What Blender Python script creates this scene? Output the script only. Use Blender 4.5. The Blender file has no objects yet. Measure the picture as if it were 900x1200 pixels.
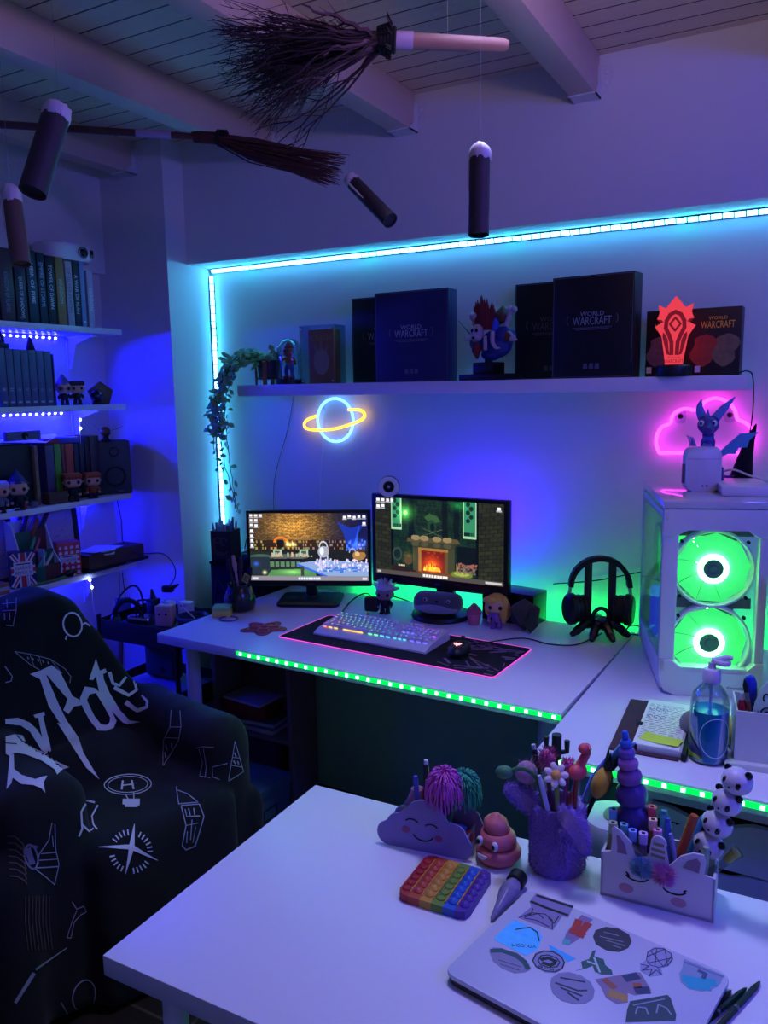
import bpy, bmesh, math, random
from mathutils import Vector, Matrix, Euler
from mathutils.bvhtree import BVHTree
sc = bpy.context.scene
COL = sc.collection
PI = math.pi
R = math.radians
# ---------------------------------------------------------------- camera
FPX, PITCH, YAW, ROLL = 936.8, R(8.68), R(28.86), R(0.89)
CAM = Vector((0, 0, 1.586))
def ray(x, y):
    X, Y = (x-450)/FPX, (y-600)/FPX
    u = X*math.cos(ROLL)+Y*math.sin(ROLL); v = -X*math.sin(ROLL)+Y*math.cos(ROLL)
    fw = math.cos(PITCH)-v*math.sin(PITCH); z = -(v*math.cos(PITCH)+math.sin(PITCH))
    c, s = math.cos(YAW), math.sin(YAW)
    return Vector((u*c-fw*s, u*s+fw*c, z))
def at_z(x, y, z): d = ray(x, y); return CAM+d*((z-CAM.z)/d.z)      # where the sight line meets a level
def at_y(x, y, Y): d = ray(x, y); return CAM+d*(Y/d.y)              # ... a plane parallel to the back wall
def at_x(x, y, X): d = ray(x, y); return CAM+d*(X/d.x)              # ... a plane parallel to the side wall
cam = bpy.data.objects.new('Camera', bpy.data.cameras.new('Camera')); COL.objects.link(cam)
sc.camera = cam
cam.data.sensor_fit = 'VERTICAL'; cam.data.sensor_height = 36; cam.data.sensor_width = 27
cam.data.lens = FPX/1200*36; cam.data.clip_start = .05
cam.matrix_world = Matrix.Translation(CAM) @ Matrix.Rotation(YAW, 4, 'Z') @ Matrix.Rotation(PI/2-PITCH, 4, 'X') @ Matrix.Rotation(-ROLL, 4, 'Z')
sc.view_settings.view_transform = 'Standard'; sc.view_settings.look = 'None'
sc.view_settings.exposure = 0; sc.view_settings.gamma = 1; sc.view_settings.use_curve_mapping = False
sc.cycles.use_denoising = True; sc.cycles.max_bounces = 8; sc.cycles.transparent_max_bounces = 12
sc.cycles.caustics_reflective = False; sc.cycles.caustics_refractive = False; sc.cycles.sample_clamp_indirect = 6
# ---------------------------------------------------------------- materials
MATS = {}
def srgb(c):
    if isinstance(c, str):
        c = tuple(int(c[i:i+2], 16)/255 for i in (0, 2, 4))
    return tuple(((v+.055)/1.055)**2.4 if v > .04045 else v/12.92 for v in c[:3])+(1,)
def mat(name, col='808080', rough=.5, metal=0, spec=.5, noise=None, scale=20, bump=0, trans=0, ior=1.45, alpha=1, sheen=0, coat=0):
    """Principled material; noise = second colour mixed in by a noise texture."""
    if name in MATS: return MATS[name]
    m = bpy.data.materials.new(name); m.use_nodes = True; MATS[name] = m
    nt = m.node_tree; b = nt.nodes['Principled BSDF']
    b.inputs['Base Color'].default_value = srgb(col)
    b.inputs['Roughness'].default_value = rough; b.inputs['Metallic'].default_value = metal
    b.inputs['Specular IOR Level'].default_value = spec; b.inputs['IOR'].default_value = ior
    b.inputs['Transmission Weight'].default_value = trans; b.inputs['Alpha'].default_value = alpha
    b.inputs['Sheen Weight'].default_value = sheen; b.inputs['Coat Weight'].default_value = coat
    if noise or bump:
        tc = nt.nodes.new('ShaderNodeTexCoord'); n = nt.nodes.new('ShaderNodeTexNoise')
        n.inputs['Scale'].default_value = scale; n.inputs['Detail'].default_value = 5
        nt.links.new(tc.outputs['Object'], n.inputs['Vector'])
        if noise:
            mx = nt.nodes.new('ShaderNodeMix'); mx.data_type = 'RGBA'
            mx.inputs[6].default_value = srgb(col); mx.inputs[7].default_value = srgb(noise)
            nt.links.new(n.outputs['Fac'], mx.inputs[0]); nt.links.new(mx.outputs[2], b.inputs['Base Color'])
        if bump:
            bp = nt.nodes.new('ShaderNodeBump'); bp.inputs['Strength'].default_value = bump; bp.inputs['Distance'].default_value = .01
            nt.links.new(n.outputs['Fac'], bp.inputs['Height']); nt.links.new(bp.outputs['Normal'], b.inputs['Normal'])
    return m
def glow(name, col, strength, base='202020'):
    if name in MATS: return MATS[name]
    m = mat(name, base, .5); b = m.node_tree.nodes['Principled BSDF']
    b.inputs['Emission Color'].default_value = srgb(col) if isinstance(col, str) else tuple(col)+(1,)
    b.inputs['Emission Strength'].default_value = strength
    return m
# ---------------------------------------------------------------- meshes
def T(x=0, y=0, z=0): return Matrix.Translation((x, y, z))
def RZ(a): return Matrix.Rotation(a, 4, 'Z')
def RX(a): return Matrix.Rotation(a, 4, 'X')
def RY(a): return Matrix.Rotation(a, 4, 'Y')
def SC(x, y, z): return Matrix.Diagonal((x, y, z, 1))
def along(p, q):
    d = Vector(q)-Vector(p)
    return Matrix.Translation(p) @ d.to_track_quat('Z', 'Y').to_matrix().to_4x4()
class MB:
    def __init__(s): s.v = []; s.f = []; s.mi = []; s.k = 0; s.uv = None
    def add(s, vs, fs, M=None):
        o = len(s.v)
        s.v += [tuple(M @ Vector(p)) if M else tuple(p) for p in vs]
        for f in fs: s.f.append([i+o for i in f]); s.mi.append(s.k)
        return s
    def bm(s, bm, M=None):
        bm.verts.index_update()
        s.add([v.co.copy() for v in bm.verts], [[v.index for v in f.verts] for f in bm.faces], M); bm.free(); return s
    def box(s, c, d, bev=0, M=None, seg=2):
        if not bev:
            x, y, z = c; a, b, e = d[0]/2, d[1]/2, d[2]/2
            vs = [(x+i*a, y+j*b, z+k*e) for k in (-1, 1) for j in (-1, 1) for i in (-1, 1)]
            return s.add(vs, [(0,2,3,1),(4,5,7,6),(0,1,5,4),(2,6,7,3),(0,4,6,2),(1,3,7,5)], M)
        bm = bmesh.new(); bmesh.ops.create_cube(bm, size=1, matrix=Matrix.Translation(c) @ SC(*d))
        bmesh.ops.bevel(bm, geom=bm.edges[:], offset=min(bev, min(d)*.49), segments=seg, profile=.5, affect='EDGES')
        return s.bm(bm, M)
    def rbox(s, c, d, r, bev=0, M=None, n=5):
        """slab with corners rounded in plan (radius r), upright along Z"""
        x, y = d[0]/2-r, d[1]/2-r; pts = []
        for cx, cy, a0 in ((x, y, 0), (-x, y, 90), (-x, -y, 180), (x, -y, 270)):
            for i in range(n+1):
                a = R(a0+90*i/n); pts.append((c[0]+cx+r*math.cos(a), c[1]+cy+r*math.sin(a)))
        return s.prism(pts, c[2]-d[2]/2, c[2]+d[2]/2, M, bev)
    def prism(s, pts, z0, z1, M=None, bev=0):
        """polygon (x, y) pulled up from z0 to z1"""
        area = sum(pts[i][0]*pts[(i+1) % len(pts)][1]-pts[(i+1) % len(pts)][0]*pts[i][1] for i in range(len(pts)))
        if area < 0: pts = pts[::-1]
        n = len(pts)
        if bev:
            bm = bmesh.new()
            b = [bm.verts.new((p[0], p[1], z0)) for p in pts]; t = [bm.verts.new((p[0], p[1], z1)) for p in pts]
            f0 = bm.faces.new(b[::-1]); f1 = bm.faces.new(t)
            for i in range(n): bm.faces.new((b[i], b[(i+1) % n], t[(i+1) % n], t[i]))
            es = list(f0.edges)+list(f1.edges)
            bmesh.ops.bevel(bm, geom=es, offset=bev, segments=2, profile=.5, affect='EDGES')
            return s.bm(bm, M)
        return s.add([(p[0], p[1], z0) for p in pts]+[(p[0], p[1], z1) for p in pts],
                     [list(range(n))[::-1], list(range(n, 2*n))]+[[i, (i+1) % n, n+(i+1) % n, n+i] for i in range(n)], M)
    def lathe(s, prof, n=24, M=None, cap=True):
        """profile [(radius, z)] turned about Z, bottom to top"""
        vs = []; fs = []; m = len(prof)
        for r, z in prof:
            for i in range(n):
                a = 2*PI*i/n; vs.append((r*math.cos(a), r*math.sin(a), z))
        for j in range(m-1):
            for i in range(n): fs.append([j*n+i, j*n+(i+1) % n, (j+1)*n+(i+1) % n, (j+1)*n+i])
        if cap:
            if prof[0][0] > 1e-6: fs.append(list(range(n))[::-1])
            if prof[-1][0] > 1e-6: fs.append(list(range((m-1)*n, m*n)))
        return s.add(vs, fs, M)
    def cyl(s, p, q, r, r2=None, n=16, M=None):
        L = (Vector(q)-Vector(p)).length
        A = along(p, q)
        return s.lathe([(r, 0), (r if r2 is None else r2, L)], n, (M @ A) if M else A)
    def ball(s, c, r, n=16, M=None):
        if not isinstance(r, (tuple, list)): r = (r, r, r)
        h = n//2; prof = [(math.sin(PI*i/h), -math.cos(PI*i/h)) for i in range(h+1)]
        prof[0] = (0, -1); prof[-1] = (0, 1)
        A = Matrix.Translation(c) @ SC(*r)
        return s.lathe(prof, n, (M @ A) if M else A)
    def tube(s, pts, r, n=8, M=None, closed=False):
        """round tube through points; r a number or one radius per point"""
        P = [Vector(p) for p in pts]; m = len(P); vs = []; fs = []
        rr = r if isinstance(r, (list, tuple)) else [r]*m
        up = None
        for i in range(m):
            a = P[(i-1) % m] if (closed or i) else P[i]; b = P[(i+1) % m] if (closed or i < m-1) else P[i]
            t = (b-a); t = t.normalized() if t.length > 1e-9 else Vector((0, 0, 1))
            if up is None: up = Vector((0, 0, 1)) if abs(t.z) < .9 else Vector((1, 0, 0))
            sd = t.cross(up)
            if sd.length < 1e-6: sd = t.orthogonal()
            sd.normalize(); up = sd.cross(t).normalized()
            for k in range(n):
                an = 2*PI*k/n; vs.append(P[i]+(sd*math.cos(an)+up*math.sin(an))*rr[i])
        for i in range(m if closed else m-1):
            j = (i+1) % m
            for k in range(n): fs.append([i*n+k, i*n+(k+1) % n, j*n+(k+1) % n, j*n+k])
        if not closed: fs += [list(range(n))[::-1], list(range((m-1)*n, m*n))]
        return s.add(vs, fs, M)
    def quad(s, a, b, c, d, M=None): return s.add([a, b, c, d], [(0, 1, 2, 3)], M)
    def mesh(s, name, ms, ang=35):
        me = bpy.data.meshes.new(name); me.from_pydata(s.v, [], s.f)
        for m in (ms if isinstance(ms, (list, tuple)) else [ms]): me.materials.append(m)
        me.polygons.foreach_set('material_index', s.mi)
        me.polygons.foreach_set('use_smooth', [True]*len(s.f))
        bm = bmesh.new(); bm.from_mesh(me); bmesh.ops.recalc_face_normals(bm, faces=bm.faces[:]); bm.to_mesh(me); bm.free()
        me.set_sharp_from_angle(angle=R(ang)); me.update()
        return me
    def build(s, name, ms, parent=None, M=None, ang=35, label=None):
        o = bpy.data.objects.new(name, s.mesh(name, ms, ang)); COL.objects.link(o)
        if parent: o.parent = parent
        if M is not None: o.matrix_local = M
        if label: o['label'] = label
        return o
def tag(o, label=None, cat=None, group=None, kind=None):
    for k, v in (('label', label), ('category', cat), ('group', group), ('kind', kind)):
        if v: o[k] = v
    return o
def thing(name, label, cat, loc=(0, 0, 0), rz=0, group=None, M=None):
    o = bpy.data.objects.new(name, None); COL.objects.link(o); o.empty_display_size = .02
    o.matrix_world = M if M is not None else Matrix.Translation(loc) @ RZ(rz)
    return tag(o, label, cat, group)
def solo(mb, name, ms, label, cat, loc=(0, 0, 0), rz=0, group=None, M=None, ang=35):
    o = mb.build(name, ms, None, M if M is not None else Matrix.Translation(loc) @ RZ(rz), ang)
    return tag(o, label, cat, group)
def struct(mb, name, ms, parent=None, ang=35):
    o = mb.build(name, ms, parent, ang=ang); o['kind'] = 'structure'; return o
def dup(o, M=None, label=None, parent=None):
    c = o.copy(); COL.objects.link(c); c.parent = parent
    if M is not None: c.matrix_local = M
    if label: c['label'] = label
    for ch in o.children: dup(ch, None, None, c)
    return c
_tx = {}
def text_mesh(txt, m, h=None, w=None, depth=.0004, space=1):
    """flat lettering mesh in the XY plane, centred, scaled to height h and/or width w"""
    key = (txt, m.name, h, w, depth)
    if key in _tx: return _tx[key]
    cu = bpy.data.curves.new('txt', 'FONT'); cu.body = txt; cu.extrude = 0; cu.resolution_u = 2; cu.align_x = 'CENTER'; cu.space_character = space
    ob = bpy.data.objects.new('txt', cu); me = bpy.data.meshes.new_from_object(ob)
    bpy.data.objects.remove(ob); bpy.data.curves.remove(cu)
    xs = [v.co.x for v in me.vertices]; ys = [v.co.y for v in me.vertices]
    sx = sy = 1
    if h: sx = sy = h/(max(ys)-min(ys))
    if w: sx = w/(max(xs)-min(xs)); sy = sy if h else sx
    cx, cy = (max(xs)+min(xs))/2, (max(ys)+min(ys))/2
    me.transform(SC(sx, sy, 1) @ Matrix.Translation((-cx, -cy, 0)))
    bm = bmesh.new(); bm.from_mesh(me)
    g = bmesh.ops.extrude_face_region(bm, geom=bm.faces[:])
    bmesh.ops.translate(bm, verts=[e for e in g['geom'] if isinstance(e, bmesh.types.BMVert)], vec=(0, 0, depth))
    bmesh.ops.recalc_face_normals(bm, faces=bm.faces[:]); bm.to_mesh(me); bm.free()
    me.materials.clear(); me.materials.append(m); _tx[key] = me
    return me
def lettering(txt, m, parent, M, h=None, w=None, name='lettering', depth=.0004, label=None):
    o = bpy.data.objects.new(name, text_mesh(txt, m, h, w, depth)); COL.objects.link(o)
    o.parent = parent; o.matrix_local = M
    if label: o['label'] = label
    return o
FRONT = RX(PI/2)          # lettering plane -> facing -Y
def strokes(mb, lines, w, t=.0006, M=None):
    """flat drawn lines: each polyline becomes a ribbon of width w in the XY plane"""
    q = 0
    for L in lines:
        for a, b in zip(L[:-1], L[1:]):
            q += 1
            a, b = Vector(a), Vector(b); d = (b-a)
            if d.length < 1e-9: continue
            d.normalize(); n = Vector((-d.y, d.x))*w/2; a = a-d*w*.25; b = b+d*w*.25
            mb.prism([tuple(a+n), tuple(a-n), tuple(b-n), tuple(b+n)], 0, t+(q % 7)*.00002, M)
    return mb
def arc(cx, cy, rx, ry, a0=0, a1=360, n=24):
    return [(cx+rx*math.cos(R(a0+(a1-a0)*i/n)), cy+ry*math.sin(R(a0+(a1-a0)*i/n))) for i in range(n+1)]
def spline(pts, n=6):
    """Catmull-Rom through 2D/3D points"""
    P = [Vector(p) for p in pts]; out = []
    for i in range(len(P)-1):
        p0 = P[i-1] if i else P[i]*2-P[i+1]; p1, p2 = P[i], P[i+1]; p3 = P[i+2] if i+2 < len(P) else P[i+1]*2-P[i]
        for k in range(n):
            t = k/n
            out.append(.5*((2*p1)+(p2-p0)*t+(2*p0-5*p1+4*p2-p3)*t*t+(3*p1-p0-3*p2+p3)*t**3))
    out.append(P[-1]); return out
rnd = random.Random(7)
# shared materials
M_WALL = mat('white_wall_paint', 'd9d8d6', .75, bump=.04, scale=60)
M_WHITE = mat('white_laminate', 'dcdce0', .35)
M_WPLAST = mat('white_plastic', 'd8d8dc', .35)
M_BLACK = mat('black_plastic', '101012', .4)
M_DARK = mat('dark_matte', '0c0d10', .7)
M_RUBBER = mat('black_rubber', '0a0a0b', .6)
M_CHROME = mat('chrome', 'c8c8cc', .15, 1)
M_STEEL = mat('grey_steel', '8a8a90', .35, 1)
def thin(name, col, ior=1.45, k=.5, rough=.03):
    """thin clear glass or acrylic: tinted see-through with a Fresnel sheen"""
    m = bpy.data.materials.new(name); m.use_nodes = True; nt = m.node_tree; nt.nodes.remove(nt.nodes['Principled BSDF'])
    t = nt.nodes.new('ShaderNodeBsdfTransparent'); t.inputs[0].default_value = srgb(col)
    g = nt.nodes.new('ShaderNodeBsdfGlossy'); g.inputs['Roughness'].default_value = rough
    f = nt.nodes.new('ShaderNodeLayerWeight'); f.inputs[0].default_value = 1-1/ior
    p = nt.nodes.new('ShaderNodeMath'); p.operation = 'MULTIPLY'; p.inputs[1].default_value = k; nt.links.new(f.outputs['Fresnel'], p.inputs[0])
    x = nt.nodes.new('ShaderNodeMixShader'); nt.links.new(p.outputs[0], x.inputs[0]); nt.links.new(t.outputs[0], x.inputs[1]); nt.links.new(g.outputs[0], x.inputs[2])
    nt.links.new(x.outputs[0], nt.nodes['Material Output'].inputs[0]); MATS[name] = m; return m
M_GLASS = thin('clear_glass', 'f0f6f8', 1.45)
M_PAPER = mat('paper', 'e4e2da', .8)
M_SKIN = mat('vinyl_skin', 'd8a586', .5)
M_WOODL = mat('pale_wood', 'b08a62', .55, noise='8d6a46', scale=9)
# ================================================================ room
YW, YU, YP, XP, XL, ZC = 2.88, 2.727, 2.607, -2.455, -2.82, 2.625   # alcove wall, upper wall, pillar face, pillar side, left wall, ceiling
X1, Y0 = 1.35, -1.3
def wallbox(x0, x1, y0, y1, z0, z1): return MB().box(((x0+x1)/2, (y0+y1)/2, (z0+z1)/2), (x1-x0, y1-y0, z1-z0))
# floor of dark tiles
mf = bpy.data.materials.new('dark_floor_tiles'); mf.use_nodes = True; nt = mf.node_tree; b = nt.nodes['Principled BSDF']
tc = nt.nodes.new('ShaderNodeTexCoord'); br = nt.nodes.new('ShaderNodeTexBrick'); br.offset = 0
br.inputs['Color1'].default_value = srgb('241a16'); br.inputs['Color2'].default_value = srgb('2a1e1a'); br.inputs['Mortar'].default_value = srgb('4a4038')
br.inputs['Scale'].default_value = 1; br.inputs['Mortar Size'].default_value = .004
br.inputs['Brick Width'].default_value = .33; br.inputs['Row Height'].default_value = .33
nt.links.new(tc.outputs['Object'], br.inputs['Vector']); nt.links.new(br.outputs['Color'], b.inputs['Base Color']); b.inputs['Roughness'].default_value = .5
struct(wallbox(XL-.2, X1+.1, Y0-.1, YW+.1, -.06, 0), 'floor', mf)
# plank ceiling: boards run along X, 9 cm wide with a dark joint
mc = bpy.data.materials.new('ceiling_planks'); mc.use_nodes = True; nt = mc.node_tree; b = nt.nodes['Principled BSDF']
tc = nt.nodes.new('ShaderNodeTexCoord'); sp = nt.nodes.new('ShaderNodeSeparateXYZ'); nt.links.new(tc.outputs['Object'], sp.inputs[0])
def mth(op, a, b_=None, c=None):
    n = nt.nodes.new('ShaderNodeMath'); n.operation = op
    for i, v in enumerate((a, b_, c)):
        if v is None: continue
        if isinstance(v, (int, float)): n.inputs[i].default_value = v
        else: nt.links.new(v, n.inputs[i])
    return n.outputs[0]
fr = mth('FRACT', mth('DIVIDE', mth('ADD', sp.outputs[1], .061), .09))
joint = mth('LESS_THAN', mth('ABSOLUTE', mth('SUBTRACT', fr, .5)), .035)
nz = nt.nodes.new('ShaderNodeTexNoise'); nz.inputs['Scale'].default_value = 3
mp = nt.nodes.new('ShaderNodeMapping'); mp.inputs['Scale'].default_value = (1, 14, 1); nt.links.new(tc.outputs['Object'], mp.inputs[0]); nt.links.new(mp.outputs[0], nz.inputs['Vector'])
m1 = nt.nodes.new('ShaderNodeMix'); m1.data_type = 'RGBA'; m1.inputs[6].default_value = srgb('dcc8b2'); m1.inputs[7].default_value = srgb('c8b29c'); nt.links.new(nz.outputs['Fac'], m1.inputs[0])
m2 = nt.nodes.new('ShaderNodeMix'); m2.data_type = 'RGBA'; m2.inputs[7].default_value = srgb('2c2622'); nt.links.new(joint, m2.inputs[0]); nt.links.new(m1.outputs[2], m2.inputs[6])
nt.links.new(m2.outputs[2], b.inputs['Base Color']); b.inputs['Roughness'].default_value = .6
struct(wallbox(XL-.2, X1+.1, Y0-.1, YW+.1, ZC, ZC+.06), 'ceiling', mc)
struct(wallbox(XP-.1, X1+.1, YW, YW+.1, 0, ZC), 'wall_back', M_WALL)
ZS = 2.132
struct(wallbox(XP, X1, YU, YW, ZS, ZC), 'wall_back_upper', M_WALL)
struct(wallbox(XL-.14, XP, YP, YW+.1, 0, ZC), 'wall_pillar', M_WALL)
struct(wallbox(XL-.14, XL-.04, Y0-.1, YP, 0, ZC), 'wall_left', M_WALL)
struct(wallbox(XL-.04, XL, Y0-.1, YP, 2.108, ZC), 'wall_left_upper', M_WALL)
struct(wallbox(X1, X1+.1, Y0-.1, YW, 0, ZC), 'wall_right', M_WALL)
struct(wallbox(XL-.2, X1+.1, Y0-.1, Y0, 0, ZC), 'wall_front', M_WALL)
# ceiling beams on painted joist hangers
M_BEAM = mat('pale_beam_wood', 'd8beb0', .6, noise='c8aca0', scale=5)
M_HANG = mat('painted_hanger', 'd4d2d4', .6)
def beam(n, xc, yend):
    w, h = .082, .128; z0 = ZC-h
    o = struct(MB().box((xc, (yend-.012+Y0)/2, (z0+ZC)/2), (w, yend-.012-Y0, h), .004), 'trim_%d' % n, M_BEAM)
    m = MB(); s = .004
    m.box((xc, yend-.035, z0-s/2), (w+2*s, .07, s)).box((xc, yend-.003, (z0+ZC-.03)/2), (w, .006, h-.03))
    for sg in (-1, 1):
        m.add([(xc+sg*(w/2+s), yend-.07, z0-s), (xc+sg*(w/2+s), yend, z0-s), (xc+sg*(w/2+s), yend, z0+.095), (xc+sg*(w/2+s), yend-.022, z0+.095),
               (xc+sg*(w/2+s), yend-.03, z0+.03), (xc+sg*w/2, yend-.07, z0-s), (xc+sg*w/2, yend, z0-s), (xc+sg*w/2, yend, z0+.095), (xc+sg*w/2, yend-.022, z0+.095), (xc+sg*w/2, yend-.03, z0+.03)],
              [(0,1,2,3,4), (9,8,7,6,5), (0,5,6,1), (1,6,7,2), (2,7,8,3), (3,8,9,4), (4,9,5,0)])
        m.prism([(sg*(w/2+s), z0), (sg*(w/2+.028), z0+.03), (sg*(w/2+.04), z0+.045), (sg*(w/2+.04), z0+.095), (sg*(w/2+s), z0+.095)], 0, s, T(xc, yend, 0) @ RX(PI/2))
    hg = m.build('joist_hanger', M_HANG, o)
    for sg in (-1, 1):
        for dz in (.04, .072):
            MB().lathe([(.0075, 0), (.0075, .004), (.004, .006)], 8, T(xc+sg*(w/2+.02), yend-s, z0+dz) @ RX(PI/2)).build('bolt', M_HANG, hg)
beam(1, -2.64, YP); beam(2, -2.01, YU); beam(3, -1.385, YU); beam(4, -.733, YU); beam(5, -.09, YU); beam(6, .55, YU)
# ---------------------------------------------------------------- LED strips
LED_W = glow('led_white_cyan', (.07, .50, 1), 40); LED_C = glow('led_cyan', (.03, .64, .9), 42)
G_TAPE = glow('green_strip_tape', (.0, .8, .09), 1.5, '0a5020'); LED_G = glow('led_green', (.07, 1, .2), 80)
B_TAPE = mat('blue_strip_tape', 'c8c8d0', .5); LED_B = glow('led_blue', (.004, .004, 1), 2000)
M_ALU = mat('strip_channel', '3a3e44', .4, .6)
def led_run(root, p, q, nrm, n, cols, tape, w=.011, chip=(.008, .006), depth=.004):
    """flexible strip from p to q, its face towards nrm; n chips along it"""
    p, q, nrm = Vector(p), Vector(q), Vector(nrm).normalized(); d = q-p; L = d.length; d.normalize(); sd = nrm.cross(d)
    F = Matrix((d, sd, nrm)).transposed().to_4x4(); F.translation = p
    MB().box((L/2, 0, -depth/2), (L, w, depth)).build('tape', tape, root, F)
    cache = {}
    for i in range(n):
        c = cols(i)
        if c.name not in cache: cache[c.name] = MB().box((0, 0, .0008), (chip[0], chip[1], .0016)).mesh('led', c)
        o = bpy.data.objects.new('led', cache[c.name]); COL.objects.link(o); o.parent = root
        o.matrix_local = F @ T(L*(i+.5)/n, 0, 0)
# the big strip round the alcove: along the top and down the left side
top = thing('led_strip', 'glowing white and cyan light strip along the top edge of the wall alcove', 'led strip', (XP, YW, 2.12))
def ctop(i): return LED_C if (i % 17) in (5, 6) or i > 66 else LED_W
led_run(top, (.014, -.012, .0), (2.62, -.012, .0), (0, -.8, -.6), 74, ctop, M_ALU, .02, (.030, .015))
side = thing('led_strip', 'glowing white and cyan light strip running down the left side of the alcove', 'led strip', (XP, YW, 0))
def cside(i): return LED_C if (i % 10) in (6, 7) else LED_W
led_run(side, (.012, -.012, 2.10), (.016, -.012, .80), (.8, -.6, 0), 40, cside, M_ALU, .02, (.028, .015))
# ---------------------------------------------------------------- desks
DESK = T(-2.045, 2.018, 0) @ RZ(R(-2.0)); DESK2 = T(-.555, 1.721, 0) @ RZ(R(-1.2)); TAB = T(-.919, .755, 0) @ RZ(R(.6))
def leg(root, x, y, h, r=.02):
    m = MB().lathe([(r, .01), (r, h)], 20); m.lathe([(r*.8, 0), (r*.8, .012)], 16)
    m.box((0, 0, h-.003), (.09, .09, .006), .002)
    return m.build('leg', M_WHITE, root, T(x, y, 0))
d1 = thing('desk', 'long white desk carrying the two monitors, green light strip on its front edge', 'desk', M=DESK)
MB().box((.742, .4, .723), (1.484, .8, .034), .002).build('tabletop', M_WHITE, d1)
MB().prism([(.01, .801), (1.48, .801), (1.48, .815), (.01, .812)], .695, .712).build('rear_light_stop', M_BLACK, d1)  # added strip, limits the green light leaking down behind the desk
for x, y in ((.09, .08), (.09, .72), (1.42, .08), (1.42, .72)): leg(d1, x, y, .706, .026)
d2 = thing('desk', 'white corner desk at the right carrying the computer case', 'desk', M=DESK2)
MB().box((.59, .525, .723), (1.178, 1.05, .034), .002).build('tabletop', M_WHITE, d2)
MB().prism([(.01, 1.051), (1.17, 1.051), (1.17, 1.075), (.01, 1.07)], .695, .712).build('rear_light_stop', M_BLACK, d2)  # same added light stop behind the corner desk
for x, y in ((.05, .95), (1.1, .1), (1.1, .95)): leg(d2, x, y, .706, .026)
MB().box((.06, .4, .36), (.018, .5, .69), .001).build('side_panel', M_WHITE, d2)
tb = thing('table', 'white table in the foreground with the laptop and pencil holders on it', 'table', M=TAB)
MB().box((.7, .298, .723), (1.4, .596, .034), .002).build('tabletop', M_WHITE, tb)
for x, y in ((.075, .07), (.075, .53), (1.33, .07), (1.33, .53)): leg(tb, x, y, .706)
MB().box((.87, .55, .35), (1.2, .016, .70), .001).build('back_panel', mat('glow_tinted_panel', 'a0dca0', .7), d1)  # green LED glow under the desk is put into the panel's colour
gs = thing('led_strip', 'bright green dotted light strip along the front edge of the monitor desk', 'led strip', M=DESK)
led_run(gs, (.37, -.0025, .727), (1.484, -.0025, .727), (0, -1, 0), 29, lambda i: LED_G, G_TAPE, .0135, (.0085, .008), .002)
g2 = thing('led_strip', 'bright green dotted light strip along the front of the corner desk', 'led strip', M=DESK2)
led_run(g2, (.004, -.0025, .727), (1.17, -.0025, .727), (0, -1, 0), 30, lambda i: LED_G, G_TAPE, .0135, (.0085, .008), .002)
g3 = thing('led_strip', 'green light strip along the hidden back edge of the monitor desk', 'led strip', M=DESK)
led_run(g3, (1.48, .804, .727), (.3, .804, .727), (0, 1, 0), 36, lambda i: MATS['led_green_rear'], G_TAPE, .012, (.016, .011), .002) if glow('led_green_rear', (.004, 1, .11), 95) else 0
g4 = thing('led_strip', 'green light strip at the back edge of the corner desk under the computer case', 'led strip', M=DESK2)
led_run(g4, (1.1, 1.054, .727), (.05, 1.054, .727), (0, 1, 0), 26, lambda i: MATS['led_green_rear'], G_TAPE, .012, (.016, .011), .002)
# ---------------------------------------------------------------- violet room lamp outside the frame, and added fill lights
def area(name, loc, target, size, col, power):
    l = bpy.data.lights.new(name, 'AREA'); l.shape = 'DISK'; l.size = size; l.color = col; l.energy = power
    o = bpy.data.objects.new(name, l); COL.objects.link(o)
    o.matrix_world = along(loc, target) @ RX(PI); return o
def bulb(name, loc, r, col, power):
    l = bpy.data.lights.new(name, 'POINT'); l.shadow_soft_size = r; l.color = col; l.energy = power
    o = bpy.data.objects.new(name, l); COL.objects.link(o); o.location = loc; return o
bulb('violet_lamp', (1.1, 1.0, 2.12), .12, (.05, .055, 1), 45)
area('ceiling_fill', (-.05, 1.4, 2.24), (-.15, 1.4, 2.625), .22, (1, .64, .74), 6)  # added upward light to brighten the planks, no fixture there
l = bpy.data.lights.new('tabletop_fill', 'SPOT'); l.shadow_soft_size = .14; l.color = (.40, .44, .95); l.energy = 72; l.spot_size = R(84); l.spot_blend = .6  # added spot, its cone kept to the table and desks
o = bpy.data.objects.new('tabletop_fill', l); COL.objects.link(o); o.matrix_world = along((-.55, 1.55, 2.5), (-.62, 1.2, .74)) @ RX(PI)
bulb('front_fill', (.35, -.9, 1.9), .15, (.52, .42, .55), 3)  # added weak fill for the sides facing the camera
w = bpy.data.worlds.new('World'); sc.world = w; w.use_nodes = True; w.node_tree.nodes['Background'].inputs[0].default_value = (.01, .012, .03, 1)
# ================================================================ floating shelf and what stands on it
ZT = 1.614
sh = thing('wall_shelf', 'long white floating shelf on the alcove wall holding the game boxes', 'shelf', (-2.13, 2.63, 1.569))
MB().box((.957, .125, .0225), (1.914, .25, .045), .002).build('board', M_WHITE, sh)
MB().box((1.9155, .125, .0225), (.003, .248, .043)).build('end_cap', M_WHITE, sh)
M_EYE = mat('glossy_black', '050506', .15)
M_LEAF = mat('ivy_leaf', '549a54', .5, noise='9cc88a', scale=30)
M_STEM = mat('vine_stem', '2e4526', .7)
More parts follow.
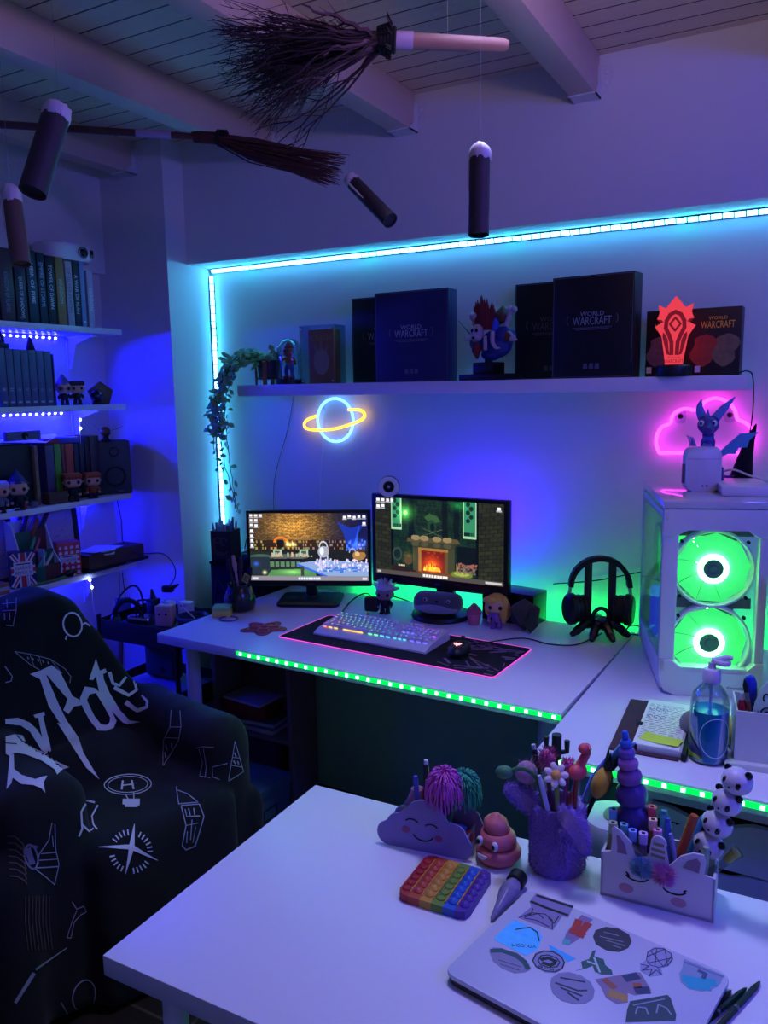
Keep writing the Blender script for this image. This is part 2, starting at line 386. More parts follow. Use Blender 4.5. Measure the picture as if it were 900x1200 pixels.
# ---- hanging ivy in a pot on wooden legs
pl = thing('ivy_plant', 'trailing ivy in a dark pot, hanging over the left end of the wall shelf', 'plant', (-2.05, 2.74, ZT))
MB().lathe([(.036, .028), (.047, .032), (.05, .10), (.045, .102), (.043, .09), (0, .088)], 24).build('pot', mat('slate_pot', '3c3e48', .6), pl)
m = MB()
for k in range(4):
    a = R(20+90*k); m.box((0, 0, .052), (.018, .007, .104), .002, RZ(a) @ T(0, -.054, 0))
for k in range(4): m.box((0, -.027, .026), (.008, .054, .008), 0, RZ(R(20+90*k)))
m.build('pot_stand', mat('stand_wood', '8c5a44', .5), pl)
def leaf(m, p, dirv, nv, L):
    d = Vector(dirv).normalized(); s_ = d.cross(Vector(nv)); s_ = s_.normalized() if s_.length > 1e-4 else d.orthogonal().normalized(); n = s_.cross(d)
    p = Vector(p); w = L*.33
    q = [p, p+d*L*.3+s_*w*.8-n*L*.05, p+d*L*.62+s_*w-n*L*.02, p+d*L-n*L*.12, p+d*L*.62-s_*w-n*L*.02, p+d*L*.3-s_*w*.8-n*L*.05, p+d*L*.32+n*L*.06, p+d*L*.66+n*L*.05]
    m.add(q, [(0,6,1), (1,6,7,2), (2,7,3), (3,7,4), (4,7,6,5), (5,6,0)])
rv = random.Random(3)
lf, st = MB(), MB()
vines = [[(.02, .0, .09), (-.05, -.06, .13), (-.11, -.13, .08), (-.13, -.165, -.05), (-.135, -.17, -.2), (-.13, -.17, -.36)],
         [(.0, -.01, .09), (-.07, -.05, .12), (-.13, -.11, .05), (-.155, -.15, -.10), (-.15, -.15, -.25), (-.10, -.15, -.42), (-.075, -.15, -.52)],
         [(.0, -.02, .09), (-.06, -.10, .10), (-.09, -.15, .0), (-.11, -.16, -.13), (-.10, -.16, -.27), (-.08, -.16, -.43), (-.075, -.16, -.50)],
         [(.0, .0, .09), (-.05, -.04, .14), (-.12, -.08, .10), (-.165, -.11, -.02), (-.18, -.12, -.14), (-.17, -.13, -.22)],
         [(-.02, -.02, .09), (-.06, -.09, .12), (-.12, -.15, .02), (-.15, -.17, -.12), (-.13, -.17, -.22)],
         [(.0, -.02, .09), (.03, -.03, .13), (.06, -.03, .12)], [(.01, .0, .09), (-.05, .0, .13), (-.14, -.02, .12), (-.2, -.04, .11)],
         [(-.02, -.02, .09), (-.09, -.12, .09), (-.145, -.16, -.03), (-.17, -.17, -.15), (-.165, -.17, -.28)]]
for V in vines:
    P = spline(V, 8); st.tube([p+Vector((rv.uniform(-.004, .004), rv.uniform(-.004, .004), 0)) for p in P], .0016, 5)
    for i, p in enumerate(P[2:]):
        dens = (3 if i % 2 else 2) if p.z > -.2 else (1 if i % 2 else 0)
        for k in range(dens):
            dv = Vector((rv.uniform(-1, 1), rv.uniform(-1, .5), rv.uniform(-.9, .5)))
            leaf(lf, p+Vector((rv.uniform(-.014, .014), rv.uniform(-.012, .012), rv.uniform(-.012, .012))), dv, (rv.uniform(-.3, .3), -1, .6), rv.uniform(.022, .036))
for k in range(36):
    a = rv.uniform(0, 2*PI); r_ = rv.uniform(.0, .05)
    leaf(lf, (r_*math.cos(a), r_*math.sin(a), .095+rv.uniform(0, .035)), (math.cos(a), math.sin(a), rv.uniform(-.4, .7)), (0, -.4, 1), rv.uniform(.024, .036))
st.build('stem', M_STEM, pl); o = lf.build('foliage', M_LEAF, pl)
# ---- glass dome with a small figure
dm = thing('glass_dome', 'clear glass bell dome on a black base on the shelf', 'display dome', (-1.935, 2.73, ZT))
MB().lathe([(.062, 0), (.062, .018), (.058, .022), (.0, .022)], 32).build('base', M_BLACK, dm)
pr = [(.052, .0225), (.052, .13)]+[(.052*math.cos(R(a)), .13+.058*math.sin(R(a))) for a in range(10, 91, 10)]
pr2 = [(max(r-.0022, 0), z-.002 if i > 1 else z) for i, (r, z) in enumerate(pr)][::-1]
pr[-1] = (1e-7, pr[-1][1]); pr2[0] = (1e-7, pr2[0][1])
MB().lathe(pr+pr2, 36, cap=False).build('dome', M_GLASS, dm)
fg = thing('toy_figurine', 'small orange and blue toy figure standing inside the glass dome', 'figurine', (-1.935, 2.73, ZT+.0225))
mo = mat('toy_orange', 'c8642a', .5); mb_ = mat('toy_blue', '2c4a9c', .5); mr = mat('toy_red', 'b03040', .5)
m = MB()
for sg in (-1, 1): m.ball((sg*.014, -.006, .006), (.011, .02, .008), 12)
m.build('shoe', mr, fg)
m = MB()
for sg in (-1, 1): m.tube([(sg*.014, 0, .01), (sg*.015, -.004, .03), (sg*.01, 0, .05)], [.008, .009, .012], 10)
m.ball((0, 0, .052), (.02, .016, .014)); m.build('trousers', mb_, fg)
m = MB().ball((0, 0, .074), (.018, .015, .022)).ball((0, -.004, .108), (.022, .02, .022)).tube([(-.016, 0, .085), (-.034, -.01, .075), (-.03, -.02, .1)], [.007, .006, .008], 8).tube([(.016, 0, .085), (.034, -.01, .07), (.04, -.02, .06)], [.007, .006, .008], 8)
m.build('body', mo, fg)
MB().ball((-.008, -.022, .113), .005, 8).ball((.008, -.022, .113), .005, 8).build('eye', M_EYE, fg)
MB().lathe([(.0155, .118), (.02, .127), (.006, .15), (0, .152)], 14).build('hair', mr, fg)
# ---- boxed game inside an acrylic case
M_ACR = thin('clear_acrylic', 'ecf4f8', 1.4)
ac = thing('acrylic_case', 'clear acrylic display case round the orange game box', 'display case', (-1.765, 2.72, ZT))
w_, d_, h_, t_ = .165, .075, .225, .004
for c, d in (((0, -d_/2, h_/2), (w_, t_, h_)), ((0, d_/2, h_/2), (w_, t_, h_)), ((-w_/2, 0, h_/2), (t_, d_, h_)), ((w_/2, 0, h_/2), (t_, d_, h_)), ((0, 0, h_), (w_+t_, d_+t_, t_))):
    MB().box(c, d).build('panel', M_ACR, ac)
for x in (-1, 1):
    for z in (.012, .213): MB().cyl((x*.071, -d_/2-.006, z), (x*.071, -d_/2+.002, z), .004, n=10).build('screw', M_CHROME, ac)
M_GOLD = mat('gold_print', 'f4c038', .45); M_LETW = mat('white_print', 'd8dce4', .5)
gb = thing('game_box', 'orange brown game box with gold lettering inside the acrylic case', 'game box', (-1.76, 2.725, ZT+.001))
MB().box((0, 0, .105), (.118, .05, .21), .001).build('box', mat('orange_brown_card', 'e89450', .5, noise='c87840', scale=14), gb)
lettering('CRASH', M_GOLD, gb, T(0, -.0256, .178) @ FRONT, h=.026, w=.095)
m = MB(); m.prism(arc(0, .085, .036, .05, n=20)[:-1], 0, .0006, T(0, -.0253, 0) @ FRONT); m.build('printed_art', mat('art_orange', 'f4c088', .5), gb)
m = MB(); FM = T(0, -.0258, 0) @ FRONT
for dx, c in ((-.02, .03), (0, .045), (.02, .03)): m.prism([(dx-.006, .125), (dx+.006, .125), (dx*1.6+.004, .125+c), (dx*1.6-.004, .125+c*.8)], 0, .0006, FM)
m.build('printed_art', mat('art_pale', 'd8b46a', .5), gb)
# ---- dark collector boxes
M_NAVY = mat('navy_box_card', '141824', .45, noise='0b0d14', scale=7); M_INDIGO = mat('indigo_box_card', '2a2c6c', .4, noise='12142c', scale=5)
M_INK = mat('black_box_card', '0b0c12', .4, noise='15161f', scale=6); M_SILV = mat('silver_print', '9aa0b0', .4, .3); M_DIM = mat('grey_print', '5a5e6c', .45)
def wbox(label, loc, rz, w, d, h, mt, ink, tz, tw, small=True):
    r = thing('collector_box', label, 'game box', loc, R(rz), 'collector boxes on the shelf')
    MB().box((0, d/2, h/2), (w, d, h), .0015).build('box', mt, r)
    m = MB(); fm = T(0, 0, 0) @ FRONT
    for x0, x1, z0, z1 in ((-w/2+.004, w/2-.004, .004, .0055), (-w/2+.004, w/2-.004, h-.0055, h-.004), (-w/2+.004, -w/2+.0055, .004, h-.004), (w/2-.0055, w/2-.004, .004, h-.004)):
        m.prism([(x0, z0), (x1, z0), (x1, z1), (x0, z1)], 0, .0005, fm)
    m.build('border_print', M_DIM, r)
    lettering('WORLD', ink, r, T(0, -.0002, tz+tw*.17) @ FRONT, h=tw*.11, w=tw*.62)
    lettering('WARCRAFT', ink, r, T(0, -.0002, tz) @ FRONT, h=tw*.19, w=tw)
    m = MB(); strokes(m, [arc(0, tz+.004, tw*.66, tw*.3, 200, 160, 12), arc(0, tz+.004, tw*.66, tw*.3, -20, 20, 12), [(-tw*.5, tz-tw*.17), (tw*.5, tz-tw*.17)], [(-tw*.42, tz-tw*.21), (tw*.42, tz-tw*.21)]], .003, .0005, fm)
    m.build('emblem_print', M_DIM, r)
    if small:
        for x in (-.02, .0, .02): MB().prism([(x-.008, .03), (x+.008, .03), (x+.006, .048), (x-.006, .048)], 0, .0005, fm).build('seal_print', M_DIM, r)
    return r
wbox('dark green-black collector box half hidden behind the indigo one', (-1.525, 2.79, ZT), 0, .29, .06, .33, M_NAVY, M_SILV, .18, .145)
wbox('indigo collector box with silver title, left of the bust', (-1.345, 2.665, ZT), 0, .30, .075, .327, M_INDIGO, M_SILV, .175, .135)
wbox('dark collector box half hidden behind the largest one', (-.86, 2.80, ZT), 0, .27, .06, .335, M_NAVY, M_DIM, .185, .14)
wbox('largest black collector box with silver title in front, right of the bust', (-.685, 2.665, ZT), -6, .275, .075, .33, M_INK, M_SILV, .185, .13)
wb = thing('collector_box', 'low wide game box with red pictures behind the glowing red emblem', 'game box', (-.385, 2.735, ZT), R(-3), 'collector boxes on the shelf')
MB().box((0, .03, .105), (.285, .06, .21), .0015).build('box', mat('brown_box_card', '2a1614', .45, noise='140c10', scale=8), wb)
lettering('WARCRAFT', M_GOLD, wb, T(.075, -.0002, .158) @ FRONT, h=.022, w=.10); lettering('WORLD', M_GOLD, wb, T(.075, -.0002, .178) @ FRONT, h=.010, w=.055)
lettering('WARCRAFT', M_GOLD, wb, T(-.065, -.0002, .158) @ FRONT, h=.022, w=.10)
for x, c, n in ((-.1, '8a7490', '4a3c58'), (.035, 'b84a34', '7a2c20'), (.1, '9a8460', '544a34')):
    m = MB(); m.prism([(x+.036*math.cos(R(a))*(1+.25*math.sin(a*3)), .085+.05*math.sin(R(a))*(1+.2*math.cos(a*5))) for a in range(0, 360, 15)], 0, .0005, FRONT)
    m.build('printed_art', mat('art_'+c, c, .5, noise=n, scale=50), wb)
for x in (-.13, .02): MB().prism([(x-.008, .012), (x+.008, .012), (x+.008, .032), (x-.008, .032)], 0, .0006, FRONT).build('rating_print', M_LETW, wb)
# ---- painted bust of a masked trader on a black stand
bu = thing('bust_figurine', 'painted fantasy bust with a tall red crest and bones on a black stand', 'figurine', (-1.045, 2.70, ZT), R(-12))
m = MB().box((.0, 0, .011), (.20, .12, .022), .003).box((-.012, 0, .042), (.086, .075, .042), .003).cyl((-.012, 0, .06), (-.012, 0, .085), .014)
m.build('stand', M_BLACK, bu)
mbl = mat('bust_blue', '24327c', .5); mwh = mat('bone_white', 'b0a0a4', .5); mrd = mat('crest_red', '8c1f24', .55, noise='5a1418', scale=40); mbr = mat('bust_brown', '5a3424', .6); mtl = mat('bust_teal', '2a6a70', .5)
m = MB().ball((.015, .005, .125), (.062, .045, .05)).ball((.0, .0, .09), (.04, .03, .022)).ball((.05, .0, .15), (.045, .035, .035)); m.build('body', mbl, bu)
m = MB().ball((-.037, -.035, .165), (.023, .022, .03)).ball((-.037, -.046, .148), (.017, .016, .016)); m.build('mask', mwh, bu)
MB().ball((-.046, -.054, .172), (.006, .005, .007), 8).ball((-.028, -.054, .172), (.006, .005, .007), 8).ball((-.037, -.06, .147), (.007, .004, .005), 8).build('eye', M_EYE, bu)
for sg in (-1, 1): MB().tube(spline([(-.037+sg*.012, -.055, .146), (-.037+sg*.03, -.066, .140), (-.037+sg*.034, -.062, .155)], 4), [.005]*5+[.004, .003, .002, .001], 8).build('tusk', mwh, bu)
rb = random.Random(5)
for k in range(13):
    t = k/12; x = -.062+.075*t; top = .20+.075*math.sin(PI*(.25+.6*t))+rb.uniform(-.012, .012)
    MB().lathe([(.008, 0), (.010, .3), (.007, .75), (.001, 1)], 7, T(x*.75-.005, -.012+.012*rb.random(), .175) @ RY(R(-14+26*t)) @ SC(1, 1, top-.165)).build('crest_spike', mrd, bu)
MB().tube([(-.033, -.04, .125), (-.035, -.045, .10), (-.033, -.04, .075)], [.02, .016, .004], 10).build('beard', mrd, bu)
MB().ball((-.073, .0, .225), .018).box((-.073, 0, .202), (.016, .014, .014), .004).build('skull', mwh, bu)
MB().tube([(-.075, 0, .2), (-.07, 0, .14), (-.05, 0, .1)], .004, 6).build('skull_pole', mbr, bu)
MB().lathe([(0, 0), (.022, .015), (.026, .035), (.012, .055), (.002, .065)], 12, T(.03, .005, .19) @ RY(R(12))).build('gourd', mbr, bu)
MB().tube([(.052, 0, .17), (.078, 0, .235)], [.008, .009], 8).ball((.072, 0, .242), .012, 10).ball((.090, 0, .238), .012, 10).build('bone', mwh, bu)
MB().lathe([(.020, 0), (.019, .03), (.011, .055), (0, .072)], 10, T(.048, -.015, .160) @ RY(R(112)) @ SC(1, .7, 1)).build('horn_helmet', mwh, bu)
MB().lathe([(.0205, .004), (.0195, .028), (.014, .045)], 10, T(.048, -.017, .157) @ RY(R(112)) @ SC(1, .7, 1), cap=False).build('helmet_band', mbr, bu)
MB().tube(spline([(.03, -.04, .165), (.036, -.05, .13), (.05, -.05, .11), (.065, -.045, .108)], 4), [.0075]*8+[.006, .005, .004, .002, .001], 8).build('horn', mwh, bu)
MB().tube(spline([(.005, -.05, .15), (.01, -.055, .125), (.006, -.05, .105)], 4), [.007]*9, 8).build('finger_charm', mwh, bu)
MB().ball((-.075, .02, .135), (.03, .02, .03)).tube([(-.085, -.01, .165), (-.13, -.02, .215)], [.003, .001], 5).build('staff', mtl, bu)
MB().lathe([(.016, 0), (.012, .03), (0, .06)], 8, T(.022, -.01, .17) @ RY(R(6))).build('blue_plume', mat('plume_blue', '3050c0', .5), bu)
# ---- glowing red emblem lamp
el = thing('emblem_lamp', 'glowing red acrylic emblem lamp on a black base at the right of the shelf', 'lamp', (-.425, 2.66, ZT), R(4))
MB().lathe([(.054, 0), (.056, .004), (.054, .03), (.048, .036), (0, .036)], 32).build('base', M_BLACK, el)
M_RED = glow('red_acrylic', (1, .03, .05), .16, '301014'); M_REDB = glow('red_acrylic_lit', (1, .06, .085), .8, '501014')
half = [(0, 267), (22, 246), (44, 222), (62, 228), (80, 236), (72, 206), (78, 190), (84, 180), (60, 168), (74, 160), (92, 152), (74, 130), (60, 112), (54, 80), (46, 40), (40, 0)]
K = .00079
def hz(pts): return [(x*K*.82, y*K) for x, y in pts]
poly = hz(half+[(-x, y) for x, y in half[::-1] if x])
fm = T(0, .002, .034) @ FRONT
MB().prism(poly, 0, .004, fm).build('acrylic_panel', M_REDB, el)
f2 = T(0, -.0022, .034) @ FRONT
def dark(polys=(), lines=()):
    m = MB()
    for p_ in polys: m.prism(hz(p_), 0, .0006, f2)
    for L_, w_ in lines: strokes(m, [hz(L_)], w_*K, .0006, f2)
    m.build('dark_engraving', M_RED, el)
dark(lines=[([(-12, 44), (-14, 90), (-26, 118), (-42, 145), (-40, 172), (-24, 196), (0, 206), (24, 196), (40, 172), (42, 145), (26, 118), (14, 90), (12, 44)], 15)])
dark(lines=[([(0, 184), (24, 160), (0, 134), (-24, 160), (0, 184)], 8)])
for sg in (-1, 1):
    dark([[(sg*x, y) for x, y in ((54, 130), (40, 118), (30, 96), (26, 62), (20, 40), (34, 44), (46, 80), (56, 112))]])
    dark([[(sg*x, y) for x, y in ((84, 180), (64, 178), (52, 168), (66, 165))]])
lettering('WORLD OF', M_RED, el, T(0, -.0022, .034+.024) @ FRONT, h=.006, w=.036)
lettering('WARCRAFT', M_RED, el, T(0, -.0022, .034+.013) @ FRONT, h=.011, w=.056)
# ---- power cord at the right end of the shelf and wall cord under its left end
solo(MB().tube(spline([(-.24, 2.70, ZT+.008), (-.217, 2.72, ZT+.012), (-.203, 2.74, ZT-.01), (-.2, 2.76, 1.5), (-.215, 2.80, 1.38), (-.235, 2.84, 1.30)], 6), .0022, 6), 'wall_cable', M_RUBBER, 'thin black cord hanging down from the right end of the shelf', 'cord')
solo(MB().tube(spline([(-2.02, 2.874, 1.569), (-2.06, 2.876, 1.42), (-2.14, 2.876, 1.2), (-2.15, 2.876, 1.0), (-2.15, 2.876, .75)], 6), .0018, 6), 'wall_cable', mat('grey_cord', '5a5c6c', .5), 'thin grey cord running down the wall below the ivy', 'cord')
# ---- neon signs on the wall
N_BLUE = glow('neon_blue', (.10, .36, 1), 5); N_YEL = glow('neon_yellow', (1, .55, .03), 3.2); N_PINK = glow('neon_pink', (1, .035, .85), 6)
sat = thing('neon_sign', 'blue and yellow ringed planet neon sign on the wall above the left monitor', 'neon sign', (-1.803, 2.872, 1.464))
MB().tube([(.088*math.cos(R(a)), -.012, .09*math.sin(R(a))) for a in range(0, 360, 12)], .0055, 10, closed=True).build('planet_tube', N_BLUE, sat)
pts = [(520, 162), (480, 178), (467, 198), (480, 215), (530, 222), (600, 218), (670, 200), (715, 180), (722, 158), (700, 142), (655, 140)]
P = [at_y(230+x/3.6, 440+y/3.6, 2.85)-Vector((-1.803, 2.872, 1.464)) for x, y in pts]
MB().tube(spline(P, 5), .0058, 10).build('ring_tube', N_YEL, sat)
m = MB()
for x, z in ((-.06, .05), (.06, -.05)): m.cyl((x, 0, z), (x, -.012, z), .006, n=8)
m.build('mount', M_GLASS, sat)
MB().tube(spline([(-.07, .004, .0), (-.08, .004, -.15), (-.095, .004, -.3), (-.095, .004, -.6)], 5), .0014, 6).build('cord', M_WPLAST, sat)
cl = thing('neon_sign', 'pink cloud neon sign on the wall behind the computer case', 'neon sign', (-.355, 2.872, 1.36))
pts = [(95, 520), (74, 450), (85, 380), (120, 325), (182, 298), (202, 245), (250, 205), (310, 193), (365, 205)]
pts2 = [(415, 195), (450, 145), (520, 120), (590, 135), (640, 170), (675, 220), (692, 282), (740, 308), (790, 352), (808, 410), (800, 470), (780, 530)]
O = Vector((-.355, 2.872, 1.36))
c1 = [at_y(760+x/6.4286, 460+y/6.4286, 2.855)-O for x, y in pts]; c2 = [at_y(760+x/6.4286, 460+y/6.4286, 2.855)-O for x, y in pts2]
MB().tube(spline(c1, 5), .006, 10).build('cloud_tube', N_PINK, cl)
MB().tube(spline([c1[-1], (c1[-1]+c2[0])/2, c2[0]], 2), .006, 10).build('cloud_tube', N_PINK, cl)
MB().tube(spline(c2, 5), .006, 10).build('cloud_tube', N_PINK, cl)
MB().tube([c2[-1]+Vector((-.01, 0, -.004)), c1[0]], .006, 10).build('cloud_tube', N_PINK, cl)
for x, y in ((263, 248), (635, 250)):
    p = at_y(760+x/6.4286, 460+y/6.4286, 2.866)-O
    tb_ = MB().rbox((0, 0, 0), (.034, .05, .003), .012, 0, T(*p) @ FRONT).build('mounting_tab', M_ACR, cl)
    MB().lathe([(.009, 0), (.009, .003), (.006, .006), (0, .006)], 14, T(p.x, p.y-.001, p.z) @ FRONT).build('screw', M_BLACK, tb_)
# ================================================================ pictures shown on screens: small pixel canvases turned into flat coloured meshes
class Canvas:
    def __init__(s, w, h, f): s.w, s.h = w, h; s.p = [[f((x+.5)/w, (y+.5)/h) for x in range(w)] for y in range(h)]
    def each(s, x0, y0, x1, y1, fn):
        for y in range(max(0, int(y0*s.h)), min(s.h, int(math.ceil(y1*s.h)))):
            for x in range(max(0, int(x0*s.w)), min(s.w, int(math.ceil(x1*s.w)))):
                u, v = (x+.5)/s.w, (y+.5)/s.h
                c = fn(u, v, s.p[y][x])
                if c is not None: s.p[y][x] = c
    def rect(s, x0, y0, x1, y1, c, a=1): s.each(x0, y0, x1, y1, lambda u, v, p: mixc(p, c, a))
    def ell(s, cx, cy, rx, ry, c, a=1): s.each(cx-rx, cy-ry, cx+rx, cy+ry, lambda u, v, p: mixc(p, c, a) if ((u-cx)/rx)**2+((v-cy)/ry)**2 <= 1 else None)
    def ring(s, cx, cy, rx, ry, t, c, top=False): s.each(cx-rx, cy-ry, cx+rx, cy if top else cy+ry, lambda u, v, p: c if (1-t)**2 <= ((u-cx)/rx)**2+((v-cy)/ry)**2 <= 1 else None)
    def glowb(s, cx, cy, rx, ry, c, k=1):
        def fn(u, v, p):
            d = 1-math.sqrt(((u-cx)/rx)**2+((v-cy)/ry)**2)
            return tuple(min(1, p[i]+c[i]*k*d*d) for i in range(3)) if d > 0 else None
        s.each(cx-rx, cy-ry, cx+rx, cy+ry, fn)
    def poly(s, pts, c, a=1):
        xs = [p[0] for p in pts]; ys = [p[1] for p in pts]; n = len(pts)
        def fn(u, v, p):
            ins = False; j = n-1
            for i in range(n):
                (xi, yi), (xj, yj) = pts[i], pts[j]
                if (yi > v) != (yj > v) and u < (xj-xi)*(v-yi)/(yj-yi)+xi: ins = not ins
                j = i
            return mixc(p, c, a) if ins else None
        s.each(min(xs), min(ys), max(xs), max(ys), fn)
    def build(s, name, parent, w, h, M, strength=1):
        vs = []; fs = []; nx = s.w+1
        for y in range(s.h+1):
            for x in range(nx): vs.append((-w/2+w*x/s.w, h/2-h*y/s.h, 0))
        for y in range(s.h):
            for x in range(s.w): a = y*nx+x; fs.append((a+nx, a+nx+1, a+1, a))
        me = bpy.data.meshes.new(name); me.from_pydata(vs, [], fs)
        at = me.color_attributes.new('picture', 'FLOAT_COLOR', 'CORNER'); buf = []
        for row in s.p:
            for c in row: buf += list(srgb([min(1, max(0, v)) for v in c]))*4
        at.data.foreach_set('color', buf)
        mt = bpy.data.materials.get('screen_picture')
        if not mt:
            mt = bpy.data.materials.new('screen_picture'); mt.use_nodes = True; nt = mt.node_tree; b = nt.nodes['Principled BSDF']
            a = nt.nodes.new('ShaderNodeAttribute'); a.attribute_name = 'picture'; nt.links.new(a.outputs['Color'], b.inputs['Emission Color'])
            b.inputs['Emission Strength'].default_value = strength; b.inputs['Base Color'].default_value = (.01, .01, .01, 1); b.inputs['Roughness'].default_value = .35
        me.materials.append(mt)
        o = bpy.data.objects.new(name, me); COL.objects.link(o); o.parent = parent; o.matrix_local = M; return o
def mixc(p, c, a): return c if a == 1 else tuple(p[i]+(c[i]-p[i])*a for i in range(3))
def clay(h): return tuple(int(h[i:i+2], 16)/255 for i in (0, 2, 4))
rc = random.Random(11)
def bricks(u, v, bw, bh, j=.12):
    r = int(v/bh); x = u/bw+(r % 2)*.5; e = (x % 1 < .12) or (v/bh % 1 < .16)
    k = math.sin(int(x)*12.9898+r*78.233)*43758.5453; k -= math.floor(k)
    return .55 if e else 1-j+2*j*k
# ---- left screen: a vaulted stone classroom with cauldrons, golden on the left and blue on the right
def bg1(u, v):
    g = math.exp(-((u-.38)/.28)**2-((v-.2)/.38)**2); b = max(0, u-.6)/.4
    k = bricks(u, v-.25*(u-.4)**2, .022, .024, .22)
    c = (.20+.52*g, .16+.36*g, .12+.11*g); c = tuple(x*k for x in c)
    return (c[0]*(1-.62*b), c[1]*(1-.45*b), c[2]*(1-b)+.30*b)
c1 = Canvas(256, 144, bg1)
c1.rect(0, .40, 1, .56, (.13, .09, .07), .8)
for i in range(100):
    u = .03+.94*rc.random(); v = rc.choice((.425, .47, .52)); w = .75-.5*u
    c1.rect(u, v-.018, u+.007, v+.012, (.35+.5*w*rc.random()+.1, .3+.35*w, .2+.45*u*rc.random()))
c1.ring(.265, .43, .062, .09, .32, (.85, .45, .16), True); c1.ell(.265, .45, .035, .06, (.08, .06, .05))
c1.poly([(.74, .12), (.80, .3), (.84, .68), (.88, .68), (.92, .3), (.97, .16), (.86, .22)], (.10, .22, .75), .75); c1.poly([(.93, .18), (.90, .35), (.86, .6), (.9, .62)], (.2, .42, 1), .6)
c1.glowb(.93, .46, .12, .14, (.1, .3, 1), 1.0)
for i in range(26): u = .80+.19*rc.random(); v = .38+.2*rc.random(); c1.rect(u, v, u+.008, v+.03, (.3, .5, 1), .8)
c1.rect(0, .56, 1, .93, (.10, .11, .10), 1); c1.poly([(0, .56), (.42, .58), (.5, .93), (0, .93)], (.13, .16, .13))
c1.ell(.09, .65, .10, .045, (.26, .36, .31)); c1.rect(.0, .65, .17, .9, (.13, .18, .22)); c1.glowb(.05, .75, .05, .07, (.1, .25, .8))
c1.ell(.33, .645, .17, .04, (.34, .37, .32)); c1.ell(.33, .70, .17, .03, (.08, .08, .08))
for u, w in ((.235, .035), (.46, .035)): c1.rect(u-w, .535, u+w, .63, (.62, .74, .62)); c1.rect(u-w*.6, .56, u+w*.5, .61, (.25, .35, .3))
for i in range(24): u = .18+.34*rc.random(); c1.rect(u, .58+.05*rc.random(), u+.012, .64, (.55+.3*rc.random(), .65, .55))
for i in range(6): u = .17+.045*i; c1.rect(u, .72, u+.03, .79, (.35, .48, .36))
c1.poly([(.18, .84), (.55, .82), (.56, .93), (.14, .93)], (.30, .52, .28)); c1.glowb(.36, .87, .2, .08, (.3, .4, .2))
c1.poly([(.40, .74), (.62, .69), (1, .73), (1, .93), (.66, .93)], (.52, .62, .80)); c1.poly([(.40, .74), (.66, .93), (.62, .93), (.40, .78)], (.2, .4, .85))
c1.rect(.43, .79, .455, .93, (.24, .24, .22))
for i in range(80): u = .55+.44*rc.random(); v = .67+.16*rc.random(); c1.rect(u, v, u+.008, v+.03*rc.random()+.01, (.7+.3*rc.random(), .8, .95))
for i in range(20): u = .62+.3*rc.random(); v = .78+.08*rc.random(); c1.rect(u, v, u+.03, v+.018, (.25, .45, .8))
c1.ring(.625, .50, .038, .09, .25, (.75, .78, .85), True); c1.ell(.625, .57, .048, .085, (.62, .64, .70)); c1.ell(.612, .56, .018, .06, (.88, .9, .95)); c1.glowb(.625, .72, .04, .1, (.35, .2, 1))
for u in (.595, .655): c1.rect(u, .63, u+.008, .80, (.7, .74, .8))
c1.ell(.925, .62, .055, .075, (.62, .46, .25)); c1.ell(.925, .56, .055, .02, (.30, .2, .12)); c1.ell(.91, .60, .02, .035, (.85, .7, .45)); c1.ring(.87, .58, .03, .07, .3, (.6, .62, .7), True)
for u, g in ((.325, 1), (.372, 1)): c1.glowb(u, .46, .05, .08, (1, .85, .4), 1.2); c1.ell(u, .46, .013, .022, (1, .97, .75))
c1.glowb(.12, .88, .035, .06, (1, .9, .5), 1.2); c1.glowb(.36, .22, .35, .35, (.22, .14, .03), .6)
def icons(c, L):
    for u, v in L: c.rect(u-.011, v-.016, u+.011, v+.012, (.92, .92, .94)); c.rect(u-.016, v+.022, u+.016, v+.032, (.8, .8, .85), .8)
icons(c1, [(.02, .035), (.06, .035), (.10, .03), (.02, .105), (.06, .105), (.02, .175), (.06, .18), (.02, .255), (.02, .33), (.02, .40), (.02, .475), (.81, .06), (.85, .05), (.89, .06), (.93, .055), (.97, .055), (.97, .15)])
c1.rect(0, .935, 1, 1, (.52, .50, .54))
for i in range(9): c1.rect(.41+.021*i, .952, .424+.021*i, .982, (.85, .9, 1))
c1.rect(.015, .955, .06, .985, (.8, .8, .85)); c1.rect(.95, .955, .985, .985, (.8, .8, .85))
# ---- right screen: a dark green stone hall with banners and a lit fireplace
def bg2(u, v):
    if u < .135 or u > .815:
        k = bricks(u+(.02*v), v+(.25*(u-.9) if u > .8 else -.15*u), .06, .052, .18); return (.15*k, .16*k, .085*k)
    n = math.sin(u*91+math.sin(v*53)*3)*math.sin(v*77+math.sin(u*41)*3); n = .5+.5*n; d = math.exp(-((u-.45)/.3)**2)
    return (.05+.07*n*d, .09+.13*n, .07+.07*n)
c2 = Canvas(256, 144, bg2)
c2.rect(.13, 0, .145, .88, (.02, .04, .03)); c2.rect(.80, 0, .815, .9, (.02, .03, .02))
for u in (.30, .56, .65): c2.rect(u-.02, 0, u+.02, .5, (.03, .06, .05), .7)
def banner(x0, x1, y0, y1):
    c2.rect(x0, y0, x1, y1, (.62, .78, .62)); c2.rect(x0+.008, y0+.012, x1-.008, y1-.03, (.20, .52, .36))
    m_ = (x0+x1)/2
    for k in range(5): c2.ell(m_+(.012 if k % 2 else -.012), y0+.08+.05*k, .016, .03, (.06, .18, .14))
    for k in range(6): c2.rect(x0+.01+.012*k, y1-.07, x0+.016+.012*k, y1-.035, (.05, .15, .12))
banner(.135, .215, -.05, .40); banner(.70, .80, -.05, .45)
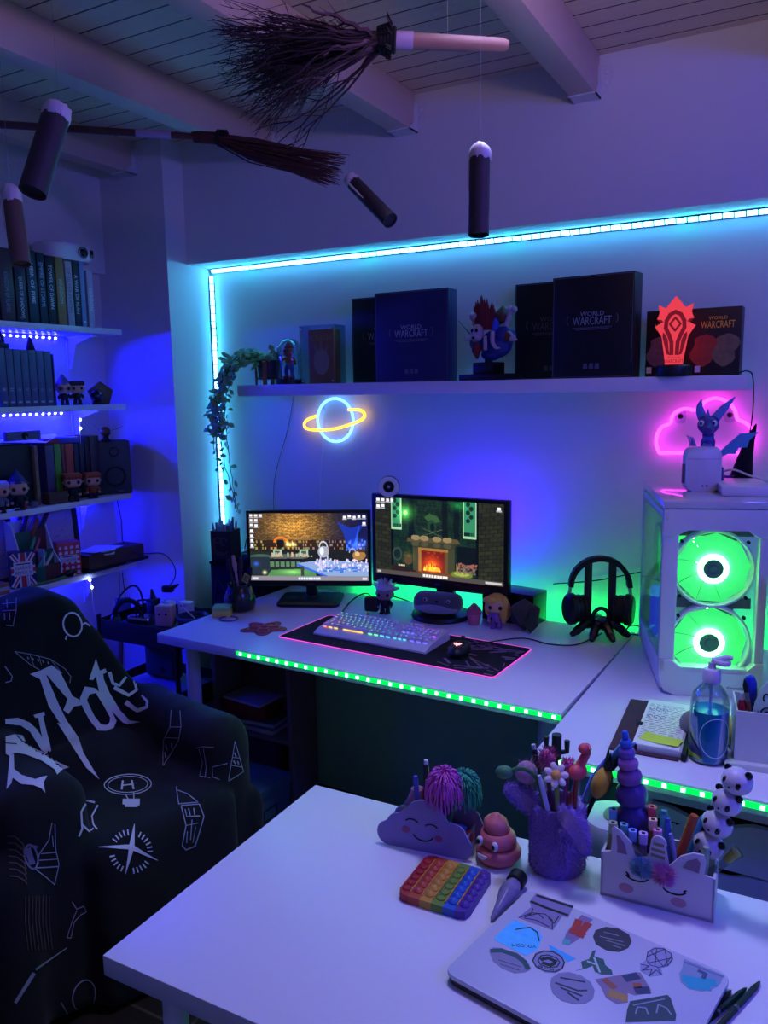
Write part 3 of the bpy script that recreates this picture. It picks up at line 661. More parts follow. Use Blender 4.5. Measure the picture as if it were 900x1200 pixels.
c2.glowb(.25, .18, .12, .2, (.4, 1, .35), 1.0); c2.ell(.25, .18, .015, .028, (.75, 1, .65)); c2.glowb(.66, .05, .1, .12, (.1, .6, .25), .8)
c2.poly([(.40, .22), (.44, .17), (.50, .2), (.53, .26), (.47, .30), (.43, .27)], (.20, .34, .18)); c2.ell(.46, .33, .035, .08, (.13, .24, .15)); c2.ell(.465, .34, .018, .05, (.05, .1, .07))
for a, b in (((.38, .36), (.54, .46)), ((.54, .36), (.38, .46))): c2.poly([a, (a[0]+.012, a[1]), (b[0]+.012, b[1]), b], (.32, .36, .26))
c2.poly([(.26, .50), (.66, .47), (.68, .53), (.26, .55)], (.33, .28, .17)); c2.poly([(.29, .55), (.65, .53), (.63, .63), (.31, .63)], (.20, .21, .13))
for u in (.33, .40, .50, .58): c2.ell(u, .49, .035, .035, (.55, .48, .33)); c2.ell(u, .57, .03, .03, (.29, .29, .2))
c2.rect(.31, .62, .36, .93, (.25, .25, .16)); c2.rect(.585, .60, .635, .92, (.24, .25, .15)); c2.rect(.355, .62, .375, .93, (.6, .42, .2)); c2.rect(.555, .62, .585, .93, (.38, .28, .15))
c2.rect(.375, .63, .555, .92, (.42, .11, .05)); c2.rect(.355, .615, .585, .64, (.62, .42, .2))
c2.glowb(.46, .85, .13, .22, (1, .4, .08), 1.1)
for i in range(40): u = .40+.12*rc.random(); hgt = (.06+.1*rc.random())*(1-abs(u-.46)/.09); c2.poly([(u-.012, .90), (u, .90-hgt), (u+.012, .90)], (1, .55+.4*rc.random(), .12+.2*rc.random()))
for i in range(30): u = .39+.15*rc.random(); v = .65+.2*rc.random(); c2.rect(u, v, u+.006, v+.012, (.7, .22, .08))
c2.poly([(.3, .92), (.65, .92), (.68, .95), (.27, .95)], (.45, .25, .12))
c2.ell(.69, .91, .085, .045, (.40, .48, .16)); c2.ell(.69, .90, .06, .028, (.62, .66, .3))
for u in (.655, .71): c2.rect(u-.006, .78, u+.006, .90, (.55, .48, .3))
c2.rect(.66, .56, .80, .80, (.03, .05, .05), .8)
for i in range(60): u = .66+.14*rc.random(); v = .76+.12*rc.random(); c2.rect(u, v, u+.01, v+.012, (.35+.3*rc.random(), .35, .3))
c2.glowb(.27, .75, .08, .14, (.4, .25, .08)); c2.ell(.27, .80, .03, .05, (.35, .25, .15)); c2.ring(.18, .72, .04, .09, .3, (.2, .25, .22)); c2.poly([(.14, .86), (.3, .9), (.36, .94), (.14, .94)], (.16, .1, .06))
for i in range(3): c2.rect(.19+.02*i, .86, .2+.02*i, .875, (.8, .75, .6))
icons(c2, [(.025, .035), (.065, .035), (.105, .03), (.14, .035), (.025, .115), (.065, .11), (.965, .06)])
c2.rect(0, .945, 1, 1, (.30, .27, .24))
for i in range(9): c2.rect(.39+.022*i, .958, .405+.022*i, .985, (.9, .88, .85))
c2.rect(.012, .96, .04, .985, (.7, .7, .68)); c2.rect(.87, .962, .985, .984, (.75, .74, .72))
# ================================================================ on the monitor desk
ZD = .74
M_BEZ = mat('bezel_plastic', '0d0d10', .3)
# ---- left monitor
m1 = thing('monitor', 'left computer monitor showing a golden stone classroom with cauldrons', 'monitor', (-1.795, 2.63, ZD), R(24))
MB().rbox((0, 0, .006), (.25, .20, .012), .02, .003).build('base', M_BLACK, m1)
MB().box((0, .03, .10), (.045, .03, .19), .006).lathe([(.035, .012), (.03, .02), (.0, .03)], 16, T(0, .03, 0)).build('stand', M_BLACK, m1)
MO = T(0, .0, .218)
MB().box((-.004, .012, 0), (.506, .028, .312), .004).box((0, .035, -.01), (.3, .03, .2), .01).build('housing', M_BEZ, m1, MO)
c1.build('screen', m1, .482, .277, MO @ T(-.004, -.0028, .006) @ FRONT, 1.25)
lettering('SAMSUNG', mat('bezel_print', '6a6c74', .4), m1, MO @ T(0, -.0022, -.1455) @ FRONT, h=.0045)
# ---- right monitor
m2 = thing('monitor', 'right computer monitor showing a green stone hall with a fireplace', 'monitor', (-1.225, 2.655, ZD), R(-1))
MB().lathe([(.108, 0), (.112, .006), (.108, .018), (.085, .024), (0, .026)], 40).build('base', M_BLACK, m2)
MB().box((0, .045, .16), (.07, .035, .28), .008).build('stand', M_BLACK, m2)
MO = T(.0, -.028, .285)
MB().box((0, .014, 0), (.556, .034, .345), .005).box((0, .045, 0), (.34, .04, .22), .015).build('housing', M_BEZ, m2, MO)
c2.build('screen', m2, .522, .295, MO @ T(0, -.0038, .012) @ FRONT)
lettering('ASUS', mat('blue_bezel_print', '4a5ad0', .4), m2, MO @ T(0, -.0032, -.155) @ FRONT, h=.007)
for k in range(3): MB().lathe([(.004, 0), (.004, .002), (0, .003)], 10, MO @ T(.2+.02*k, -.003, -.158) @ FRONT).build('button', M_BLACK, m2)
bl = glow('monitor_backlight', (.03, .0, 1), 34)
MB().box((.0, .0, 0), (.24, .004, .10), .001).build('backlight', bl, m2, MO @ T(.10, .068, .06) @ RX(R(0)))
# ---- ring shaped webcam on the right monitor
p = at_y(455, 572, 2.62)
wc = thing('webcam', 'round black webcam with a white ring light on top of the right monitor', 'webcam', (p.x, 2.63, p.z+.004), R(24))
MB().lathe([(.036, 0), (.040, .004), (.040, .022), (.034, .026), (0, .026)], 28, RX(PI/2)).build('body', M_BLACK, wc, T(0, .02, 0))
MB().lathe([(.022, .0), (.0225, .004), (.038, .004), (.039, .0)], 32, RX(PI/2)).build('ring_light', mat('ring_diffuser', 'e4e4ea', .5), wc, T(0, -.007, 0))
MB().lathe([(.020, 0), (.021, .002), (.012, .003), (0, .001)], 20, RX(PI/2)).build('lens', M_EYE, wc, T(0, -.005, 0))
MB().box((.0, .02, -.042), (.03, .03, .016), .004).box((.02, .02, -.042), (.05, .02, .012), .003).build('clip', M_BLACK, wc)
# ---- desk mat, keyboard, mouse
mt = thing('desk_mat', 'long black desk mat with dark claw print and a glowing pink edge', 'desk mat', (-1.21, 2.30, ZD), R(-3.2))
MB().rbox((0, 0, .002), (.815, .305, .004), .018).build('mat', mat('mat_cloth', '0b0b10', .85), mt)
outl = []
for cx, cy, a0 in ((.392, .137, 0), (-.392, .137, 90), (-.392, -.137, 180), (.392, -.137, 270)):
    for k in range(6): a = R(a0+18*k); outl.append((cx+.0155*math.cos(a), cy+.0155*math.sin(a), .003))
MB().tube(outl, .0017, 6, closed=True).build('light_rim', glow('mat_rim', (1, .09, .8), 1.1), mt)
m = MB(); rp = random.Random(4)
for k in range(46):
    x, y = .14+.25*rp.random(), -.14+.28*rp.random()
    if x+y*.35 < .15: continue
    L = .03+.08*rp.random(); a = rp.uniform(-.5, .2)+math.sin(y*30)*.5
    strokes(m, [[(x, y), (min(.395, x+L*math.cos(a)), max(-.14, min(.14, y+L*math.sin(a))))]], .004+.006*rp.random(), .0004)
m.build('print', mat('mat_print', '6a5a88', .8, noise='8a5a5a', scale=30), mt, T(0, 0, .004))
kb = thing('keyboard', 'white full size keyboard with rainbow backlight on the black desk mat', 'keyboard', (-1.30, 2.33, ZD+.0045), R(-2.5))
KW, KD = .445, .155
m = MB(); m.prism([(-KD/2-.018, 0), (KD/2, 0), (KD/2, .032), (KD/2-.004, .034), (-KD/2+.012, .018), (-KD/2-.018, .006)], -KW/2, KW/2, Matrix(((0, 0, 1, 0), (1, 0, 0, 0), (0, 1, 0, 0), (0, 0, 0, 1))))
m.build('case', M_WPLAST, kb)
kc = [mat('keycap_white', 'd4d4dc', .4)]
tilt = math.atan2(.016, KD-.012); KP = T(0, -KD/2+.012, .0185) @ RX(tilt)
rows = [(.128, [(0, 12, 1.08), (15.3, 3, 1)]), (.104, [(0, 13, 1), (13, 1, 2), (15.3, 3, 1), (18.6, 4, 1)]), (.085, [(0, 1, 1.5), (1.5, 12, 1), (13.5, 1, 1.5), (15.3, 3, 1), (18.6, 4, 1)]),
        (.066, [(0, 1, 1.75), (1.75, 11, 1), (12.75, 1, 2.25), (18.6, 3, 1)]), (.047, [(0, 1, 2.25), (2.25, 10, 1), (12.25, 1, 2.75), (16.3, 1, 1), (18.6, 4, 1)]),
        (.028, [(0, 3, 1.25), (3.75, 1, 6.25), (10, 4, 1.25), (15.3, 3, 1), (18.6, 3, 1.33)])]
hue = [(1, .25, .1), (1, .6, .1), (.2, 1, .4), (.1, .6, 1), (.15, .15, 1), (.4, .1, 1), (1, .1, .8)]
U = .0188; capm = {}; nk = 0; gl = {i: MB() for i in range(7)}
for ry, segs in rows:
    for x0, n, wd in segs:
        for k in range(n):
            x = -KW/2+.012+(x0+k*wd+wd/2)*U; w_ = wd*U-.0022
            if (round(w_, 4)) not in capm:
                a, b2 = w_/2, .0083; tp = .0022
                capm[round(w_, 4)] = MB().add([(-a, -b2, 0), (a, -b2, 0), (a, b2, 0), (-a, b2, 0), (-a+tp, -b2+tp, .0085), (a-tp, -b2+tp, .0085), (a-tp, b2-.001, .0085), (-a+tp, b2-.001, .0085)],
                                              [(0,3,2,1), (4,5,6,7), (0,1,5,4), (1,2,6,5), (2,3,7,6), (3,0,4,7)]).mesh('key', kc)
            o = bpy.data.objects.new('key', capm[round(w_, 4)]); COL.objects.link(o); o.parent = kb; o.matrix_local = KP @ T(x, ry-.012, .004); nk += 1
            g = gl[int((x*9+ry*14+2.3) % 7)]; g.box((x, ry-.012-.0093, .003), (w_*.7, .0016, .004)); g.box((x, ry-.008, .0128), (.004, .003, .0006))
for i, g in gl.items():
    if g.v: tag(g.build('key_backlight', glow('key_light_%d' % i, hue[i], 1.5), kb, KP), kind='stuff')
ms = thing('mouse', 'black computer mouse with a small pink lit logo on the desk mat', 'mouse', (-.985, 2.275, ZD+.0045), R(8))
MB().ball((0, 0, .016), (.034, .062, .026), 20).box((0, 0, .003), (.05, .10, .006), .003).build('shell', M_BLACK, ms)
MB().cyl((-.005, .04, .038), (.005, .04, .038), .010, n=16).build('scroll_wheel', M_RUBBER, ms)
gk = glow('mouse_logo', (1, .3, .35), 3)
m = MB(); strokes(m, [[(-.012, .006), (-.006, -.002), (0, .004), (.006, -.002), (.012, .006)], [(-.006, .008), (0, -.008), (.006, .008)]], .0028, .001); m.build('lit_logo', gk, ms, T(0, -.028, .0405) @ RX(R(14)))
MB().ball((0, .052, .03), .003, 8).build('lit_dot', gk, ms)
solo(MB().tube(spline([(-.975, 2.335, ZD+.02), (-.95, 2.40, ZD+.010), (-.86, 2.52, ZD+.0045), (-.76, 2.50, ZD+.004), (-.68, 2.53, ZD+.004), (-.64, 2.62, ZD+.01), (-.625, 2.66, ZD+.014)], 6), .0022, 6), 'mouse_cable', M_RUBBER, 'thin black mouse cable running from the mat to the headphone stand', 'cable')
solo(MB().tube(spline([(-1.50, 2.425, ZD+.03), (-1.52, 2.46, ZD+.012), (-1.57, 2.50, ZD+.006), (-1.64, 2.70, ZD+.005), (-1.63, 2.80, ZD+.01), (-1.62, 2.86, ZD-.05)], 6), [.006]*6+[.0032]*25, 8), 'keyboard_cable', M_RUBBER, 'black keyboard cable looping back beside the left monitor base', 'cable')
solo(MB().tube(spline([(-1.70, 2.76, .90), (-1.66, 2.79, .83), (-1.52, 2.78, .765), (-1.44, 2.79, ZD+.004), (-1.40, 2.86, .70)], 6), .003, 6), 'cable', M_RUBBER, 'black cord hanging from the back of the left monitor', 'cord')
# ---- vinyl toys
def toy(name, label, loc, rz, hairm, topm, legm, sc_=1, skin=None, style='cap', group=None):
    skin = skin or M_SKIN
    r = thing(name, label, 'figurine', M=Matrix.Translation(loc) @ RZ(rz) @ SC(sc_, sc_, sc_), group=group)
    m = MB()
    for sg in (-1, 1): m.tube([(sg*.009, 0, 0), (sg*.009, 0, .022)], [.008, .0075], 10).box((sg*.009, -.004, .003), (.015, .024, .006), .002)
    m.build('legs', legm, r)
    m = MB().lathe([(.011, .02), (.015, .026), (.016, .038), (.009, .05)], 14)
    for sg in (-1, 1): m.tube([(sg*.013, 0, .044), (sg*.022, -.002, .034), (sg*.021, -.008, .026)], [.006, .006, .005], 8)
    m.build('torso', topm, r)
    for sg in (-1, 1): MB().ball((sg*.021, -.009, .024), .0052, 8).build('hand', skin, r)
    MB().box((0, 0, .069), (.056, .046, .043), .016, seg=4).ball((-.029, .002, .066), .005, 8).ball((.029, .002, .066), .005, 8).ball((0, -.0235, .064), (.003, .0025, .002), 8).build('head', skin, r)
    for sg in (-1, 1): MB().ball((sg*.0145, -.0215, .067), (.0058, .0035, .0065), 10).build('eye', M_EYE, r)
    h = MB()
    if style == 'spiky':
        h.ball((0, .004, .085), (.031, .027, .018))
        rr_ = random.Random(2)
        for k in range(26):
            a = rr_.uniform(0, 2*PI); e = rr_.uniform(.05, 1.2); d = Vector((math.cos(a)*math.cos(e), abs(math.sin(a))*math.cos(e)*.9-.2*math.sin(e), math.sin(e))).normalized()
            q = Vector((0, .004, .08))+Vector((d.x*.024, d.y*.02, d.z*.014)); h.cyl(q, q+d*.026, .009, .0005, 6)
    elif style == 'long':
        h.ball((0, .006, .076), (.034, .028, .03)); h.ball((-.018, -.015, .088), (.02, .016, .012)).ball((.022, .0, .06), (.016, .022, .04)).ball((-.026, .004, .062), (.01, .02, .026)).tube([(.02, .012, .07), (.026, .012, .04), (.018, .01, .014)], [.018, .016, .006], 10)
    elif style == 'hat':
        h.lathe([(.036, .080), (.037, .083), (.030, .086), (.024, .098), (.013, .114), (.004, .126), (0, .129)], 18, T(0, .004, 0) @ RX(R(-8))); h.ball((0, .008, .07), (.031, .024, .024))
    else:
        h.box((0, .004, .088), (.060, .050, .018), .008, seg=3).box((0, .016, .074), (.060, .026, .035), .01, seg=3)
        for k in range(5): h.box((-.022+.011*k, -.0225, .084), (.012, .006, .012), .003, T(0, 0, 0))
    h.build('hair' if style != 'hat' else 'hat', hairm, r)
    return r
mgh = mat('silver_white_hair', 'b8b4c4', .6); mbk = mat('toy_black', '14141a', .5); mpu = mat('toy_purple', '8a5a9a', .5)
t1 = toy('toy_figurine', 'small toy figure with spiky white hair and dark coat between the monitors', (-1.435, 2.60, ZD), R(14), mgh, mbk, mbk, 1.15, mat('toy_grey_skin', '8c7c80', .5), 'spiky')
MB().box((-.045, .0, .03), (.048, .03, .05), .008).build('accessory', mbk, t1)
MB().lathe([(.006, 0), (.004, .006), (.001, .01)], 8, T(-.05, -.03, 0)).build('gold_charm', mat('gold_toy', 'd8b040', .3, .6), t1)
toy('toy_figurine', 'small toy figure with long yellow hair and purple dress by the black box', (-.985, 2.605, ZD), R(10), mat('blonde_hair', 'd8a848', .5), mpu, mpu, 1.2, None, 'long')
# grey plush lying on the monitor base
ps = thing('plush_toy', 'grey plush toy with a pale belly lying on the right monitor base', 'plush toy', (-1.215, 2.60, ZD+.027), R(4))
mgp = mat('grey_plush', '4c5058', .95, sheen=.4); mpp = mat('pale_plush', '8c8a98', .95, sheen=.4)
m = MB().box((0, .01, .04), (.185, .085, .075), .034, seg=5)
m.build('body', mgp, ps)
m = MB().ball((0, -.016, .024), (.088, .026, .022), 20); m.build('belly', mpp, ps)
for sg in (-1, 1):
    e = MB().ball((sg*.045+.01, -.031, .057), (.009, .005, .007), 12).build('eye', mpp, ps); MB().ball((sg*.045+.01, -.0355, .057), (.004, .002, .004), 8).build('pupil', M_EYE, e)
MB().ball((.01, -.032, .053), (.007, .004, .004), 8).build('nose', M_EYE, ps)
# pink cupcake
cc = thing('cupcake_ornament', 'small pink cupcake ornament beside the right monitor base', 'ornament', (-1.075, 2.615, ZD))
MB().lathe([(.018, 0), (.019, .001), (.027, .042), (.026, .043), (0, .043)], 24).build('cup', mat('pink_cup', 'd87888', .5), cc)
MB().lathe([(.028, .042), (.030, .048), (.026, .054), (.022, .056), (.023, .060), (.016, .066), (.013, .067), (.013, .070), (.005, .078), (0, .08)], 20).build('icing', mat('pink_icing', 'b85a78', .5), cc)
# black box and dark stone at the right of the right monitor
bx = thing('speaker', 'black box speaker lying behind the blonde toy at the right monitor', 'speaker', (-.965, 2.735, ZD), R(-8))
MB().box((0, 0, .058), (.21, .11, .116), .004).build('cabinet', mat('black_gloss', '0c0c10', .25), bx)
MB().lathe([(.036, 0), (.036, .002), (.03, .003), (.012, -.004), (0, -.002)], 24, T(-.04, -.0555, .058) @ FRONT).build('driver', M_RUBBER, bx)
stn = thing('stone_ornament', 'dark grey green angular stone ornament in front of the black box', 'ornament', (-.885, 2.615, ZD), R(20))
bm = bmesh.new(); bmesh.ops.create_icosphere(bm, subdivisions=1, radius=1)
rs = random.Random(12)
for v in bm.verts: v.co *= rs.uniform(.82, 1.12)
m = MB().bm(bm, T(0, 0, .058) @ SC(.062, .034, .058)); m.v = [(x, y, max(z, 0)) for x, y, z in m.v]
m.add([(.02, -.036, .1), (.045, -.03, .085), (.03, -.03, .05), (.048, -.03, .03), (.02, -.03, .0), (.0, -.034, .03), (.012, -.036, .06)], [(0,1,2,6), (6,2,3,5), (5,3,4)])
m.build('stone', mat('dark_stone', '3c3c34', .6, noise='2a2a28', scale=30), stn, ang=5)
# ---- headphones on a stand
hs = thing('headphone_stand', 'black two-post headphone stand on a sprawling foot at the right of the desk', 'stand', (-.64, 2.68, ZD), R(22))
m = MB()
for sg in (-1, 1): m.box((sg*.040, 0, .15), (.026, .012, .22), .004)
m.tube([(-.040, 0, .255), (-.02, 0, .268), (.02, 0, .268), (.040, 0, .255)], .007, 8)
m.build('post', M_BLACK, hs)
m = MB()
for a in (200, 250, 290, 340, 90):
    m.tube(spline([(0, 0, .05), (.05*math.cos(R(a)), .05*math.sin(R(a)), .045), (.085*math.cos(R(a)), .075*math.sin(R(a)), .02), (.105*math.cos(R(a)), .095*math.sin(R(a)), .007)], 4), [.02]*5+[.015]*4+[.012, .011, .010, .007], 8)
m.box((0, 0, .045), (.10, .03, .03), .008).tube(spline([(-.03, -.02, .05), (-.02, -.03, .09), (.0, -.035, .105), (.022, -.03, .09), (.03, -.02, .05)], 4), .007, 8)
m.build('foot', mat('black_gloss', '0c0c10', .25), hs)
hp = thing('headphones', 'black over-ear headphones hanging on the headphone stand', 'headphones', (-.64, 2.68, ZD), R(22))
P = [(.098*math.cos(R(a)), 0, .172+.098*math.sin(R(a))) for a in range(0, 181, 12)]
m = MB()
for i in range(len(P)-1):
    a, b = Vector(P[i]), Vector(P[i+1]); n_ = Vector((0, 1, 0)); d = (b-a).normalized(); up = d.cross(n_)
    w = .018
    m.add([a-n_*w+up*.008, a+n_*w+up*.008, a+n_*w-up*.008, a-n_*w-up*.008, b-n_*w+up*.008, b+n_*w+up*.008, b+n_*w-up*.008, b-n_*w-up*.008], [(0,1,5,4), (1,2,6,5), (2,3,7,6), (3,0,4,7)])
m.build('headband', M_DARK, hp)
for sg in (-1, 1):
    MB().tube([(sg*.098, 0, .172), (sg*.102, 0, .15), (sg*.104, 0, .13)], .006, 8).build('yoke', M_STEEL, hp)
    A = T(sg*.088, 0, .092) @ RZ(R(sg*-20)) @ RY(PI/2)
    ec = MB().lathe([(.030, -.026*sg), (.044, -.024*sg), (.044, -.004*sg), (.050, 0), (.050, .016*sg), (.040, .026*sg), (.0, .028*sg)], 28, A @ SC(1.1, .92, 1)).build('ear_cup', M_BLACK, hp)
    MB().lathe([(.018, 0), (.042, 0), (.045, -.008*sg), (.042, -.018*sg), (.02, -.018*sg)], 28, T(sg*.062, 0, .092) @ RZ(R(sg*-20)) @ RY(PI/2) @ SC(1.1, .92, 1)).build('ear_pad', M_RUBBER, ec)
for lab, pts in (('thin black cord crossing the wall behind the headphones', [(-.86, 2.872, .855), (-.70, 2.87, .885), (-.55, 2.868, .93), (-.50, 2.862, .935), (-.42, 2.862, .89)]),
                 ('short black cable tangled on the desk between headphone stand and computer', [(-.55, 2.64, ZD+.02), (-.53, 2.68, ZD+.05), (-.47, 2.76, ZD+.01), (-.44, 2.74, ZD+.005)]),
                 ('black cable lying along the desk back edge behind the headphone stand', [(-.56, 2.70, ZD+.01), (-.52, 2.72, ZD+.006), (-.46, 2.70, ZD+.006), (-.42, 2.73, ZD+.006)])):
    solo(MB().tube(spline(pts, 6), .0025, 6), 'cable', M_RUBBER, lab, 'cord')
# ---- left end of the desk: brush jar, notes, bracelet, coaster
jr = thing('brush_jar', 'dark green glass jar holding brushes at the left end of the desk', 'jar', (-1.975, 2.40, ZD))
mjar = mat('dark_jar', '16241e', .2, coat=.3)
MB().lathe([(.045, 0), (.056, .008), (.062, .03), (.060, .055), (.048, .088), (.044, .094), (.047, .106), (.043, .106), (.04, .094), (.044, .085), (.05, .05), (0, .012)], 32).build('jar', mjar, jr)
MB().ball((-.012, -.062, .065), (.008, .003, .010), 12).build('printed_emblem', mat('dull_gold', '7a6a30', .5), jr)
rj = random.Random(9)
for k, (dx, dz, c, lab) in enumerate(((-.055, .20, '2a2c34', 'dark brush leaning left in the green jar'), (-.025, .215, 'c89a8c', 'pale pink brush with fluffy tip in the green jar'), (.012, .21, '3a3038', 'dark upright brush in the green jar'), (.06, .175, '24302a', 'dark brush leaning right in the green jar'))):
    b0 = Vector((-1.975+dx*.2, 2.40+.01*(k % 2), ZD+.02)); b1 = Vector((-1.975+dx, 2.40, ZD+dz)); d = (b1-b0)
    t = thing('makeup_brush', lab, 'brush', b0, group='brushes in the green jar')
    MB().tube([(0, 0, 0), d*.7], [.004, .005], 8).build('handle', mat('brush_handle_'+c, c, .4), t)
    MB().tube([d*.68, d*.82, d], [.0065, .0105, .006], 10).build('bristles', mat('brush_hair_'+c, c, .9), t)
tgn = thing('price_tag', 'small yellow patterned card sticking out of the green jar', 'card', (-1.938, 2.385, ZD+.115), R(10))
MB().box((0, 0, .02), (.026, .002, .036), 0, RY(R(25))).build('card', mat('yellow_card', 'b0a040', .6), tgn)
m = MB(); strokes(m, [[(-.008, .012), (.008, .012)], [(-.008, .02), (.008, .02)], [(-.008, .028), (.008, .028)]], .003, .0005); m.build('print', M_DARK, tgn, RY(R(25)) @ T(0, -.0014, 0) @ FRONT)
sn = thing('sticky_notes', 'block of yellow and green sticky notes at the left corner of the desk', 'note pad', (-1.985, 2.305, ZD), R(30))
MB().box((0, 0, .012), (.068, .068, .024), .0008).build('yellow_sheets', mat('note_yellow', 'd8d060', .7), sn); MB().box((0, 0, .031), (.068, .068, .014), .0008).build('green_sheets', mat('note_green', '8cc070', .7), sn)
solo(MB().tube([(.036*math.cos(R(a)), .03*math.sin(R(a)), .004) for a in range(0, 360, 15)], .0028, 8, closed=True), 'bracelet', mat('tarnished_bracelet', '6a6068', .35, .7), 'thin beaded bracelet lying on the desk in front of the sticky notes', 'bracelet', (-1.925, 2.268, ZD))
fc = thing('flower_coaster', 'see-through pink red flower shaped coaster on the desk', 'coaster', (-1.735, 2.235, ZD), R(15))
mco = mat('pink_resin', 'e07078', .25, trans=.5, ior=1.2)
m = MB(); m.prism([(.072*(1+.22*math.cos(5*R(a)))*math.cos(R(a)), .072*(1+.22*math.cos(5*R(a)))*math.sin(R(a))) for a in range(0, 360, 6)], 0, .003)
m.build('petals', mco, fc)
m = MB()
for k in range(5): m.tube([(.038*math.cos(R(72*k))+.022*math.cos(R(a)), .038*math.sin(R(72*k))+.022*math.sin(R(a)), .004) for a in range(0, 360, 30)], .002, 6, closed=True)
m.tube([(.016*math.cos(R(a)), .016*math.sin(R(a)), .004) for a in range(0, 360, 30)], .002, 6, closed=True)
m.build('raised_rim', mat('red_resin', 'c85860', .3), fc)
# ================================================================ computer case and the corner desk's things
PC = T(-.362, 2.213, ZD) @ RZ(R(17.5))
W, D, H = .268, .475, .545
pc = thing('computer_case', 'white computer tower with two big green glowing fans on the corner desk', 'computer', M=PC)
mw = mat('case_white', 'd4d6d6', .35)
m = MB()      # frame posts, bottom, back
m.box((.02, .02, .29), (.04, .03, .50), .004).box((W-.012, .02, .29), (.024, .03, .50), .004)
m.box((.012, D-.012, .28), (.024, .024, .52), .003).box((W-.012, D-.012, .28), (.024, .024, .52), .003)
m.box((W/2, D-.006, .27), (W-.04, .008, .5))
m.box((W/2, D/2, .075), (W-.004, D-.01, .012))
m.box((.006, D/2, .50), (.012, D, .02)).box((.006, D/2, .085), (.012, D, .03))
m.build('frame', mw, pc)
# bottom front cover with cut corners
m = MB(); m.prism([(.014, .012), (.044, .0), (W-.044, .0), (W-.014, .012), (W, .045), (W, .10), (W-.022, .10), (W-.05, .068), (.07, .068), (.036, .10), (0, .10), (0, .045)], 0, .03, T(0, .03, 0) @ FRONT, .002)
m.box((W/2, D/2+.015, .035), (W-.01, D-.035, .06), .008)
m.build('lower_cover', mw, pc)
m = MB(); m.prism([(0, .445), (.03, .445), (.062, .465), (W-.055, .465), (W-.03, .445), (W, .445), (W, .52), (0, .52)], 0, .03, T(0, .03, 0) @ FRONT, .002)
m.build('upper_cover', mw, pc)
m = MB().box((W/2, D/2, .5325), (W+.008, D+.006, .021), .003); m.build('top_panel', mat('glossy_white_top', 'c8c8cc', .06, coat=1), pc)
m = MB()
for x in (.05, W-.05):
    for y in (.05, D-.05): m.cyl((x, y, -.0), (x, y, .008), .018)
m.build('foot', M_RUBBER, pc)
M_FAN = mat('fan_white', 'd8dcd8', .4); M_BLADE = mat('frosted_blade', 'b8f0c0', .35, trans=.35, ior=1.1)
FG = glow('fan_green_ring', (.2, 1, .34), 34); FGH = mat('fan_hub', '5a9a68', .4, .1); FGB = glow('fan_green_blade', (.03, .85, .12), .8, '60c078')
def fan(cx, cz, r):
    F = T(cx, .032, cz) @ FRONT; f = None
    a = MB().lathe([(r, -.03), (r, 0), (r-.002, .003), (r-.006, .003), (r-.008, 0), (r-.008, -.03)], 56, F, cap=False).build('fan_frame', M_FAN, pc)
    m = MB()
    for k in range(9):
        a0 = 2*PI*k/9; vs = []
        for i in range(5):
            rr = .040+(r-.050)*i/4; sw = .12*i/4
            vs += [(rr*math.cos(a0+sw), rr*math.sin(a0+sw), -.006-.001*i), (rr*math.cos(a0+sw+.69), rr*math.sin(a0+sw+.69), -.013)]
        m.add(vs, [(2*i, 2*i+1, 2*i+3, 2*i+2) for i in range(4)])
    m.build('fan_blades', FGB, a, F)
    MB().lathe([(.027, -.004), (.040, -.004), (.040, .0), (.027, .0)], 36, F, cap=False).build('light_ring', FG, a)
    MB().lathe([(.027, -.02), (.027, .001), (.025, .003), (.016, .002), (.014, .0), (.010, .0), (.009, .003), (0, .003)], 32, F).build('hub', FGH, a)
    for k in range(4):
        b = R(48+90*k); d = Vector((math.cos(b), math.sin(b), 0)); MB().tube([d*.03+Vector((0, 0, -.026)), d*(r)+Vector((0, 0, -.026))], .004, 6).build('strut', M_FAN, a, F)
    for k in range(4):
        b = R(42+(96 if k % 2 else 0)+180*(k//2)); q = (cx+(r+.006)*math.cos(b), .028, cz+(r+.006)*math.sin(b))
        if .01 < q[0] < W-.01: MB().cyl((q[0], .034, q[2]), (q[0], .024, q[2]), .0045, n=10).build('screw', M_RUBBER, a)
fan(W/2+.002, .352, .108); fan(W/2, .144, .108)
for z in (.25, .452, .055):      # dark bars behind the fans
    MB().box((W/2, .066, z), (W-.05, .004, .03)).build('fan_bracket', mat('bracket_metal', '7c8a82', .4, .4), pc)
# inside: board, graphics card, cooler, glowing parts
MB().box((W-.05, D*.62, .30), (.006, .27, .33)).build('mainboard', mat('board_grey', '5a6a66', .5), pc)
gp = MB().box((.12, D*.6, .255), (.11, .26, .045), .004).build('graphics_card', mat('card_silver', '9aa4ac', .3, .5), pc)
MB().box((.065, D*.6, .255), (.002, .20, .012)).build('lit_strip', glow('card_glow', (.06, .22, 1), 4), gp)
MB().cyl((W-.06, D*.58, .38), (W-.11, D*.58, .38), .045, n=28).build('cooler', FGB, pc)
m = MB()
for k in range(4): m.box((W-.075, D*.75+.012*k, .37), (.035, .006, .13))
m.build('memory_stick', mat('memory_metal', 'b0b8c0', .3, .7), pc)
for k in range(5): MB().box((W-.09-.012*k, .30, .20+.045*k), (.004, .004, .06)).build('light_tube', glow('tube_white', (.6, 1, .8), 14), pc)
f3 = MB().lathe([(.066, 0), (.066, .024), (.06, .024), (.06, 0)], 36, T(W/2, D-.038, .40) @ FRONT, cap=False).build('rear_fan', M_FAN, pc)
MB().lathe([(.02, 0), (.058, .004), (.058, .008), (.02, .012)], 24, T(W/2, D-.03, .40) @ FRONT).build('fan_blades', FGB, f3)
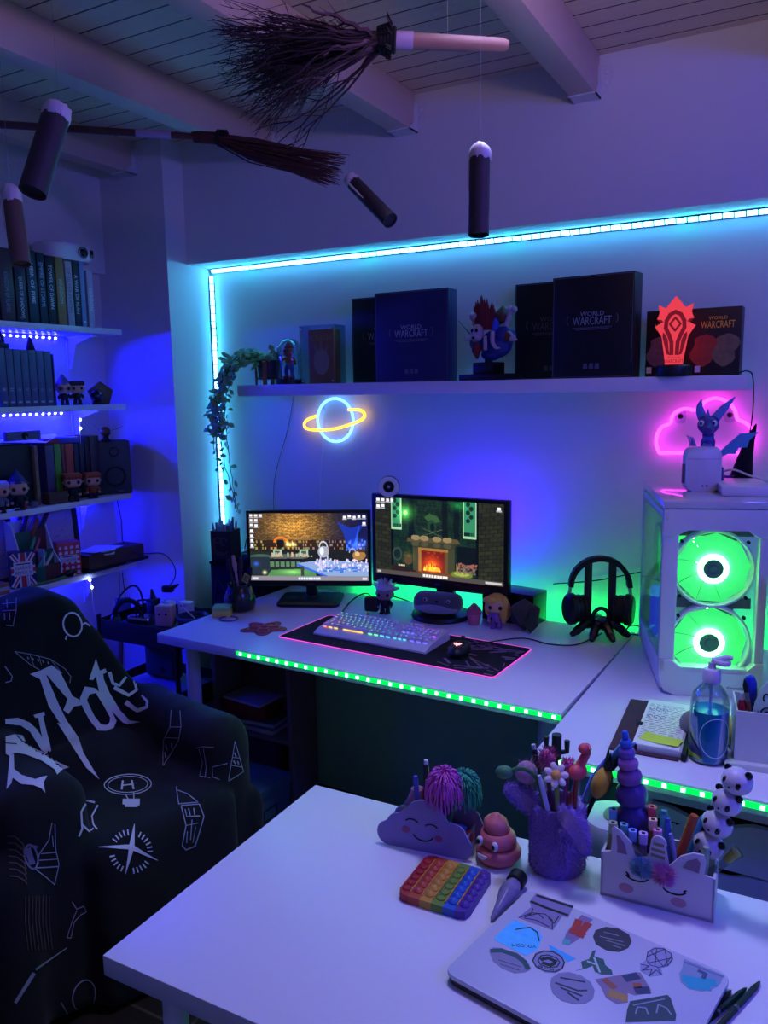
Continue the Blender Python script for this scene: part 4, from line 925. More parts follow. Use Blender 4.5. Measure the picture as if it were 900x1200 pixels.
f4 = MB().lathe([(.085, 0), (.085, .02), (.078, .02), (.078, 0)], 36, T(.028, .17, .37) @ RY(R(-90)), cap=False).build('side_fan', M_FAN, pc)
MB().lathe([(.02, .004), (.076, .006), (.076, .010), (.02, .012)], 24, T(.03, .17, .37) @ RY(R(-90))).build('fan_blades', FGB, f4)
MB().box((.03, .30, .16), (.03, .10, .14), .01).build('power_cover', glow('blue_lit_cover', (.04, .08, 1), .9, '3a50c0'), pc)
# glass: clear side and front panes
M_PANE = thin('case_glass', 'e8f2f0', 1.4)
MB().box((.0015, D/2+.005, .295), (.003, D-.03, .40)).build('side_glass', M_PANE, pc)
# logo
m = MB(); m.prism([(-.012, .010), (.012, .010), (.012, .005), (.004, .005), (.002, -.012), (-.003, -.012), (-.003, .004), (-.012, .004)], 0, .0006, T(.135, -.0002, .034) @ FRONT); m.build('logo', M_BLACK, pc)
lettering('thermaltake', mat('case_print', '5a6468', .4), pc, T(.205, -.0002, .030) @ FRONT, h=.008)
TOPZ = ZD+.543
# ---- on the case: white device, dragon toy, pointed hat, flat box
p = at_z(820, 588, TOPZ)
wd = thing('earbud_speaker', 'white rounded speaker box standing on the computer case', 'speaker', (p.x, p.y+.03, TOPZ), R(22))
m = MB().rbox((0, 0, 0), (.098, .045, .128), .02, .008, T(0, 0, .064)); mm = m
mm = MB().prism([(.049*sx_, z) for sx_, z in ()] or [(x, z) for x, z in [(-.049+.02*(1-math.cos(R(a))), .02-.02*math.sin(R(a))) for a in range(0, 91, 18)]+[(.029+.02*math.sin(R(a)), .02-.02*math.cos(R(a))) for a in range(0, 91, 18)]+[(.049-.02*(1-math.cos(R(a))), .108+.02*math.sin(R(a))) for a in range(0, 91, 18)]+[(-.029-.02*math.sin(R(a)), .108+.02*math.cos(R(a))) for a in range(0, 91, 18)]], -.022, .022, RX(PI/2), .008)
mm.build('body', mat('device_white', 'd6d6da', .3), wd)
MB().box((0, -.0223, .094), (.09, .0008, .0012)).build('seam', mat('seam_grey', '8a8a92', .5), wd)
for x in (-.002, .010): MB().lathe([(.0032, 0), (.0032, .0008), (0, .0008)], 10, T(x, -.0222, .017) @ FRONT).build('button', mat('seam_grey'), wd)
for sg in (-1, 1): MB().box((sg*.05, 0, .05), (.006, .02, .055), .002).build('side_grip', mat('grip_grey', '50505a', .5), wd)
dr = thing('dragon_figurine', 'purple blue winged dragon toy behind the white speaker box on the case', 'figurine', (p.x+.002, p.y+.10, TOPZ), R(10))
mdp = mat('dragon_violet', '4a3a8c', .5); mdb = mat('dragon_blue', '5a7ac0', .5); mdw = mat('dragon_wing', '4a90b8', .5)
m = MB().ball((0, 0, .05), (.036, .05, .04), 18).tube(spline([(0, -.02, .07), (.0, -.035, .11), (.002, -.03, .15), (0, -.03, .175)], 4), [.026]*4+[.02]*4+[.016]*4+[.018], 14).tube(spline([(0, .04, .05), (.02, .09, .03), (.06, .11, .02), (.09, .09, .03)], 4), [.02, .019, .018, .017, .016, .014, .012, .010, .009, .007, .005, .003, .001], 8)
for sx_ in (-1, 1):
    m.tube([(sx_*.03, -.025, .06), (sx_*.036, -.035, .03), (sx_*.036, -.045, .008)], [.018, .013, .012], 10).ball((sx_*.036, -.052, .008), (.014, .02, .008), 10).ball((sx_*.034, .025, .03), (.018, .026, .03), 12)
m.ball((0, -.036, .188), (.03, .03, .026), 18).tube([(0, -.055, .182), (-.004, -.085, .174)], [.018, .011], 12)
m.build('body', mdp, dr)
m = MB()
for k in range(5): m.tube([(-.012, -.058+.004*k, .075+.018*k), (.012, -.058+.004*k, .075+.018*k)], .009, 8)
m.build('belly', mdb, dr)
for sx_, q in ((-1, [(-.016, -.025, .208), (-.024, -.015, .235), (-.02, -.01, .262)]), (1, [(.018, -.022, .205), (.042, -.005, .235), (.072, .005, .268)])):
    MB().tube(spline(q, 4), [.014, .013, .0125, .012, .011, .009, .007, .004, .0008], 10).build('horn', mdb, dr)
m = MB()
for k in range(4): m.lathe([(.008, 0), (0, .03)], 6, T(-.003, -.04+.016*k, .207-.004*k) @ RX(R(-20*k+10)))
m.build('crest', mdb, dr)
for sx_ in (-1, 1):
    e = MB().ball((sx_*.017-.002, -.058, .194), (.008, .006, .009), 12).build('eye', mat('eye_white', 'd8d8e0', .3), dr); MB().ball((sx_*.017-.004, -.063, .194), (.004, .003, .005), 8).build('pupil', M_EYE, e)
for sx_ in (-1, 1):
    s_ = sx_
    pts = [(.02*s_, .0, .085), (.055*s_, .02, .12), (.095*s_, .03, .158), (.14*s_, .035, .162), (.118*s_, .032, .140), (.112*s_, .03, .120), (.09*s_, .026, .118), (.08*s_, .022, .10), (.06*s_, .018, .10)]
    if sx_ < 0: pts = [(x*.35, y+.05+abs(x)*.9, z-.02) for x, y, z in pts]
    m = MB(); n_ = len(pts); m.add([(x, y-.002, z) for x, y, z in pts]+[(x, y+.002, z) for x, y, z in pts], [list(range(n_)), list(range(n_, 2*n_))[::-1]]+[(i, (i+1) % n_, n_+(i+1) % n_, n_+i) for i in range(n_)])
    for q in (3, 5, 7): m.tube([pts[2], pts[q]], .0022, 5)
    m.tube([pts[0], pts[1], pts[2]], .004, 6); m.build('wing', mdw, dr)
p = at_z(872, 578, TOPZ)
ht = thing('pointed_hat', 'black bent pointed felt hat ornament at the back of the case top', 'ornament', (p.x-.004, p.y-.06, TOPZ))
m = MB(); m.lathe([(.058, 0), (.060, .002), (.045, .006), (.034, .012), (.0, .012)], 24)
m.tube(spline([(0, 0, .005), (.006, 0, .05), (.014, 0, .10), (.026, 0, .15), (.036, 0, .185)], 5), [.036-.0017*k for k in range(20)]+[.001], 16)
m.build('hat', mat('black_felt', '0d0d10', .9), ht)
fb = thing('network_box', 'flat white box with a ribbed side lying on the right of the case top', 'device', PC @ Vector((.215, .20, .543)), R(12.5))
MB().box((.02, 0, .014), (.13, .22, .028), .005).build('body', M_WPLAST, fb)
m = MB()
for k in range(3): m.box((-.046, 0, .007+.007*k), (.002, .20, .002))
m.build('ridge', mat('seam_grey'), fb)
q0 = at_z(845, 555, TOPZ+.04)
solo(MB().tube(spline([PC @ Vector((.17, .33, .56)), PC @ Vector((.215, .26, .60)), PC @ Vector((.255, .19, .59)), PC @ Vector((.30, .10, .58)), PC @ Vector((.36, .0, .57))], 6), .003, 8), 'cable', M_WPLAST, 'white cord arching over the flat box on the case top', 'cord')
# ---- right of the case: perforated panel and a bracket
pp = thing('perforated_panel', 'dark perforated metal panel standing at the right edge behind the organizer box', 'panel', (-.035, 2.16, ZD), R(14))
bm_ = MB()
n_ = 14
for i in range(8):
    for j in range(22):
        x, z = .012+i*.018, .02+j*.018+(.009 if i % 2 else 0)
        bm_.add([(x-.008, 0, z-.008), (x+.008, 0, z-.008), (x+.008, 0, z+.008), (x-.008, 0, z+.008), (x-.005, 0, z-.005), (x+.005, 0, z-.005), (x+.005, 0, z+.005), (x-.005, 0, z+.005)], [(0,1,5,4), (1,2,6,5), (2,3,7,6), (3,0,4,7)])
bm_.box((.076, .02, .21), (.15, .003, .42)).box((.001, .01, .21), (.004, .022, .42))
bm_.build('mesh_sheet', mat('perforated_metal', '4a4e5a', .4, .5), pp)
br = thing('bracket_stand', 'pale plastic bracket stand at the right edge beside the case', 'stand', (-.038, 2.09, ZD), R(14))
MB().prism([(0, 0), (.012, 0), (.018, .05), (.05, .085), (.05, .10), (.02, .085), (.012, .11), (0, .115)], -.008, .008, RX(PI/2)).box((.02, 0, .004), (.06, .05, .008), .002).build('bracket', M_WPLAST, br)
# ---- notebook with sheets and a note
nb = thing('notebook', 'open dark notebook with brown cover and handwritten white sheet on the corner desk', 'notebook', (-.325, 1.975, ZD), R(3))
NB = RZ(R(0))
mcv = mat('brown_cover', '4a2c34', .6)
m = MB().box((-.008, 0, .003), (.155, .33, .005), .001); m.build('cover', mcv, nb)
MB().box((.026, -.005, .013), (.098, .30, .016), .001).build('page_block', mat('page_grey', 'b0b0b4', .8), nb)
MB().box((.080, -.005, .010), (.012, .315, .018), .003).build('binding', M_DARK, nb)
ps_ = MB().box((.018, -.008, .0218), (.103, .29, .0012)).build('written_sheet', M_PAPER, nb)
m = MB(); rw = random.Random(8)
for k in range(22):
    y = .115-.0105*k-.01; x = -.026
    while x < .058:
        L = rw.uniform(.006, .02); strokes(m, [[(x, y), (min(x+L, .064), y)]], .0013, .0003); x += L+rw.uniform(.003, .008)
for k in range(6): strokes(m, [arc(-.018+.016*(k % 3), .075-.05*(k//3), .006, .009, 0, 300, 8)], .0014, .0003)
m.build('handwriting', mat('pen_ink', '3a4a5a', .6), ps_, T(0, 0, .0225))
MB().box((-.034, -.035, .0235), (.014, .018, .004), .001).build('clip', mat('dark_clip', '2a3a3a', .3, .6), nb)
yn = thing('sticky_note', 'yellow sticky note stuck on the handwritten notebook sheet', 'note', (-.294, 1.865, ZD+.0228), R(-8))
MB().add([(-.045, -.022, 0), (.0, -.025, .001), (.045, -.022, .004), (.045, .022, .003), (0, .024, 0), (-.045, .026, .001)], [(0, 1, 4, 5), (1, 2, 3, 4)]).build('note', mat('neon_yellow_paper', 'd0e040', .7), yn)
# ---- pump bottle of blue gel
sp_ = thing('pump_bottle', 'clear pump bottle half full of blue gel at the front of the corner desk', 'bottle', (-.19, 1.86, ZD), R(12))
prof = [(.034, .0), (.040, .004), (.0425, .012), (.0425, .135), (.038, .158), (.022, .178), (.0165, .184), (.0165, .192)]
inn = [(r-.0018, max(z, .003)) for r, z in prof][::-1]
MB().lathe(prof+inn+[(1e-6, .003)], 40, cap=False).lathe([(1e-6, 0), (.034, 0)], 40, cap=False).build('bottle', M_GLASS, sp_)
MB().lathe([(0, .004), (.036, .005), (.0395, .012), (.0395, .122), (0, .123)], 40).build('gel', mat('blue_gel', '2a9ae0', .15, trans=.15, ior=1.15), sp_)
MB().lathe([(.019, .186), (.0195, .190), (.0195, .212), (.017, .216), (.008, .217), (.008, .232), (.0, .232)], 28).build('collar', mat('pump_lilac', 'c0b4cc', .4), sp_)
MB().prism([(.021*math.cos(R(a)), .017*math.sin(R(a))) for a in range(0, 360, 20)], .228, .240, T(-.006, 0, 0) @ RY(R(6)), .004).tube([(.0, 0, .234), (.03, -.003, .246), (.042, -.004, .244)], [.007, .006, .005], 10).build('pump_head', MATS['pump_lilac'], sp_)
MB().tube([(0, 0, .186), (0, 0, .03)], .0035, 8).build('dip_tube', mat('tube_clear', 'c8dcd8', .3), sp_)
m = MB()
def wrap(pts, r=.0431): return [(r*math.sin(x/r), -r*math.cos(x/r), z) for x, z in pts]
m.add(wrap([(-.075, .02), (-.055, .018), (-.035, .024), (-.018, .016), (-.018, .028), (-.035, .046), (-.055, .060), (-.075, .07)]), [(0,1,6,7), (1,2,5,6), (2,3,4,5)])
m.build('label', mat('label_navy', '1c2c5a', .4), sp_)
m = MB(); m.add(wrap([(-.075, .014), (-.055, .013), (-.035, .015), (-.016, .012), (-.016, .017), (-.035, .024), (-.055, .026), (-.075, .028)], .0434), [(0,1,6,7), (1,2,5,6), (2,3,4,5)])
m.build('label_band', mat('label_lime', 'a0c040', .5), sp_)
m = MB(); m.tube(wrap([(.012+.036*math.cos(R(a)), .068+.046*math.sin(R(a))) for a in range(0, 360, 12)], .0432), .0006, 5, closed=True); m.build('label_ring', mat('pale_ring', 'b0d8d8', .4), sp_)
# ---- white organizer box and what it holds
og = thing('organizer_box', 'white open box full of pens and brushes at the right of the corner desk', 'box', (-.135, 1.853, ZD), R(9))
mo_ = mat('organizer_white', 'c4c8c4', .5)
m = MB()
for c, d in (((.07, 0, .065), (.14, .004, .13)), ((.07, .12, .065), (.14, .004, .13)), ((.002, .06, .065), (.004, .12, .13)), ((.138, .06, .065), (.004, .12, .13)), ((.07, .06, .002), (.14, .12, .004))): m.box(c, d)
m.build('shell', mo_, og)
m = MB().box((.12, -.004, .024), (.28, .03, .02), .003); m.build('base_drawer', mo_, og, T(0, 0, -.02))
OG = T(-.135, 1.853, ZD) @ RZ(R(9))
def stick(name, label, cat, b, t, parts, group=None, M=OG):
    """a slim thing from b to t in frame M; parts = [(part, material, profile over 0..1)]"""
    b, t = M @ Vector(b), M @ Vector(t)
    r = thing(name, label, cat, group=group, M=along(b, t)); L = (t-b).length
    for pn, pm, pr in parts: MB().lathe([(rr, z*L) for rr, z in pr], 12).build(pn, pm, r)
    return r
mred = mat('glossy_red', 'a02030', .3); mblu = mat('cobalt', '1c2cb0', .35); mblk = M_BLACK; mor = mat('copper_brown', '8c5038', .4)
stick('marker_pen', 'red bottle shaped marker at the left of the organizer box', 'pen', (.02, .03, .02), (.012, .03, .16), [('barrel', mred, [(.009, 0), (.010, .8), (.006, .9), (0, .9)]), ('tip', M_WPLAST, [(.005, .9), (.003, 1), (0, 1)])])
stick('paint_brush', 'thin copper brush with dark tip leaning left in the organizer box', 'brush', (.05, .03, .02), (.014, .02, .20), [('handle', mor, [(.003, 0), (.005, .7)]), ('ferrule', M_STEEL, [(.0052, .7), (.0055, .82)]), ('bristles', mblk, [(.0055, .82), (.006, .9), (0, 1)])])
stick('gel_pen', 'cobalt blue rounded pen standing in the organizer box', 'pen', (.045, .05, .02), (.028, .045, .20), [('body', mblu, [(.007, 0), (.009, .6), (.013, .75), (.014, .9), (.009, .98), (0, 1)])])
ft = thing('feather_cutout', 'pale green leaf shaped board with eye and drawn marks in the organizer box', 'ornament', M=OG @ T(.068, .02, .06) @ RY(R(-2)))
lf_ = [(-.028, 0), (-.034, .05), (-.026, .09), (-.006, .135), (.004, .14), (.012, .13), (.024, .08), (.030, .03), (.034, 0)]
MB().prism(lf_, 0, .006, FRONT, .001).build('board', mat('pale_green_board', 'a8c8b8', .6), ft)
m = MB(); strokes(m, [arc(-.002, .065, .013, .013), arc(-.002, .065, .004, .004), [(-.024, .035), (.0, .012), (.022, .034)], [(-.02, .02), (.0, .0), (.02, .016)], arc(-.004, .1, .006, .01, 60, 220, 8), arc(.012, .1, .006, .01, 60, 220, 8), [(-.026, .06), (-.02, .068)], [(.016, .06), (.022, .07)]], .003, .0006)
m.build('drawn_marks', M_DARK, ft, T(0, -.0062, 0) @ FRONT)
pf = thing('pom_pom', 'fluffy yellow pom-pom at the back of the organizer box', 'pom-pom', OG @ Vector((.115, .075, .165)))
m = MB(); rf = random.Random(6)
for k in range(420):
    z = rf.uniform(-1, 1); a = rf.uniform(0, 2*PI); s_ = math.sqrt(1-z*z); d = Vector((s_*math.cos(a), s_*math.sin(a), z*.75)); n_ = d.orthogonal().normalized()*.0022
    L = rf.uniform(.035, .048); m.add([d*.02-n_, d*.02+n_, d*L*1.1], [(0, 1, 2)])
m.ball((0, 0, 0), (.038, .038, .03), 14); m.build('fluff', mat('yellow_fluff', 'c89a3c', .95, sheen=.5), pf)
MB().tube([(0, 0, -.02), (0, 0, -.14)], .003, 6).build('stem', M_WPLAST, pf)
stick('marker_pen', 'dark red capped pen at the right of the organizer box', 'pen', (.115, .02, .02), (.118, .016, .15), [('body', mred, [(.008, 0), (.009, .9), (.006, 1), (0, 1)])])
stick('marker_pen', 'blue capped pen at the right of the organizer box', 'pen', (.122, .035, .02), (.124, .03, .165), [('body', mblu, [(.008, 0), (.009, .9), (.006, 1), (0, 1)])])
stick('marker_pen', 'green tube pen behind the blue one at the right of the organizer box', 'pen', (.125, .05, .02), (.128, .046, .185), [('body', mat('tube_green', '3c6a50', .5), [(.010, 0), (.011, .9), (.006, 1), (0, 1)])])
lm = thing('lemon', 'yellow green round fruit shaped ornament behind the pump bottle', 'ornament', (-.15, 1.965, ZD))
MB().ball((0, 0, .035), (.032, .036, .035), 18).build('body', mat('lime_yellow', 'a8b030', .5), lm); MB().cyl((0, 0, .068), (.003, 0, .076), .003).build('stem', M_STEM, lm)
sb = thing('stone_ball', 'grey mottled ball behind the pump bottle beside the notebook', 'ornament', (-.235, 1.965, ZD))
MB().ball((0, 0, .034), .034, 18).build('body', mat('mottled_grey', '5a5c58', .7, noise='8a8a80', scale=60), sb)
# ---- drawer unit under the corner desk
du = thing('drawer_unit', 'white drawer unit under the corner desk at the right', 'drawer unit', (-.315, 1.80, 0), R(-1.2))
m = MB()
w_, d_, h_ = .56, .5, .665
for c, d in (((.009, d_/2, h_/2+.01), (.018, d_, h_-.02)), ((w_/2, d_/2, h_/2+.01), (.018, d_, h_-.02)), ((w_-.009, d_/2, h_/2+.01), (.018, d_, h_-.02)), ((w_/2, d_/2, h_-.009), (w_+.006, d_+.004, .018)), ((w_/2, d_/2, .03), (w_, d_, .018)), ((w_/2, d_-.004, h_/2), (w_, .008, h_-.02))): m.box(c, d, .001)
m.build('carcass', M_WHITE, du)
for col in range(2):
    for k in range(5):
        z0 = .045+.12*k; zt = z0+.114; xc = .009+.014+col*(w_/2-.004)+(w_/2-.026)/2-.005
        half_ = (w_/2-.026)/2; cut = [(xc-half_, z0), (xc+half_, z0), (xc+half_, zt)]+[(xc+.085, zt), (xc+.07, zt-.004), (xc+.045, zt-.013), (xc-.045, zt-.013), (xc-.07, zt-.004), (xc-.085, zt), (xc-half_, zt)]
        dw = MB().prism(cut, 0, .016, FRONT).build('drawer', M_WHITE, du, T(0, .004, 0))
        MB().box((xc, .2, z0+.03), (2*half_-.02, .36, .05)).build('drawer_box', mat('drawer_dark', '202426', .7), dw)
# emblem stuck on the upper left drawer
p = du.matrix_world.inverted() @ at_y(766, 975, 1.80)
drw = [c for c in du.children if c.name.startswith('drawer')][4]
m = MB(); s_ = .00062
def ser(P, ws):
    Q = spline([(x*s_, y*s_) for x, y in P], 5)
    for i in range(len(Q)-1):
        t = i/(len(Q)-1); w = s_*(ws[0]+(ws[1]-ws[0])*t); strokes(m, [[Q[i], Q[i+1]]], w, .0006)
ser([(0, 0), (-14, 12), (-8, 26), (-24, 22), (-36, 30), (-44, 40)], (9, 3)); ser([(0, 0), (14, 10), (10, 24), (26, 20), (38, 26), (50, 22)], (9, 3)); ser([(0, -6), (8, -16), (-2, -26), (6, -34), (0, -42)], (9, 3))
ser([(-16, 2), (0, -10), (16, 2)], (6, 6)); ser([(-14, 14), (-2, 22), (12, 14)], (4, 4))
m.prism([(-.0285, .027), (-.022, .020), (-.0186, .0174), (-.025, .016)], 0, .0006); m.prism([(.0285, .0174), (.0384, .016), (.03, .011)], 0, .0006)
m.build('emblem_sticker', M_DARK, drw, T(p.x, -.0162, p.z) @ FRONT, label='dark three-headed emblem on the top left drawer')
# ---- round white bin in front of the corner desk
p = at_y(708, 962, 1.62)
wb_ = thing('waste_bin', 'round white bin with a dark oval lid opening between furry cup and drawer unit', 'bin', (p.x, 1.62, 0))
MB().lathe([(.055, 0), (.060, .006), (.068, p.z-.05), (.070, p.z-.02), (.064, p.z-.004), (.05, p.z), (0, p.z+.002)], 32).build('body', mat('bin_white', 'b8c0bc', .45), wb_)
MB().prism([(.026*math.cos(R(q)), .034*math.sin(R(q))) for q in range(0, 360, 20)], 0, .0015).build('lid_opening', mat('dimple_grey', '5a605e', .6), wb_, T(.006, -.004, p.z+.0015))
# ================================================================ on the foreground table
ZA = .74
def tz(x, y, z=ZA): return at_z(x, y, z)
# ---- cloud pencil box
p0, p1 = tz(431, 978), tz(537, 1003)
cb = thing('pencil_holder', 'lilac cloud shaped pencil box with a smiling face on the table', 'pencil holder', tz(486, 1000), math.atan2(p1.y-p0.y, p1.x-p0.x))
mli = mat('lilac_card', '8676b0', .6)
def cloudpts(s=1): return [(x*s, z*s) for x, z in [(-.070, .0), (.066, .0)]+arc(.070, .022, .020, .022, -80, 60, 6)+arc(.052, .045, .026, .022, 30, 110, 5)+arc(.0, .068, .038, .034, 20, 160, 10)+arc(-.050, .044, .026, .024, 90, 170, 5)+arc(-.074, .024, .022, .024, 130, 262, 8)]
# front and back boards with floor and ends between them
MB().prism(cloudpts(), 0, .004, FRONT, .001).build('front_board', mli, cb, T(0, .004, 0))
MB().prism([(x, z*1.06) for x, z in cloudpts()], 0, .004, FRONT, .001).build('back_board', mli, cb, T(.012, .062, 0))
m = MB().box((.004, .031, .003), (.14, .056, .005)); m.box((-.072, .031, .022), (.004, .056, .04)).box((.078, .031, .022), (.004, .056, .04)); m.build('tray', mli, cb)
m = MB(); strokes(m, [arc(-.026, .054, .012, .007, 20, 160, 8), arc(.012, .050, .012, .007, 20, 160, 8), arc(-.004, .036, .020, .014, 200, 340, 10)], .0022, .0006); m.build('drawn_face', M_DARK, cb, T(0, -.0001, 0) @ FRONT)
for x, z in ((-.038, .038), (.026, .032)): MB().prism([(x+q[0], z+q[1]) for q in arc(0, 0, .0075, .0065, n=14)[:-1]], 0, .0005).build('printed_cheek', mat('cheek_pink', '9a4a70', .6), cb, T(0, -.0001, 0) @ FRONT)
CBM = cb.matrix_world.copy()
def pen(lab, b, t, col, M, r=.0042, name='pencil', cat='pencil', tipc=None, group=None):
    mc_ = mat('pen_'+col, col, .4)
    return stick(name, lab, cat, b, t, [('barrel', mc_, [(r, 0), (r, .93), (r*.8, .95)]), ('tip', mat('pen_'+(tipc or col), tipc or col, .4), [(r*.8, .95), (r*.75, 1), (0, 1)])], group, M)
pen('blue pencil standing left in the cloud box', (-.022, .03, .006), (-.030, .035, .128), '4a50c0', CBM, .005)
pen('green pencil in the middle of the cloud box', (-.004, .03, .006), (-.006, .034, .125), '4a8a4a', CBM, .0052)
pen('dark pencil with a shiny top in the cloud box', (-.012, .042, .006), (-.013, .046, .158), '2a2430', CBM, .005, tipc='c8c8d0')
pen('orange pencil beside the green one in the cloud box', (.006, .034, .006), (.006, .038, .128), 'b0643c', CBM, .0045)
pen('red brown pencil behind the pom pens in the cloud box', (-.016, .05, .006), (-.014, .054, .145), '7a3040', CBM, .005)
er = thing('eraser', 'dark round eraser in the left end of the cloud box', 'eraser', CBM @ Vector((-.05, .03, .032))); MB().ball((0, 0, .012), (.024, .02, .022), 14).build('body', mat('dark_mauve', '3a2c44', .6), er); MB().box((.018, -.004, .03), (.012, .012, .016), .003).build('yellow_tab', mat('note_yellow'), er)
rd = thing('sharpener', 'red and blue pencil sharpener in the right end of the cloud box', 'sharpener', CBM @ Vector((.064, .03, .006)), R(-20)); MB().box((-.008, 0, .028), (.024, .02, .026), .005).build('blue_body', mat('pen_4a50c0'), rd); MB().box((.012, 0, .026), (.016, .02, .022), .005).build('red_body', mat('pen_b02a40', 'b02a40', .4), rd)
pk = thing('soft_toy', 'pale pink round toy top behind the cloud box', 'toy', CBM @ Vector((-.03, .046, .006)), 0); MB().lathe([(.012, 0), (.016, .04), (.02, .07), (.012, .092), (0, .098)], 14).build('body', mat('dusty_pink', 'a0607c', .6), pk)
def pompen(lab, b, t, col, fringe, r, n, seed):
    g = stick('pom_pen', lab, 'pen', b, t, [('barrel', mat('pen_'+col, col, .4), [(.005, 0), (.0045, .95), (.0, 1)])], 'tasselled pens', CBM)
    L = (CBM @ Vector(t)-CBM @ Vector(b)).length; Mi = g.matrix_world.inverted(); up = (Mi.to_3x3() @ Vector((0, 0, 1))).normalized()
    m = MB(); rr = random.Random(seed); top = Vector((0, 0, L-.02))
    for k in range(n):
        d = Vector((rr.uniform(-1, 1), rr.uniform(-1, 1), rr.uniform(-.4, 1))).normalized()
        q = top+d*r*.55; q2 = top+d*r-up*r*.35*(1-abs(d.dot(up))*.4); q3 = q2-up*r*rr.uniform(.35, .8)+d*r*.08
        m.tube([top+d*.004, q+up*r*.18, q2, q3], [.0016, .0015, .0014, .0012], 4)
    m.build('fringe', mat('fringe_'+fringe, fringe, .7), g)
pompen('pen with a pink rubber tassel leaning right in the cloud box', (.012, .025, .006), (.034, .018, .158), 'c04a6a', 'c050b0', .034, 230, 1)
pompen('pen with a green rubber tassel leaning far right in the cloud box', (.02, .03, .006), (.066, .05, .145), '4a9a6a', '2c9a78', .032, 200, 2)
# ---- swirl toy with eyes
sw = thing('swirl_toy', 'pink soft swirl toy with eyes and smile on the table', 'toy', tz(567, 1014)+Vector((0, .012, 0)), R(-14))
prof = [(.0, 0), (.034, 0)]
for zc, rr in ((.017, .041), (.043, .033), (.064, .023)): prof += [(rr*math.cos(R(a))*.35+rr*.65, zc+.0145*math.sin(R(a))) for a in (-75, -45, -15, 15, 45, 75)]
prof += [(.013, .080), (.007, .086), (.001, .089)]
m = MB().lathe(prof, 32); m.v = [(x+.004*math.sin(z*60)+.1*max(0, z-.08), y, z) for x, y, z in m.v]
m.build('body', mat('salmon_rubber', 'cc6a70', .45), sw, ang=60)
for sx_ in (-1, 1):
    e = MB().ball((sx_*.016, -.0305, .043), (.0068, .005, .009), 14).build('eye', M_WPLAST, sw); MB().ball((sx_*.016-.001, -.035, .043), (.0035, .002, .005), 10).build('pupil', M_EYE, e)
m = MB(); m.prism(arc(0, 0, .010, .007, 180, 360, 12), 0, .003); m.build('smile', M_WPLAST, sw, T(-.002, -.042, .026) @ RX(R(75)))
# ---- rainbow bubble toy
q = [tz(456, 1055), tz(531, 1085), tz(559, 1031), tz(489, 1012)]
cen = sum(q, Vector())/4; ax = ((q[1]-q[0])+(q[2]-q[3]))/2
pt = thing('bubble_toy', 'square rainbow striped bubble popping toy lying on the table', 'toy', cen, math.atan2(ax.y, ax.x))
S = .126; cols = ['a02024', 'b0442a', 'c08a30', '6a8a30', '2458b0', '50308c']
m = MB(); n_ = 6; hh = .014
ms_ = [mat('silicone_'+c, c, .45) for c in cols]
for k in range(6):
    m.k = k; x0 = -S/2+S*k/6; x1 = x0+S/6
    c0 = .014 if k == 0 else 0; c1_ = .014 if k == 5 else 0
    pts = [(x0, -S/2+c0)]+([(x0+c0*.3, -S/2+c0*.3)] if c0 else [])+[(x0+c0, -S/2), (x1-c1_, -S/2)]+([(x1-c1_*.3, -S/2+c1_*.3)] if c1_ else [])+[(x1, -S/2+c1_), (x1, S/2-c1_)]+([(x1-c1_*.3, S/2-c1_*.3)] if c1_ else [])+[(x1-c1_, S/2), (x0+c0, S/2)]+([(x0+c0*.3, S/2-c0*.3)] if c0 else [])+[(x0, S/2-c0)]
    pts = [p_ for i, p_ in enumerate(pts) if i == 0 or (Vector(p_)-Vector(pts[i-1])).length > 1e-6]
    m.prism(pts, 0, hh)
m.build('sheet', ms_, pt)
for k in range(6):
    x = -S/2+S*(k+.5)/6
    for j in range(6):
        y = -S/2+.012+(S-.024)*(j+.5)/6; pop = (k*7+j*3) % 3 != 0
        MB().lathe([(.0088, 0), (.0085, .0016), (.0072, .0025), (.006, .004 if pop else .0008), (.0, .0062 if pop else .0006)], 16, T(x, y, hh)).build('bubble', ms_[k], pt)
m = MB()
for k in range(1, 6): m.box((-S/2+S*k/6, 0, hh+.001), (.0022, S-.02, .003), .0008)
m.build('ridge', ms_[2], pt)
# ---- glitter pen lying on the table
a, b = tz(592, 1036, ZA+.016), tz(561, 1082, ZA+.004)
gp_ = thing('icing_pen', 'clear drop shaped glitter pen with a black cap lying by the bubble toy', 'pen', M=along(a, b)); L = (b-a).length
MB().lathe([(.0145, -.012), (.016, -.010), (.016, .008), (.014, .010), (0, .010)], 20).build('cap', M_BLACK, gp_)
MB().lathe([(.0115, .009), (.013, .014), (.0165, .026), (.0155, .042), (.009, .066), (.004, L-.004), (.0015, L), (0, L)], 24).build('body', mat('glitter_gel', 'b0a8cc', .2, trans=.25, ior=1.2, noise='5a5a80', scale=90), gp_)
# ---- purple furry cup
fc0 = tz(636, 1030)
fu = thing('furry_pencil_cup', 'purple furry pencil cup with bunny ears holding flower pens on the table', 'pencil holder', fc0+Vector((-.003, .026, 0)), R(16))
mfu = mat('purple_fur', '8a68c4', .95, sheen=.6, noise='7654b0', scale=60); mfi = mat('mauve_ear', '8a6aa0', .9, sheen=.5)
rf = random.Random(21)
def fur(m, p, n, L=.005, w=.0009):
    t = Vector((rf.uniform(-1, 1), rf.uniform(-1, 1), rf.uniform(-1.4, .3))); d = (n*1.0+t*.55).normalized(); s_ = d.orthogonal().normalized()
    m.add([p-s_*w, p+s_*w, p+d*L*rf.uniform(.6, 1.1)], [(0, 1, 2)])
m = MB(); CR, CH = .047, .122
m.lathe([(.0, 0), (CR-.002, 0), (CR+.001, .01), (CR+.001, .06), (CR-.002, CH), (CR-.008, CH+.002), (CR-.010, CH-.004), (CR-.010, .02), (0, .018)], 36)
